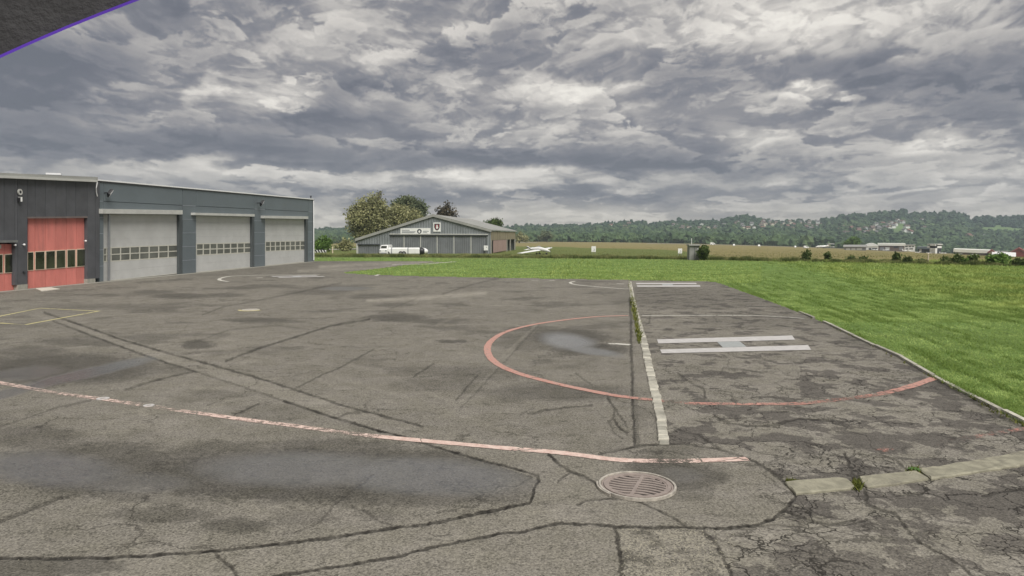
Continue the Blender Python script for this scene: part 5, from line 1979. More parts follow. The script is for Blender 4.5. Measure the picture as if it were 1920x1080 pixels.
TG_ = 'trees behind the gable hangar'
tree('broadleaf_tree', 'big loose olive-green tree with sky showing through, left of the gable hangar', 692, 470,
     [(676, 385, 20, 16), (704, 375, 22, 17), (690, 395, 32, 20), (664, 400, 18, 16), (656, 425, 12, 14), (724, 405, 16, 18), (668, 412, 22, 16), (705, 412, 26, 18), (662, 432, 16, 12), (690, 430, 22, 14), (714, 392, 16, 22), (676, 448, 18, 10), (712, 362, 8, 7), (722, 430, 14, 16)],
     165, 12500, 0.27, M['leaf_olive'], TG_, [(690, .45), (700, .4), (678, .3)], 0.15)
tree('broadleaf_tree', 'rounded yellow-brown tree just behind the left roof slope of the gable hangar', 752, 465,
     [(738, 400, 20, 22), (782, 408, 14, 14), (745, 405, 26, 20), (765, 402, 22, 18), (735, 425, 18, 14), (770, 420, 18, 12), (752, 390, 14, 10)], 168, 7000, 0.27, M['leaf_olive'], TG_, [(752, .4)], 0.1)
tree('broadleaf_tree', 'tall blue-green tree rising behind the yellow-brown one', 770, 460,
     [(752, 378, 14, 10), (766, 372, 14, 9), (785, 382, 12, 8), (738, 385, 9, 6), (796, 388, 9, 7), (770, 390, 20, 8), (790, 405, 8, 10), (798, 400, 7, 9)], 185, 3600, 0.30, M['leaf_blue'], TG_, [(770, .35), (790, .25)], 0.2)
tree('broadleaf_tree', 'dark purple-brown tree behind the gable ridge', 835, 455,
     [(826, 398, 9, 10), (838, 386, 7, 7), (846, 396, 9, 10), (834, 404, 14, 8), (856, 405, 6, 6), (824, 408, 6, 6)], 185, 1300, 0.30, M['leaf_dark'], TG_, [(835, .3)], 0.2)
tree('broadleaf_tree', 'small dark tree with a spike behind the right end of the gable roof', 928, 455,
     [(922, 418, 14, 7), (934, 415, 9, 8), (908, 421, 8, 4), (932, 407, 3.0, 5), (940, 422, 6, 8), (930, 428, 12, 8)], 190, 1500, 0.28, M['leaf_hedge'], TG_, [(928, .25)], 0.15)


def shrub(label, px, prow, w, h, n, size, mat, group=None, Y=None, name='shrub', stems=4, shape='round'):
    if Y is None:
        b = TG(px, prow)
    else:
        x = (px - 960) / FPX * Y
        b = Vector((x, Y, float(terrain_z(x, Y))))
    s = b.y / FPX
    t = thing(name, label, 'shrub', tuple(b), group)
    lobes = []
    if shape == 'round':
        for k in range(max(3, int(w / 7))):
            fx = rng.uniform(-.75, .75) if k else 0
            hh = rng.uniform(0.55, 1.0)
            lobes.append((b + Vector((fx * w * s * .5, rng.uniform(-.3, .3) * w * s * .5, h * s * hh * .52)), w * s * .30, w * s * .30, h * s * hh * .50))
    else:
        for k in range(5):
            f = k / 5
            lobes.append((b + Vector((rng.uniform(-.2, .2) * w * s * (1 - f), 0, h * s * (0.18 + 0.17 * k))), w * s * .5 * (1 - f * .75), w * s * .4 * (1 - f * .75), h * s * .16))
    mb = MB()
    for k in range(stems):
        l = lobes[k % len(lobes)][0]
        mb.tube(b + Vector((rng.uniform(-.1, .1) * w * s, 0, -.05)), l, .04, .015, 5)
    mb.build('stem', M['bark'], t)
    foliage('foliage', lobes, n, size, mat, t, 0.05)
    return t


SB = 'bushes between the two hangars'
shrub('bright green rounded bush between the hangars, right beside the grey hangar corner', 615, 470, 46, 30, 1700, .22, M['leaf_green'], SB, Y=130)
shrub('dull green bush at the foot of the big olive tree', 650, 470, 40, 26, 1300, .24, M['leaf_olive'], SB, Y=140)
shrub('low dark bush directly at the corner of the grey hangar', 596, 470, 20, 26, 700, .22, M['leaf_hedge'], SB, Y=150)
tree('broadleaf_tree', 'pale round-headed tree on the far airfield edge right of the gable hangar', 1026, 452, [(1024, 440, 11, 8), (1033, 442, 9, 7), (1017, 444, 8, 6)], 560, 900, .8, M['leaf_blue'], 'far edge trees', [(1026, .5)], .1)
tree('broadleaf_tree', 'yellowish bush-like tree touching the right end of the gable hangar', 974, 455, [(974, 444, 9, 8), (985, 447, 7, 6), (966, 447, 6, 6)], 420, 700, .6, M['leaf_olive'], 'far edge trees', [(974, .4)], .1)
tree('broadleaf_tree', 'rounded bright green tree below the far hamlet, left of the white domed hall', 1602, 462, [(1598, 452, 14, 8), (1608, 454, 12, 7), (1590, 456, 10, 6)], 420, 1100, .6, M['leaf_green'], 'far edge trees', [(1602, .4)], .1)

# ------------------------------------------------------------------ bushes along the lawn's far edge
LB_ = 'bushes along the far lawn edge'
for px, r, w, h, n, lab, mt, shp in (
        (1320, 488, 26, 30, 1900, 'dense upright bush beside the grey cabinet on the far lawn edge', 'leaf_hedge', 'round'),
        (1512, 490, 13, 24, 520, 'slim spiky young shrub, left one of the slim pair in front of the parked airliner', 'leaf_hedge', 'cone'),
        (1553, 488, 10, 18, 420, 'small round-headed sapling, right one of the slim pair in front of the parked airliner', 'leaf_hedge', 'round'),
        (1593, 490, 22, 9, 500, 'low dark brownish weed clump before the white domed hall', 'leaf_hedge', 'round'),
        (1617, 490, 10, 8, 260, 'tiny tuft-like bush just right of the low weed clump', 'leaf_hedge', 'round'),
        (1681, 492, 12, 19, 560, 'pointed small bush in front of the parked small planes', 'leaf_hedge', 'cone'),
        (1700, 494, 17, 12, 600, 'dark low bush just right of the pointed one', 'leaf_hedge', 'round'),
        (1728, 493, 14, 7, 300, 'flat weed bush just left of the white post', 'leaf_hedge', 'round'),
        (1773, 494, 8, 13, 320, 'narrow bush right of the white post', 'leaf_hedge', 'cone'),
        (1783, 495, 9, 9, 300, 'small bush between the narrow bush and the leafy trio', 'leaf_hedge', 'round'),
        (1795, 496, 13, 19, 620, 'leftmost tall bush of the leafy trio under the long low roof', 'leaf_hedge', 'cone'),
        (1806, 496, 14, 12, 500, 'middle low bush of the leafy trio under the long low roof', 'leaf_green', 'round'),
        (1827, 496, 17, 20, 900, 'rightmost full bush of the leafy trio under the long low roof', 'leaf_hedge', 'round'),
        (1866, 498, 40, 20, 2200, 'broad green bush before the white tent-like roof', 'leaf_green', 'round'),
        (1903, 500, 14, 16, 700, 'reddish green bush below the red building', 'leaf_hedge', 'round'),
        (1921, 501, 12, 17, 600, 'dark bush cut by the right edge of the picture', 'leaf_hedge', 'round')):
    shrub(lab, px, r, w, h, n, 0.13 if w < 30 else .16, M[mt], LB_, shape=shp)

# ------------------------------------------------------------------ grass blades
M['blade'] = leaf_mat('lawn_blades', (0.200, 0.295, 0.075), (0.500, 0.640, 0.230), 0.8, 0.45, 1.0)
M['blade_tall'] = leaf_mat('tall_grass', (0.100, 0.130, 0.042), (0.340, 0.340, 0.150), 0.85, 0.3, 0.5)
M['weed'] = leaf_mat('joint_weeds', (0.075, 0.100, 0.020), (0.220, 0.230, 0.060), 0.85, 0.25)


def blades(name, X, Y, Z, H, mat, label, cat, lean=0.5, wf=0.10, tone=None, warm=None):
    n = len(X)
    a = rng.uniform(0, 6.28, n)
    ca, sa = np.cos(a), np.sin(a)
    w = H * wf + 0.003
    lx, ly = rng.normal(size=n) * lean * H, rng.normal(size=n) * lean * H
    V = np.stack([np.stack([X - ca * w, Y - sa * w, Z], -1), np.stack([X + ca * w, Y + sa * w, Z], -1), np.stack([X + lx, Y + ly, Z + H], -1)], 1).reshape(-1, 3)
    F = np.arange(n * 3).reshape(n, 3)
    t = rng.uniform(0, 1, n) if tone is None else np.clip(tone + rng.uniform(-.25, .25, n), 0, 1)
    wm = rng.uniform(0, 1, n) ** 3 if warm is None else np.clip(warm + rng.uniform(-.15, .25, n), 0, 1)
    A = np.repeat(np.stack([t, wm, t], -1), 3, 0)
    o = np_mesh(name, V, F, mat, {'leaf': A}, False, 'stuff')
    tag(o, label, cat)
    return o


# lawn right of the pad: short near the edge, longer in the field beyond
n = 330000
cc = rng.uniform(0.05, 0.80, n)
cc = np.where(rng.uniform(size=n) < 0.10, rng.uniform(0.80, 1.5, n), cc)
yy_ = 1 / rng.uniform(1 / 76.0, 1 / 9.0, n)
yy_ = np.where(rng.uniform(size=n) < 0.45, 1 / rng.uniform(1 / 76.0, 1 / 22.0, n), yy_)
X = cc * yy_
apw = [(p.x, p.y) for p in EDGE_W if True] + [(14.0, -30.0), (-60.0, -30.0)]
ok = ~in_poly(X, yy_, apw)
ok &= rng.uniform(size=n) < np.clip((cc - 0.02) / 0.40, 0, 1) + (yy_ < 34)
X, yy_ = X[ok], yy_[ok]
p0, p1 = G(1430, 560), G(1920, 796)
e = (p1 - p0).normalized()
ac = (X - p0.x) * (-e.y) + (yy_ - p0.y) * e.x
ac = np.abs(ac)
al = X * e.x + yy_ * e.y
longer = sstep(ac + 1.2 * fbm(X * .3, yy_ * .3, 3), 6.0, 11.0)
st = fbm(al * 0.22, ac * 2.4, 4, 0.6)
H = 0.028 + 0.015 * rng.uniform(size=len(X)) + 0.13 * longer * rng.uniform(0.2, 1.0, len(X)) + 0.03 * sstep(st, 0.05, 0.3)
H *= np.interp(yy_, [8, 30, 76], [0.9, 1.25, 1.5])
st2 = fbm(al * 0.10 + 9, ac * 0.9, 3, 0.6)
tone = 0.50 + 1.3 * fbm(X * 0.8, yy_ * 0.8, 4, 0.6) - 1.2 * sstep(st, 0.0, 0.35) - 0.55 * sstep(st2, 0.1, 0.4) + 0.05 * longer
warmv = 0.08 + 0.55 * longer * np.clip(0.5 + 1.8 * fbm(X * 0.25, yy_ * 0.25 + 5, 4, .6), 0, 1)
blades('lawn_grass', X, yy_, np.zeros(len(X)), H, M['blade'], 'bright mown grass beside the pad growing longer towards the field', 'grass', 0.95, 0.16, tone, warmv)
# lawn tongue at the back
n = 60000
cc = rng.uniform(-0.30, 0.36, n)
yy_ = 1 / rng.uniform(1 / 84.0, 1 / 40.0, n)
X = cc * yy_
ok = ~in_poly(X, yy_, apw)
X, yy_ = X[ok], yy_[ok]
blades('back_lawn_grass', X, yy_, terrain_z(X, yy_), rng.uniform(.04, .09, len(X)), M['blade'], 'short bright grass of the lawn behind the apron', 'grass', 1.0, 0.28, 0.55 + 1.2 * fbm(X * .3, yy_ * .8, 4, .6))
# rough grass along the lawn's far edge
n = 52000
pxr = rng.uniform(588, 1990, n)
er = np.interp(pxr, [587, 1000, 1300, 1500, 1920, 2000], [482, 484.5, 487, 492, 502, 504])
c = (pxr - 960) / FPX
Ye = np.array([TG(p, r).y for p, r in ((587, 481.5), (700, 482), (1000, 484), (1300, 486.5), (1500, 491.5), (1920, 501), (1990, 503))])
Yb = np.interp(pxr, [587, 700, 1000, 1300, 1500, 1920, 1990], Ye)
Y2 = Yb + rng.uniform(0, 1, n) ** 1.6 * np.interp(pxr, [588, 900, 1300, 2000], [9, 8, 6, 4]) + 1.2 * fbm(pxr * 0.05, pxr * 0, 3)
X2 = c * Y2
hh = (0.15 + 0.34 * rng.uniform(size=n)) * np.clip(0.75 + 1.1 * fbm(pxr * 0.03, Y2 * 0.1, 4, .6), .3, 1.6)
blades('tall_field_grass', X2, Y2, terrain_z(X2, Y2), hh, M['blade_tall'], 'rough tall grass fringe between the mown lawn and the meadow', 'grass', 0.30, 0.10,
       0.42 + 1.2 * fbm(pxr * .05, Y2 * .2, 3) - 0.35 * (Y2 - Yb < 1.0))
# long grass scattered over the meadow on the near side of the airfield
n = 30000
pxr = rng.uniform(588, 1960, n)
Y2 = 1 / rng.uniform(1 / 230.0, 1 / 84.0, n)
X2 = (pxr - 960) / FPX * Y2
blades('meadow_grass', X2, Y2, terrain_z(X2, Y2), rng.uniform(.05, .16, n), M['blade_tall'], 'thin meadow grass of the open airfield', 'grass', 0.35, 0.2, 0.55 + fbm(X2 * .05, Y2 * .1, 4))
# weeds in the joints
pts = []
for k in range(1900):
    u = rng.uniform()
    if u < 0.55:
        r = rng.uniform(529, 645)
        x = np.interp(r, [527, 590, 650], [1179, 1191, 1201]) + rng.normal() * (1.8 if r > 560 else 1.2)
        h = rng.uniform(.04, .16) * (1.0 if 560 < r < 640 else .6)
    elif u < 0.72:
        x, r, h = 1473 + abs(rng.normal()) * 16, 903 + rng.normal() * 1.5, rng.uniform(.01, .035)
    elif u < 0.84:
        x, r, h = 1607 + rng.normal() * 5, 910 + rng.normal() * 5, rng.uniform(.015, .06)
    elif u < 0.92:
        x, r, h = 1713 + rng.normal() * 7, 884 + rng.normal() * 3, rng.uniform(.02, .06)
    elif u < 0.96:
        x = rng.uniform(1500, 1925)
        r = np.interp(x, [1430, 1600, 1750, 1925], [560, 631, 709, 799]) + 1
        h = rng.uniform(.03, .10)
    else:
        x = rng.uniform(1835, 1925)
        r = np.interp(x, [1835, 1925], [757, 803]) + rng.normal() * 2
        h = rng.uniform(.02, .07)
    p = G(x, r)
    pts.append((p.x, p.y, h))
pts = np.array(pts)
blades('joint_weeds', pts[:, 0], pts[:, 1], np.zeros(len(pts)), pts[:, 2], M['weed'], 'yellow-green weeds growing in the joints of setts and kerbs', 'weeds', 0.5, 0.14)
# broad-leaved weed at the kerb joint
p = G(1713, 884)
t = thing('dandelion_plant', 'small leafy weed growing between two kerb slabs at the lower right', 'plant', tuple(p))
for k in range(11):
    a = k * 0.571 * 2 + rng.uniform(-.2, .2)
    L = rng.uniform(.06, .10)
    d = Vector((math.cos(a), math.sin(a), 0))
    sd_ = Vector((-d.y, d.x, 0)) * .014
    m_ = p + d * L * .55 + Vector((0, 0, .045))
    e_ = p + d * L + Vector((0, 0, .03))
    q_ = p + Vector((0, 0, .032))
    mesh_obj('leaf', [q_, m_ + sd_, e_, m_ - sd_, m_ - Vector((0, 0, .004))], [(0, 1, 4), (1, 2, 4), (2, 3, 4), (3, 0, 4)], M['joint_leaf'] if 'joint_leaf' in M else M.setdefault('joint_leaf', simple('weed_leaf', (0.07, 0.15, 0.03), .6, .2, 20)), t)

# ------------------------------------------------------------------ haze
mb = MB()
mb.box((0, 785, 15), (3600, 1730, 210))
M['haze'] = bpy.data.materials.new('haze')
M['haze'].use_nodes = True
nt = M['haze'].node_tree
nt.nodes.clear()
pv = nt.nodes.new('ShaderNodeVolumePrincipled')
pv.inputs['Color'].default_value = (0.76, 0.88, 1.0, 1)
pv.inputs['Density'].default_value = 0.00026
pv.inputs['Anisotropy'].default_value = 0.2
ho = nt.nodes.new('ShaderNodeOutputMaterial')
nt.links.new(pv.outputs[0], ho.inputs['Volume'])
hz_ = mb.build('haze', M['haze'])
hz_['kind'] = 'stuff'

# ================================================================== things standing on the airfield
def loc_frame(px, row_, Y=None):
    """ground point plus metres per photograph pixel there"""
    if Y is None:
        b = TG(px, row_)
    else:
        x = (px - 960) / FPX * Y
        b = Vector((x, Y, float(terrain_z(x, Y))))
    return b, b.y / FPX


def circ(c, r, axis='x', n=16, sy=1.0, sz=1.0):
    out = []
    for i in range(n):
        a = 2 * math.pi * i / n
        if axis == 'x':
            out.append((c[0], c[1] + r * sy * math.cos(a), c[2] + r * sz * math.sin(a)))
        elif axis == 'y':
            out.append((c[0] + r * sy * math.cos(a), c[1], c[2] + r * sz * math.sin(a)))
        else:
            out.append((c[0] + r * sy * math.cos(a), c[1] + r * sz * math.sin(a), c[2]))
    return out


def rbox(c, s, rad=0.1, n=4, axis='x'):
    """box with rounded long edges (loft along x)"""
    hx, hy, hz = s[0] / 2, s[1] / 2, s[2] / 2
    prof = []
    for qx, qz, a0 in ((1, 1, 0), (-1, 1, 90), (-1, -1, 180), (1, -1, 270)):
        for k in range(n + 1):
            a = R(a0 + 90 * k / n)
            prof.append(((hy - rad) * qx + rad * math.cos(a), (hz - rad) * qz + rad * math.sin(a)))
    rings = []
    for x, sc_ in ((-hx, .96), (-hx + rad * .5, 1), (hx - rad * .5, 1), (hx, .96)):
        rings.append([(c[0] + x, c[1] + p * sc_, c[2] + q * sc_) for p, q in prof])
    return rings


def wheel(parent, c, r, w=0.18, name='wheel'):
    mb = MB()
    mb.tube((c[0], c[1] - w / 2, c[2]), (c[0], c[1] + w / 2, c[2]), r, n=16)
    wo = mb.build(name, M['black'], parent)
    mb = MB()
    mb.tube((c[0], c[1] - w / 2 - .015, c[2]), (c[0], c[1] - w / 2 + .02, c[2]), r * .55, n=12)
    mb.build('rim', M['metal'], wo)
    return wo


# ---- long glider trailer with a round black and white end
b, s = loc_frame(755, 478.5)
Yt = b.y
t = thing('glider_trailer', 'long low white trailer with a black and white round end before the gable hangar', 'trailer', tuple(b))
X = lambda px: (px - 960) * s
Zr = lambda row_: CAM_H + (440 - row_) * s
z0, z1 = Zr(478.3), Zr(464.2)
segs = [(725.5, 734.6), (735.0, 765.3), (765.7, 787.0)]
for a, c in segs:
    mb = MB()
    mb.loft(rbox(((X(a) + X(c)) / 2, Yt + .5, (z0 + z1) / 2 + .05), (X(c) - X(a), 1.35, z1 - z0 - .1), .22))
    mb.build('body', M['white'], t)
for px in (734.8, 765.5):
    mb = MB()
    mb.loft(rbox((X(px), Yt + .5, (z0 + z1) / 2 + .05), (.10, 1.42, z1 - z0 - .05), .22))
    mb.build('strap', M['ink'], t)
mb = MB()
cc_ = ((X(787)), Yt + .5, (z0 + z1) / 2 + .02)
rings = []
for k in range(7):
    a = math.pi / 2 * k / 6
    rings.append(circ((cc_[0] + 1.15 * math.sin(a), cc_[1], cc_[2]), max(.05, math.cos(a)) * (z1 - z0) / 2 * 1.02, 'x', 18, 1.0, 1.0))
mb.loft(rings)
mb.build('end_cap', M['white'], t, smooth=True)
mb = MB()
rings = []
for k in range(4):
    a = math.pi / 2 * k / 6
    rings.append(circ((cc_[0] - .12 + 1.15 * math.sin(a), cc_[1] - .05, cc_[2]), math.cos(a) * (z1 - z0) / 2 * 1.06, 'x', 18))
mb.loft(rings)
mb.build('end_band', M['black'], t, smooth=True)
wheel(t, (X(752), Yt - .15, b.z + .28), .30)
wheel(t, (X(758), Yt - .15, b.z + .28), .30)
mb = MB()
mb.tube((X(799), Yt + .5, b.z + .5), (X(803), Yt + .5, b.z + .1), .05)
mb.build('hitch', M['metal'], t)

# ---- white van at the left end of the trailer
b, s = loc_frame(718, 479)
t = thing('white_van', 'white van parked nose-on at the left end of the long trailer', 'van', tuple(b))
z0, z1 = Zr(477.5), Zr(459.6)
xa, xb = X(710.6), X(726.4)
mb = MB()
w = (xb - xa) / 2
cx_ = (xa + xb) / 2
prof = []
for yo, f, h in ((0.0, .86, .52), (.12, .98, .60), (.55, 1.0, .66), (1.05, .96, .97), (1.4, .95, 1.0), (4.4, .95, 1.0), (4.7, .93, .96)):
    top_ = z0 + (z1 - z0) * h
    prof.append([(cx_ - w * f, b.y + yo, z0 + .12), (cx_ + w * f, b.y + yo, z0 + .12), (cx_ + w * f, b.y + yo, z0 + (top_ - z0) * .6), (cx_ + w * f * .9, b.y + yo, top_ - .06),
                 (cx_ + w * f * .75, b.y + yo, top_), (cx_ - w * f * .75, b.y + yo, top_), (cx_ - w * f * .9, b.y + yo, top_ - .06), (cx_ - w * f, b.y + yo, z0 + (top_ - z0) * .6)])
mb.loft(prof)
mb.build('body', M['white'], t)
mb = MB()
mb.prism([(cx_ - w * .72, b.y + .50, z0 + (z1 - z0) * .66), (cx_ + w * .72, b.y + .50, z0 + (z1 - z0) * .66), (cx_ + w * .66, b.y + .93, z0 + (z1 - z0) * .92), (cx_ - w * .66, b.y + .93, z0 + (z1 - z0) * .92)],
         [(cx_ - w * .72, b.y + .70, z0 + (z1 - z0) * .66), (cx_ + w * .72, b.y + .70, z0 + (z1 - z0) * .66), (cx_ + w * .66, b.y + 1.13, z0 + (z1 - z0) * .92), (cx_ - w * .66, b.y + 1.13, z0 + (z1 - z0) * .92)])
mb.build('windscreen', M['glass'], t)
for sx in (-.7, .7):
    mb = MB()
    mb.box((cx_ + w * sx, b.y - .01, z0 + (z1 - z0) * .42), (.2, .06, .14))
    mb.build('headlight', M['ink'], t)
    wheel(t, (cx_ + w * sx * 1.2, b.y + .75, z0 + .15), .3, .2)
mb = MB()
mb.box((cx_, b.y - .02, z0 + .22), (w * 1.7, .08, .16))
mb.build('bumper', M['ink'], t)

# ---- low-wing light aircraft on the grass
b, s = loc_frame(1008, 477)
t = thing('light_aircraft', 'small white low-wing aeroplane parked in the meadow right of the gable hangar', 'aeroplane', tuple(b))
P = lambda px, row_, dy=0.0: Vector(((px - 960) * s, b.y + dy, CAM_H + (440 - row_) * s))
mb = MB()
fus = [(990, 467.2, .8), (996, 467.2, 2.0), (1003, 466.4, 3.4), (1010, 466.4, 4.2), (1018, 467.8, 4.0), (1025, 469.3, 3.0), (1029, 470.6, 1.6), (1031, 471.2, .6)]
rings = []
for px, r_, h in fus:
    c = P(px, r_, -(px - 1008) * s * 0.6)
    rings.append(circ(c, h * s, 'x', 12, .85, .95))
mb.loft(rings)
mb.build('fuselage', M['white'], t, smooth=True)
mb = MB()
rings = []
for px, r_, h in ((1005, 463.6, .4), (1008, 462.2, 1.8), (1011, 461.8, 2.2), (1014, 463.4, 1.6), (1017, 465.2, .4)):
    rings.append(circ(P(px, r_ + 1, -(px - 1008) * s * 0.6), h * s, 'x', 10, .8, 1))
mb.loft(rings)
mb.build('canopy', glass_mat('canopy_glass', (0.35, 0.36, 0.36), 0.1, .2), t, smooth=True)


def wing(name, root, tip, chord0, chord1, th, mat):
    mb = MB()
    rt, tp = root, tip
    cd = Vector((0.8, -0.6, 0))
    prof = lambda c, ch, h: [c - cd * ch * .5, c - cd * ch * .2 + Vector((0, 0, h)), c + cd * ch * .3 + Vector((0, 0, h)), c + cd * ch * .5, c + cd * ch * .3 - Vector((0, 0, h * .5)), c - cd * ch * .2 - Vector((0, 0, h * .5))]
    mb.loft([prof(rt, chord0, th), prof(tp, chord1, th * .6)])
    return mb.build(name, mat, t)


wing('wing', P(1006, 469.2, -.4), P(973, 473.6, -3.6), 1.5, 1.0, .10, M['white'])
wing('wing', P(1014, 469.0, .4), P(1034, 465.5, 4.6), 1.5, 1.0, .10, M['white'])
mb = MB()
f = [P(987, 461.5, 1.0), P(990, 461.8, 1.0), P(1001, 468.0, .4), P(992, 467.8, .9)]
mb.prism(f, [p + Vector((0, .1, 0)) for p in f])
mb.build('tail_fin', M['white'], t)
wing('tailplane', P(993, 466.8, 1.0), P(984, 468.3, -.6), .7, .5, .05, M['white'])
wing('tailplane', P(993, 466.8, 1.0), P(1000, 464.4, 2.6), .7, .5, .05, M['white'])
mb = MB()
f = [P(986.5, 463.0, .9), P(988, 461.8, .9), P(1003, 469.6, .2), P(1000, 470.2, .2)]
mb.prism(f, [p + Vector((0, .06, 0)) for p in f])
mb.build('wing_stripe', M['black'], t)
for px, dy in ((1006, -.9), (1012, .9), (1024, -.9)):
    c = P(px, 475.6, dy)
    mb = MB()
    mb.tube(c, P(px, 469.5, dy), .03)
    st_ = mb.build('gear_leg', M['metal'], t)
    mb = MB()
    mb.tube(c - Vector((0, .06, 0)), c + Vector((0, .06, 0)), .17, n=12)
    mb.build('wheel', M['black'], t)
mb = MB()
c = P(1031.6, 471.2, -1.4)
mb.box(tuple(c), (.04, .08, 1.5))
mb.build('propeller', M['black'], t)


# ---- white marker boards, cabinet, posts
def board(px, r0, r1, w_px, lab, Y=None, mark=True):
    b, s = loc_frame(px, r1 + 4, Y)
    t = thing('marker_board', lab, 'sign', tuple(b), 'white number boards on the airfield')
    zc = CAM_H + (440 - (r0 + r1) / 2) * s
    mb = MB()
    mb.box((b.x, b.y, zc), (w_px * s, .05, (r1 - r0) * s))
    mb.build('board', M['white'], t)
    for k in (-1, 1):
        mb = MB()
        mb.box((b.x + k * w_px * s * .35, b.y + .05, (b.z + zc) / 2), (.06, .05, zc - b.z + .05))
        mb.build('leg', M['metal'], t)
    if mark:
        mb = MB()
        mb.box((b.x + .08 * s * w_px, b.y - .035, zc + .1 * s), (w_px * s * .22, .02, (r1 - r0) * s * .10))
        mb.box((b.x + .20 * s * w_px, b.y - .035, zc - .16 * (r1 - r0) * s), (w_px * s * .07, .02, (r1 - r0) * s * .34))
        mb.box((b.x - .05 * s * w_px, b.y - .035, zc - .3 * (r1 - r0) * s), (w_px * s * .25, .02, (r1 - r0) * s * .08))
        mb.build('lettering', M['ink'], t)


board(1113, 461.5, 472.2, 8.2, 'white number board alone in the open meadow right of the small aeroplane')
board(1275, 465.8, 474.8, 7.6, 'white number board just left of the grey cabinet')
mb = MB()
b, s = loc_frame(1302, 487.5)
t = thing('grey_cabinet', 'flat-topped grey cabinet beside the upright bush on the far lawn edge', 'cabinet', tuple(b))
zt = CAM_H + (440 - 460.5) * s
mb.box((b.x, b.y + .5, (b.z + zt) / 2), (19 * s, 1.0, zt - b.z))
mb.build('body', simple('cabinet_grey', (0.255, 0.255, 0.24), .7, .1, 1.2, dirt=.2), t)
mb = MB()
mb.box((b.x, b.y + .45, zt + .06), (22 * s, 1.25, .14))
mb.build('roof', M['roof_grey'], t)
mb = MB()
mb.box((b.x, b.y - .012, (b.z + zt) / 2), (.03, .02, (zt - b.z) * .9))
mb.build('door_gap', M['dark'], t)
mb = MB()
mb.box((b.x + 6.5 * s, b.y - .03, zt - .65), (2.2 * s, .05, .75))
mb.build('notice', M['white'], t)
b, s = loc_frame(1296, 480)


def pole(px, base_r, top_r, r, lab, mat, name='pole', cat='pole', Y=None, group=None):
    b, s = loc_frame(px, base_r, Y)
    t = thing(name, lab, cat, tuple(b), group)
    top = CAM_H + (440 - top_r) * b.y / FPX
    mb = MB()
    mb.tube((b.x, b.y, b.z - .1), (b.x, b.y, top), r, r * .8, 8)
    mb.build('shaft', mat, t)
    mb = MB()
    mb.tube((b.x, b.y, top), (b.x, b.y, top + r * 1.2), r * 1.3, r * .6, 8)
    mb.build('cap', mat, t)
    return t


pole(1296, 484, 448, .05, 'thin white pole standing behind the grey cabinet', M['white'])
pole(1740, 493, 476, .075, 'stout cream-white post standing at the lawn edge among the low bushes', M['cream'])
pole(964, 476, 416, .035, 'thin grey mast rising behind the right end of the gable hangar', M['metal'], 'mast', 'mast', Y=180)
pole(624, 476, 464, .10, 'short pale post beside the striped barrier', M['cream'], Y=118)
# ---- striped barrier between the hangars
b, s = loc_frame(602, 475, 112)
t = thing('striped_barrier', 'black and white striped barrier board just right of the grey hangar corner', 'barrier', tuple(b))
zc = CAM_H + (440 - 471) * s
x0_, x1_ = (591 - 960) * s, (612 - 960) * s
hb = 2.4 * s
mb = MB()
mb.box(((x0_ + x1_) / 2, b.y, zc), (x1_ - x0_, .06, hb * 2))
mb.build('board', M['white'], t)
for k in range(4):
    xx = x0_ + (x1_ - x0_) * (k + .35) / 4
    f = [(xx, b.y - .035, zc - hb * .98), (xx + .28, b.y - .035, zc - hb * .98), (xx + .05, b.y - .035, zc + hb * .98), (xx - .23, b.y - .035, zc + hb * .98)]
    mb = MB()
    mb.prism(f, [(x, y + .02, z) for x, y, z in f])
    mb.build('black_stripe', M['black'], t)
for xx in (x0_ + .15, x1_ - .15):
    mb = MB()
    mb.box((xx, b.y + .06, (b.z + zc) / 2), (.07, .05, zc - b.z))
    mb.build('leg', M['metal'], t)
# pale track across the field
w = [TG(x, y) for x, y in ((588, 467.3), (668, 466.2), (668, 468.0), (588, 469.6))]
o = mesh_obj('path', [(p.x, p.y, p.z + .06) for p in w], [(3, 2, 1, 0)], simple('gravel_track', (0.36, 0.35, 0.29), .9, .15, 1))
o['kind'] = 'structure'
# pale runway line across the airfield: asphalt strip far out
w = [TG(x, y) for x, y in ((970, 455.2), (1250, 457.3), (1420, 460.8), (1560, 465.5), (1700, 472.5))]
v = []
for p in w:
    v += [(p.x, p.y, p.z + .10), (p.x * 1.10, p.y * 1.10, float(terrain_z(p.x * 1.10, p.y * 1.10)) + .10)]
o = mesh_obj('runway', v, [(2 * i, 2 * i + 2, 2 * i + 3, 2 * i + 1) for i in range(len(w) - 1)], simple('runway_surface', (0.25, 0.25, 0.23), .9, .1, .05))
o['kind'] = 'structure'

# ================================================================== parked aircraft and vehicles far out
b, s = loc_frame(1545, 466.2)
t = thing('airliner', 'white twin-jet airliner with a high tail parked on the far apron', 'airliner', tuple(b))
P = lambda px, row_, dy=0.0: Vector(((px - 960) * s, b.y + dy, CAM_H + (440 - row_) * s))
mb = MB()
rings = [circ(P(px, r_), h * s, 'x', 12) for px, r_, h in ((1528, 463.0, .3), (1530, 462.6, 1.0), (1533, 462.0, 1.6), (1545, 461.8, 1.7), (1549, 461.4, 1.5), (1556, 460.4, .5))]
mb.loft(rings)
mb.build('fuselage', M['white'], t, smooth=True)
mb = MB()
f = [P(1547, 461.2), P(1553, 460.6), P(1556.5, 457.4), P(1553.5, 457.0), P(1550.5, 458.8)]
mb.prism(f, [p + Vector((0, .4, 0)) for p in f])
mb.build('tail_fin', M['white'], t)
mb = MB()
f = [P(1552, 457.3, -2.5), P(1560, 457.6, -2.5), P(1560, 457.3, 2.5), P(1552, 457.0, 2.5)]
mb.prism(f, [p + Vector((0, 0, .2)) for p in f])
mb.build('tailplane', M['white'], t)
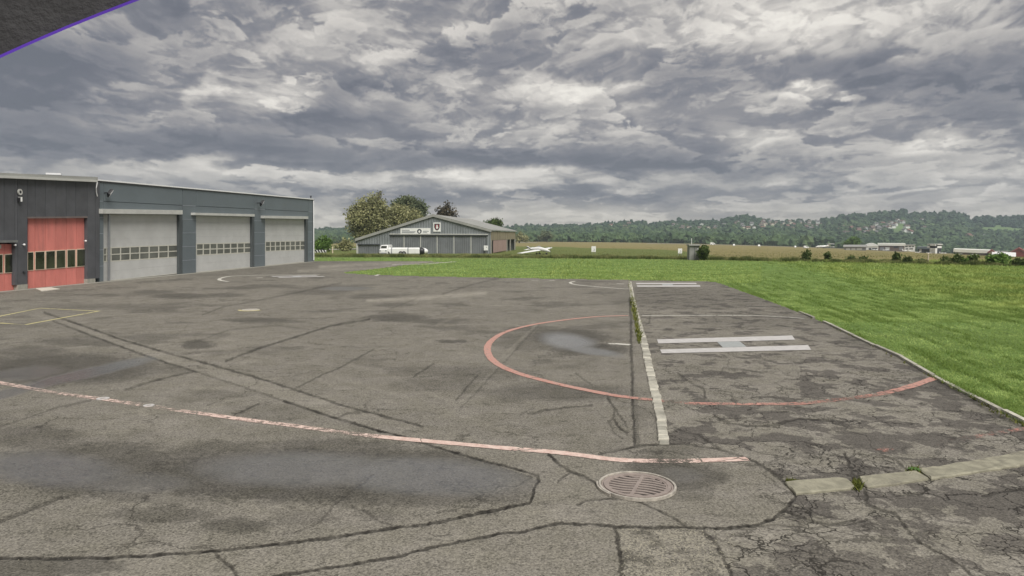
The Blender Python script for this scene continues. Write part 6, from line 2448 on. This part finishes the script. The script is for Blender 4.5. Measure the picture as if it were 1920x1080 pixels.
for sg in (-1, 1):
    mb = MB()
    f = [P(1538, 463.0, 0), P(1544, 463.0, 0), P(1550, 462.8, sg * 9), P(1547, 462.8, sg * 9)]
    mb.prism(f, [p + Vector((0, 0, .3)) for p in f])
    mb.build('wing', M['white'], t)
    mb = MB()
    mb.tube(P(1546, 460.8, sg * 1.6), P(1550.5, 460.6, sg * 1.6), .8 * s, n=10)
    mb.build('engine', M['white'], t)
for px in (1532, 1543, 1546):
    mb = MB()
    mb.tube(P(px, 463), P(px, 465.6), .15)
    mb.build('landing_gear', M['black'], t)


def small_van(px, row_, w, h, lab, mat='white', name='parked_van', cat='van'):
    b, s = loc_frame(px, row_)
    t = thing(name, lab, cat, tuple(b), 'vehicles parked across the airfield')
    L, H_ = w * s, h * s
    mb = MB()
    W2 = max(1.6, H_ * .7) / 2
    prof = [(-.5, .12, .55), (-.48, .1, .95), (-.1, .1, 1.0), (.25, .1, .97), (.36, .1, .62), (.5, .12, .5)]
    mb.loft([[(b.x + f * L, b.y - W2, b.z + a * H_), (b.x + f * L, b.y + W2, b.z + a * H_), (b.x + f * L, b.y + W2 * .85, b.z + c * H_), (b.x + f * L, b.y - W2 * .85, b.z + c * H_)] for f, a, c in prof])
    mb.build('body', M[mat], t)
    mb = MB()
    mb.box((b.x + .12 * L, b.y - W2 * .95, b.z + H_ * .72), (L * .35, .06, H_ * .22))
    mb.build('window', M['glass'], t)
    for f in (-.3, .3):
        mb = MB()
        mb.tube((b.x + f * L, b.y - W2 - .05, b.z + H_ * .15), (b.x + f * L, b.y + W2 + .05, b.z + H_ * .15), H_ * .17, n=10)
        mb.build('wheel', M['black'], t)


small_van(1336, 459.0, 9, 4.5, 'white van standing alone on the far runway edge')
small_van(1511, 465.3, 9, 4.5, 'white service vehicle just left of the airliner')
for px, r_, w_p, lab in ((1376, 460.6, 4, 'first tiny white marker right of the lone van on the runway'), (1423, 461.8, 4.5, 'second tiny white marker midway along the far runway'), (1491, 464.0, 3.5, 'tiny white marker shortly before the white service vehicle')):
    b, s = loc_frame(px, r_)
    t = thing('runway_marker', lab, 'marker', tuple(b), 'white markers along the runway')
    mb = MB()
    L = w_p * s * .5
    mb.loft([[(b.x - L, b.y - .5, b.z), (b.x + L, b.y - .5, b.z), (b.x + L, b.y + .5, b.z), (b.x - L, b.y + .5, b.z)], [(b.x - L * .7, b.y - .1, b.z + 1.1), (b.x + L * .7, b.y - .1, b.z + 1.1), (b.x + L * .7, b.y + .1, b.z + 1.1), (b.x - L * .7, b.y + .1, b.z + 1.1)]])
    mb.build('cone', M['white'], t)
    mb = MB()
    mb.box((b.x, b.y, b.z + .05), (L * 2.2, 1.2, .12))
    mb.build('foot', M['black'], t)


def tiny_plane(px, row_, w, lab, flip=1):
    b, s = loc_frame(px, row_)
    t = thing('parked_light_plane', lab, 'aeroplane', tuple(b), 'light planes parked before the airport halls')
    L = w * s
    mb = MB()
    mb.loft([circ((b.x + f * L * flip, b.y, b.z + L * .13 + a * L), h * L, 'x', 10) for f, a, h in ((-.5, .03, .01), (-.2, .01, .045), (.15, 0, .07), (.35, 0, .06), (.5, 0, .02))])
    mb.build('fuselage', M['white'], t, smooth=True)
    mb = MB()
    mb.box((b.x + .12 * L * flip, b.y, b.z + L * .20), (L * .18, L * 1.0, L * .02))
    mb.build('wing', M['white'], t)
    mb = MB()
    f = [(b.x - .5 * L * flip, b.y, b.z + L * .13), (b.x - .36 * L * flip, b.y, b.z + L * .15), (b.x - .44 * L * flip, b.y, b.z + L * .34), (b.x - .52 * L * flip, b.y, b.z + L * .34)]
    mb.prism(f, [(x, y + .1, z) for x, y, z in f])
    mb.build('tail_fin', M['white'], t)
    for q in (-.05, .3):
        mb = MB()
        mb.tube((b.x + q * L * flip, b.y, b.z), (b.x + q * L * flip, b.y, b.z + L * .1), .06)
        mb.build('gear_leg', M['black'], t)


for px, r_, w_p, lab, fl in ((1640, 469.5, 12, 'white light plane parked before the dark gap right of the domed hall', 1), (1660, 470.5, 11, 'white light plane parked left of the long white-edged hall', -1),
                             (1674, 470.8, 12, 'white light plane under the left part of the long white-edged hall', 1), (1700, 472.5, 16, 'larger white plane before the square white building', 1),
                             (1720, 474.5, 10, 'white light plane with upright tail left of the glazed terminal', -1), (1768, 476.5, 13, 'white light plane right below the control cab', 1), (1742, 475.6, 9, 'small white plane before the glazed terminal', 1)):
    tiny_plane(px, r_, w_p, lab, fl)


# ================================================================== airport buildings at the right
def hall(name, lab, x0, x1, base, eave, ridge, mat, roof, cat='building', depth=14, kind='gable', openings=(), group=None, skew=0.0, base1=None, eave1=None, Y=None):
    """building that turns its long side to the apron; x in photograph columns, rows for base, eave and ridge"""
    xm = (x0 + x1) / 2
    b, s = loc_frame(xm, base, Y)
    t = thing(name, lab, cat, tuple(b), group)
    rad = Vector((b.x, b.y, 0)).normalized()
    F = Front(b, b + Vector((rad.y, -rad.x, 0)) * 10)
    dd = -F.n
    e1 = eave if eave1 is None else eave1
    P_ = lambda px, r, off=0.0: F.pt(px, r, off)
    low = lambda p: Vector((p.x, p.y, b.z - 1.0))
    A, B = P_(x0, eave), P_(x1, e1)
    mb = MB()
    mb.prism([low(A), low(B), B, A], [p + dd * depth for p in (low(A), low(B), B, A)])
    mb.build('wall', M[mat], t)
    rise = P_(xm, ridge).z - P_(xm, (eave + e1) / 2).z
    up = Vector((0, 0, 1))
    sx = F.u * .5 if (B - A).dot(F.u) > 0 else F.u * -.5
    A_, B_ = A - sx, B + sx
    mb = MB()
    if kind == 'gable':
        for k0, k1, h0, h1 in ((-.5, depth / 2, 0, rise), (depth / 2, depth + .5, rise, 0)):
            lo4 = [A_ + dd * k0 + up * h0, B_ + dd * k0 + up * h0, B_ + dd * k1 + up * h1, A_ + dd * k1 + up * h1]
            mb.prism(lo4, [p + up * .3 for p in lo4])
    elif kind == 'flat':
        f = [A_ - dd * .5, B_ - dd * .5, B_ - dd * .5 + up * rise, A_ - dd * .5 + up * rise]
        mb.prism(f, [p + dd * (depth + 1) for p in f])
    elif kind == 'dome':
        f = [A.lerp(B, k / 10) - dd * .5 + up * (rise * math.sin(math.pi * k / 10) ** .7) for k in range(11)]
        mb.prism(f, [p + dd * depth for p in f])
    elif kind == 'end':
        C = A.lerp(B, .5) + up * rise
        f = [A_ - dd * .5, C - dd * .5, B_ - dd * .5, B_ - dd * .5 + up * .4, C - dd * .5 + up * .5, A_ - dd * .5 + up * .4]
        mb.prism(f, [p + dd * depth for p in f])
        mb2 = MB()
        mb2.prism([A - dd * .05, B - dd * .05, C - dd * .05], [A + dd * .4, B + dd * .4, C + dd * .4])
        mb2.build('gable_wall', M[mat], t)
    mb.build('roof', M[roof], t)
    for (w0, w1, r0, r1, mt, nm) in openings:
        f = [P_(w0, r1, .12), P_(w1, r1, .12), P_(w1, r0, .12), P_(w0, r0, .12)]
        mb = MB()
        mb.prism(f, [p + dd * .22 for p in f])
        mb.build(nm, M[mt], t)
    return t


M['pale_roof'] = simple('pale_roof_sheet', (0.74, 0.74, 0.68), .6, .1, .1, dirt=.1)
M['brick_red'] = simple('red_cladding', (0.24, 0.075, 0.065), .8, .12, .3)
M['wall_grey'] = simple('hall_grey', (0.22, 0.22, 0.23), .8, .12, .2)
M['wall_brown'] = simple('wall_brown', (0.16, 0.12, 0.10), .8, .15, .2)
hall('flat_hall', 'low grey hall left of the white domed hall across the airfield', 1583, 1624, 469.2, 463.6, 460.6, 'wall_grey', 'roof_grey', depth=20,
     openings=[(1586, 1594, 465, 468.8, 'trim_light', 'gate'), (1596, 1604, 465, 468.8, 'trim_light', 'gate'), (1606, 1616, 465, 468.8, 'trim_light', 'gate')])
hall('domed_hall', 'white hall with a rounded roof, the whitest of the far airport halls', 1619, 1647, 468.8, 462.0, 456.0, 'white', 'white', depth=18, kind='dome',
     openings=[(1629, 1645, 465.0, 468.6, 'dark', 'gate')])
hall('long_hall', 'long dark hall with a bright white roof edge across the airfield', 1647, 1696, 470.8, 460.6, 456.6, 'wall_brown', 'pale_roof', kind='flat', depth=24, eave1=461.0,
     openings=[(1650, 1658, 463.5, 469.5, 'wall_grey', 'gate'), (1660, 1668, 463.5, 469.5, 'trim_light', 'gate'), (1676, 1684, 461.8, 465.0, 'dark', 'gate'), (1686, 1694, 462.0, 469.5, 'wall_grey', 'gate')])
hall('square_building', 'white square building with two rows of windows beside the long dark hall', 1695, 1716, 471.5, 459.6, 458.6, 'white', 'roof_grey', kind='flat', depth=14,
     openings=[(1697, 1702, 461.2, 463.2, 'glass', 'window'), (1704, 1708.5, 461.2, 463.2, 'glass', 'window'), (1710, 1714, 461.2, 463.2, 'glass', 'window'), (1698, 1703, 465.6, 467.6, 'glass', 'window'), (1705, 1712, 465.6, 467.6, 'glass', 'window')])
hall('terminal_building', 'low dark glazed terminal with a pale fascia left of the control cab', 1722, 1756, 473.6, 466.6, 463.2, 'dark', 'clad_blue', kind='flat', Y=310, depth=14, eave1=467.6,
     openings=[(1724, 1728, 465.0, 473, 'trim_light', 'column'), (1732, 1750, 464.4, 466.2, 'pane', 'window'), (1733, 1740, 469, 472, 'glass', 'window'), (1742, 1750, 469, 472, 'glass', 'window')])
# control cab
b, s = loc_frame(1758, 476.2, 300)
t = thing('control_tower', 'small airport control cab, white with a glazed top storey', 'tower', tuple(b))
X_ = lambda px: (px - 960) * s
Z_ = lambda r: CAM_H + (440 - r) * s
for nm, x0_, x1_, r0, r1, d0, mt in (('shaft', 1752.6, 1756.2, 457.8, 476.6, 4, 'white'), ('cab', 1752.6, 1764.5, 461.2, 465.0, 6, 'white'), ('glazing', 1754, 1765.4, 458.8, 461.2, 5.6, 'glass'),
                                    ('roof', 1753, 1766, 457.4, 458.8, 6.4, 'white'), ('lower_wall', 1756.2, 1764, 465.0, 476.4, 5, 'dark')):
    mb = MB()
    mb.box(((X_(x0_) + X_(x1_)) / 2, b.y + d0 / 2, (Z_(r0) + Z_(r1)) / 2), (X_(x1_) - X_(x0_), d0, Z_(r0) - Z_(r1)))
    mb.build(nm, M[mt], t)
mb = MB()
mb.tube((X_(1767), b.y + 2, Z_(458.8)), (X_(1767), b.y + 2, Z_(454)), .08)
mb.build('aerial', M['metal'], t)
hall('low_long_roof', 'long low building with a pale green-white roof behind the leafy bush trio', 1790, 1856, 480.0, 472.4, 468.2, 'wall_grey', 'pale_roof', Y=300, depth=22, kind='flat', eave1=475.2,
     openings=[(1797, 1804, 475, 479, 'trim_light', 'gate'), (1806, 1815, 475, 479, 'wall_brown', 'gate'), (1822, 1832, 476, 480, 'white', 'gate'), (1838, 1850, 476.4, 480.4, 'wall_brown', 'gate')])
hall('tent_hall', 'bright white low pitched roof in front of the red building', 1862, 1902, 484.0, 480.4, 474.4, 'white', 'white', Y=285, depth=12, kind='gable', eave1=482.6)
hall('flat_annex', 'small blue-grey flat building between the long low roof and the red one', 1864, 1888, 481.0, 473.4, 471.2, 'clad_blue', 'roof_grey', Y=330, depth=10, kind='flat')
hall('red_building', 'dark red gabled building at the right edge across the airfield', 1886, 1934, 486.0, 481.0, 466.6, 'brick_red', 'brick_red', Y=310, depth=24, kind='end',
     openings=[(1911, 1934, 482.4, 484.6, 'trim_light', 'gate')])
hall('kiosk_house', 'small orange-cream house at the end of the long low roof', 1854, 1864, 481.5, 475.0, 469.8, 'cream', 'brick_red', Y=292, depth=8, kind='end', openings=[(1857, 1861, 476, 478, 'glass', 'window')])

# ================================================================== houses on the hillside
walls = {'white': (0.82, 0.81, 0.78), 'cream': (0.70, 0.64, 0.52), 'pale grey': (0.56, 0.56, 0.56)}
roofs = {'brown': (0.15, 0.11, 0.09), 'red': (0.20, 0.105, 0.085), 'grey': (0.16, 0.155, 0.155)}
WM = {k: simple('house_wall_' + k.replace(' ', '_'), v, .8, .06, .3) for k, v in walls.items()}
RM = {k: simple('house_roof_' + k, v, .8, .15, .3) for k, v in roofs.items()}
GM = M['glass']
ZONES = [('in the scattered row above the open meadow', [(1128, 424.5), (1143, 427), (1156, 429), (1168, 431), (1176, 425), (1170, 434)]),
         ('above the grey cabinet on the hillside', [(1275, 430), (1285, 433), (1306, 433.5), (1322, 432), (1336, 431), (1310, 426), (1262, 429)]),
         ('on the wooded slope left of the village', [(1352, 428), (1378, 422), (1395, 433), (1402, 425), (1408, 430), (1384, 427), (1425, 420)]),
         ('in the village on the crest', [(1436, 421), (1441, 427), (1448, 423), (1454, 429), (1462, 425), (1469, 430), (1474, 420), (1481, 426), (1488, 431), (1492, 422), (1497, 427), (1503, 431), (1508, 425),
                                         (1514, 430), (1519, 422), (1524, 428), (1530, 431), (1533, 426), (1420, 429), (1428, 425), (1477, 433), (1510, 434)]),
         ('in the hamlet over the domed hall', [(1562, 437), (1588, 434), (1599, 436), (1612, 434), (1598, 441), (1614, 442), (1626, 437), (1625, 432), (1636, 431)]),
         ('on the right hillside over the long hall', [(1632, 426), (1644, 424), (1654, 427), (1663, 430), (1668, 426), (1672, 419), (1678, 421), (1690, 438), (1696, 441), (1717, 417.5), (1721, 432), (1660, 423), (1647, 431)]),
         ('low on the far right slope', [(1831, 448), (1802, 446), (1805, 449)])]
rr_ = random.Random(5)
for zi, n_, x0_, x1_, r0_, r1_ in ((3, 14, 1422, 1536, 419.5, 434), (4, 9, 1560, 1632, 431, 443), (5, 9, 1636, 1700, 420, 441), (1, 5, 1258, 1340, 427, 435), (2, 5, 1350, 1420, 420, 434)):
    for _ in range(n_):
        ZONES[zi][1].append((rr_.uniform(x0_, x1_), rr_.uniform(r0_, r1_)))
seen = {}
todo = []
for zone, ps in ZONES:
    for (px, r_) in sorted(ps):
        wk = rr_.choice(['white', 'white', 'cream', 'pale grey'])
        rk = rr_.choice(['brown', 'brown', 'red', 'grey'])
        todo.append((zone, px, r_, wk, rk))
from collections import defaultdict
grp = defaultdict(list)
for h in todo:
    grp[(h[0], h[3], h[4])].append(h)
ORD = {1: [''], 2: ['left one: ', 'right one: '], 3: ['leftmost: ', 'middle: ', 'rightmost: ']}
for (zone, wk, rk), hs in grp.items():
    hs.sort(key=lambda h: h[1])
    for k, (_, px, r_, _, _) in enumerate(hs):
        n_ = len(hs)
        if n_ <= 3:
            pre = ORD[n_][k]
        else:
            pre = 'leftmost: ' if k == 0 else 'rightmost: ' if k == n_ - 1 else ['second', 'third', 'fourth', 'fifth', 'sixth', 'seventh', 'eighth', 'ninth', 'tenth'][k - 1] + ' from left: '
        # stand the house on the hillside where its row falls
        lo, hi = 0.0, 1.0
        for _i in range(30):
            m_ = (lo + hi) / 2
            x, Y, z = hill_point(px, m_)
            rr2 = 440 - (float(z) - CAM_H) / Y * FPX
            if rr2 > r_:
                lo = m_
            else:
                hi = m_
        x, Y, z = hill_point(px, lo)
        x, z = float(x), float(z) + 4.0
        Y -= 14
        s = Y / FPX
        L, Hh, D_ = rr_.uniform(4.2, 7.8) * s, rr_.uniform(1.8, 2.8) * s, 8.0
        t = thing('hillside_house', pre + f'{wk} house with {rk} roof ' + zone, 'house', (x, Y, z), 'houses on the far hillside')
        flip = rr_.random() < .4
        mb = MB()
        mb.box((x, Y, z + Hh / 2 - 1.2), (L, D_, Hh + 2.4))
        if flip:
            mb.prism([(x - L / 2, Y - D_ / 2, z + Hh), (x + L / 2, Y - D_ / 2, z + Hh), (x, Y - D_ / 2, z + Hh * 1.7)], [(x - L / 2, Y - D_ / 2 + .4, z + Hh), (x + L / 2, Y - D_ / 2 + .4, z + Hh), (x, Y - D_ / 2 + .4, z + Hh * 1.7)])
        mb.build('wall', WM[wk], t)
        mb = MB()
        e_ = .6
        zr_ = z + Hh * 1.75
        if flip:
            for sg in (-1, 1):
                mb.prism([(x + sg * (L / 2 + e_), Y - D_ / 2 - e_, z + Hh - .3), (x, Y - D_ / 2 - e_, zr_), (x, Y - D_ / 2 - e_, zr_ + .5), (x + sg * (L / 2 + e_), Y - D_ / 2 - e_, z + Hh + .2)],
                         [(x + sg * (L / 2 + e_), Y + D_ / 2 + e_, z + Hh - .3), (x, Y + D_ / 2 + e_, zr_), (x, Y + D_ / 2 + e_, zr_ + .5), (x + sg * (L / 2 + e_), Y + D_ / 2 + e_, z + Hh + .2)])
        else:
            for sg in (-1, 1):
                mb.prism([(x - L / 2 - e_, Y + sg * (D_ / 2 + e_), z + Hh - .3), (x - L / 2 - e_, Y, zr_), (x - L / 2 - e_, Y, zr_ + .5), (x - L / 2 - e_, Y + sg * (D_ / 2 + e_), z + Hh + .2)],
                         [(x + L / 2 + e_, Y + sg * (D_ / 2 + e_), z + Hh - .3), (x + L / 2 + e_, Y, zr_), (x + L / 2 + e_, Y, zr_ + .5), (x + L / 2 + e_, Y + sg * (D_ / 2 + e_), z + Hh + .2)])
        mb.build('roof', RM[rk], t)
        for f in ((-.25, .25) if L > 5.5 * s else (0.0,)):
            mb = MB()
            mb.box((x + f * L, Y - D_ / 2 - .05, z + Hh * .5), (L * .18, .15, Hh * .35))
            mb.build('window', GM, t)
# church-like spire and hilltop masts
for px, top, lab in ((1224, 415, 'thin dark spire poking over the wooded crest left of the village'), (1436, 411, 'thin spire at the left end of the crest village'), (1904, 396, 'tall thin radio mast on the right-hand wooded ridge')):
    x, Y, z = hill_point(px, 0.97)
    x, z = float(x), float(z)
    t = thing('hill_spire' if px < 1900 else 'radio_mast', lab, 'spire' if px < 1900 else 'mast', (x, Y, z))
    zt = CAM_H + (440 - top) / FPX * Y
    mb = MB()
    w0 = 1.2 if px < 1900 else .35
    mb.tube((x, Y - 8, z - 2), (x, Y - 8, z + (zt - z) * .6), w0, w0 * .8, 6)
    mb.build('shaft', M['wall_grey'], t)
    mb = MB()
    mb.tube((x, Y - 8, z + (zt - z) * .6), (x, Y - 8, zt), w0 * .9, .1, 6)
    mb.build('tip', M['dark'], t)

# ================================================================== close to the lens: eave corner and a slanted strut
M['soffit'] = simple('dark_soffit', (0.040, 0.039, 0.041), .9, .18, 40, bump=.4, bscale=150)
M['violet'] = simple('violet_lens_fringe', (0.10, 0.035, 0.42), .4, .15, 6)  # colour fringe of the lens, painted on as a strip
D0 = 0.55
pts = [(-140, 170), (0, 109), (60, 82), (125, 54), (190, 28), (262, 0), (340, -26), (520, -80)]
lowp = [At(px, py, D0) for px, py in pts]
t = thing('roof_overhang', 'dark roof overhang with a violet lens fringe in the top left corner', 'roof', tuple(At(100, 20, D0)))
mb = MB()
topp = [At(px - 60, py - 320, D0 + .02) for px, py in pts]
camp = Vector((0, 0, CAM_H))
allp = [*lowp, *reversed(topp)]
mb.prism(allp, [camp + (p - camp) * 1.06 for p in allp])
mb.build('soffit', M['soffit'], t)
mb = MB()
for a, b in zip(pts[:-1], pts[1:]):
    def off(p, k):
        return (p[0] - .42 * k, p[1] - .9 * k)
    mb.prism([At(*a, D0 - .004), At(*b, D0 - .004), At(*off(b, 5.5), D0 - .004), At(*off(a, 5.5), D0 - .004)],
             [At(*a, D0 + .02), At(*b, D0 + .02), At(*off(b, 5.5), D0 + .02), At(*off(a, 5.5), D0 + .02)])
mb.build('edge_fringe', M['violet'], t)  # added strip imitating the lens colour fringe, not a real trim
mb = MB()
a = At(1935, 960, 1.9)
b = G(1912, 1180)
b.x += .06
a2 = a + Vector((.10, 0, .5))
b2 = b + Vector((.07, 0, 0))
mb.tube(b2 + (a2 - b2) * 3.2, b2, .055, n=14)
t = thing('support_strut', 'grey slanted strut just entering the bottom right corner', 'strut', tuple(b))
o = mb.build('tube', M['metal'], t)
mb = MB()
mb.tube(b + Vector((.07, 0, 0)), b + Vector((.07, 0, .03)), .12, n=14)
mb.build('foot_plate', M['metal'], t)
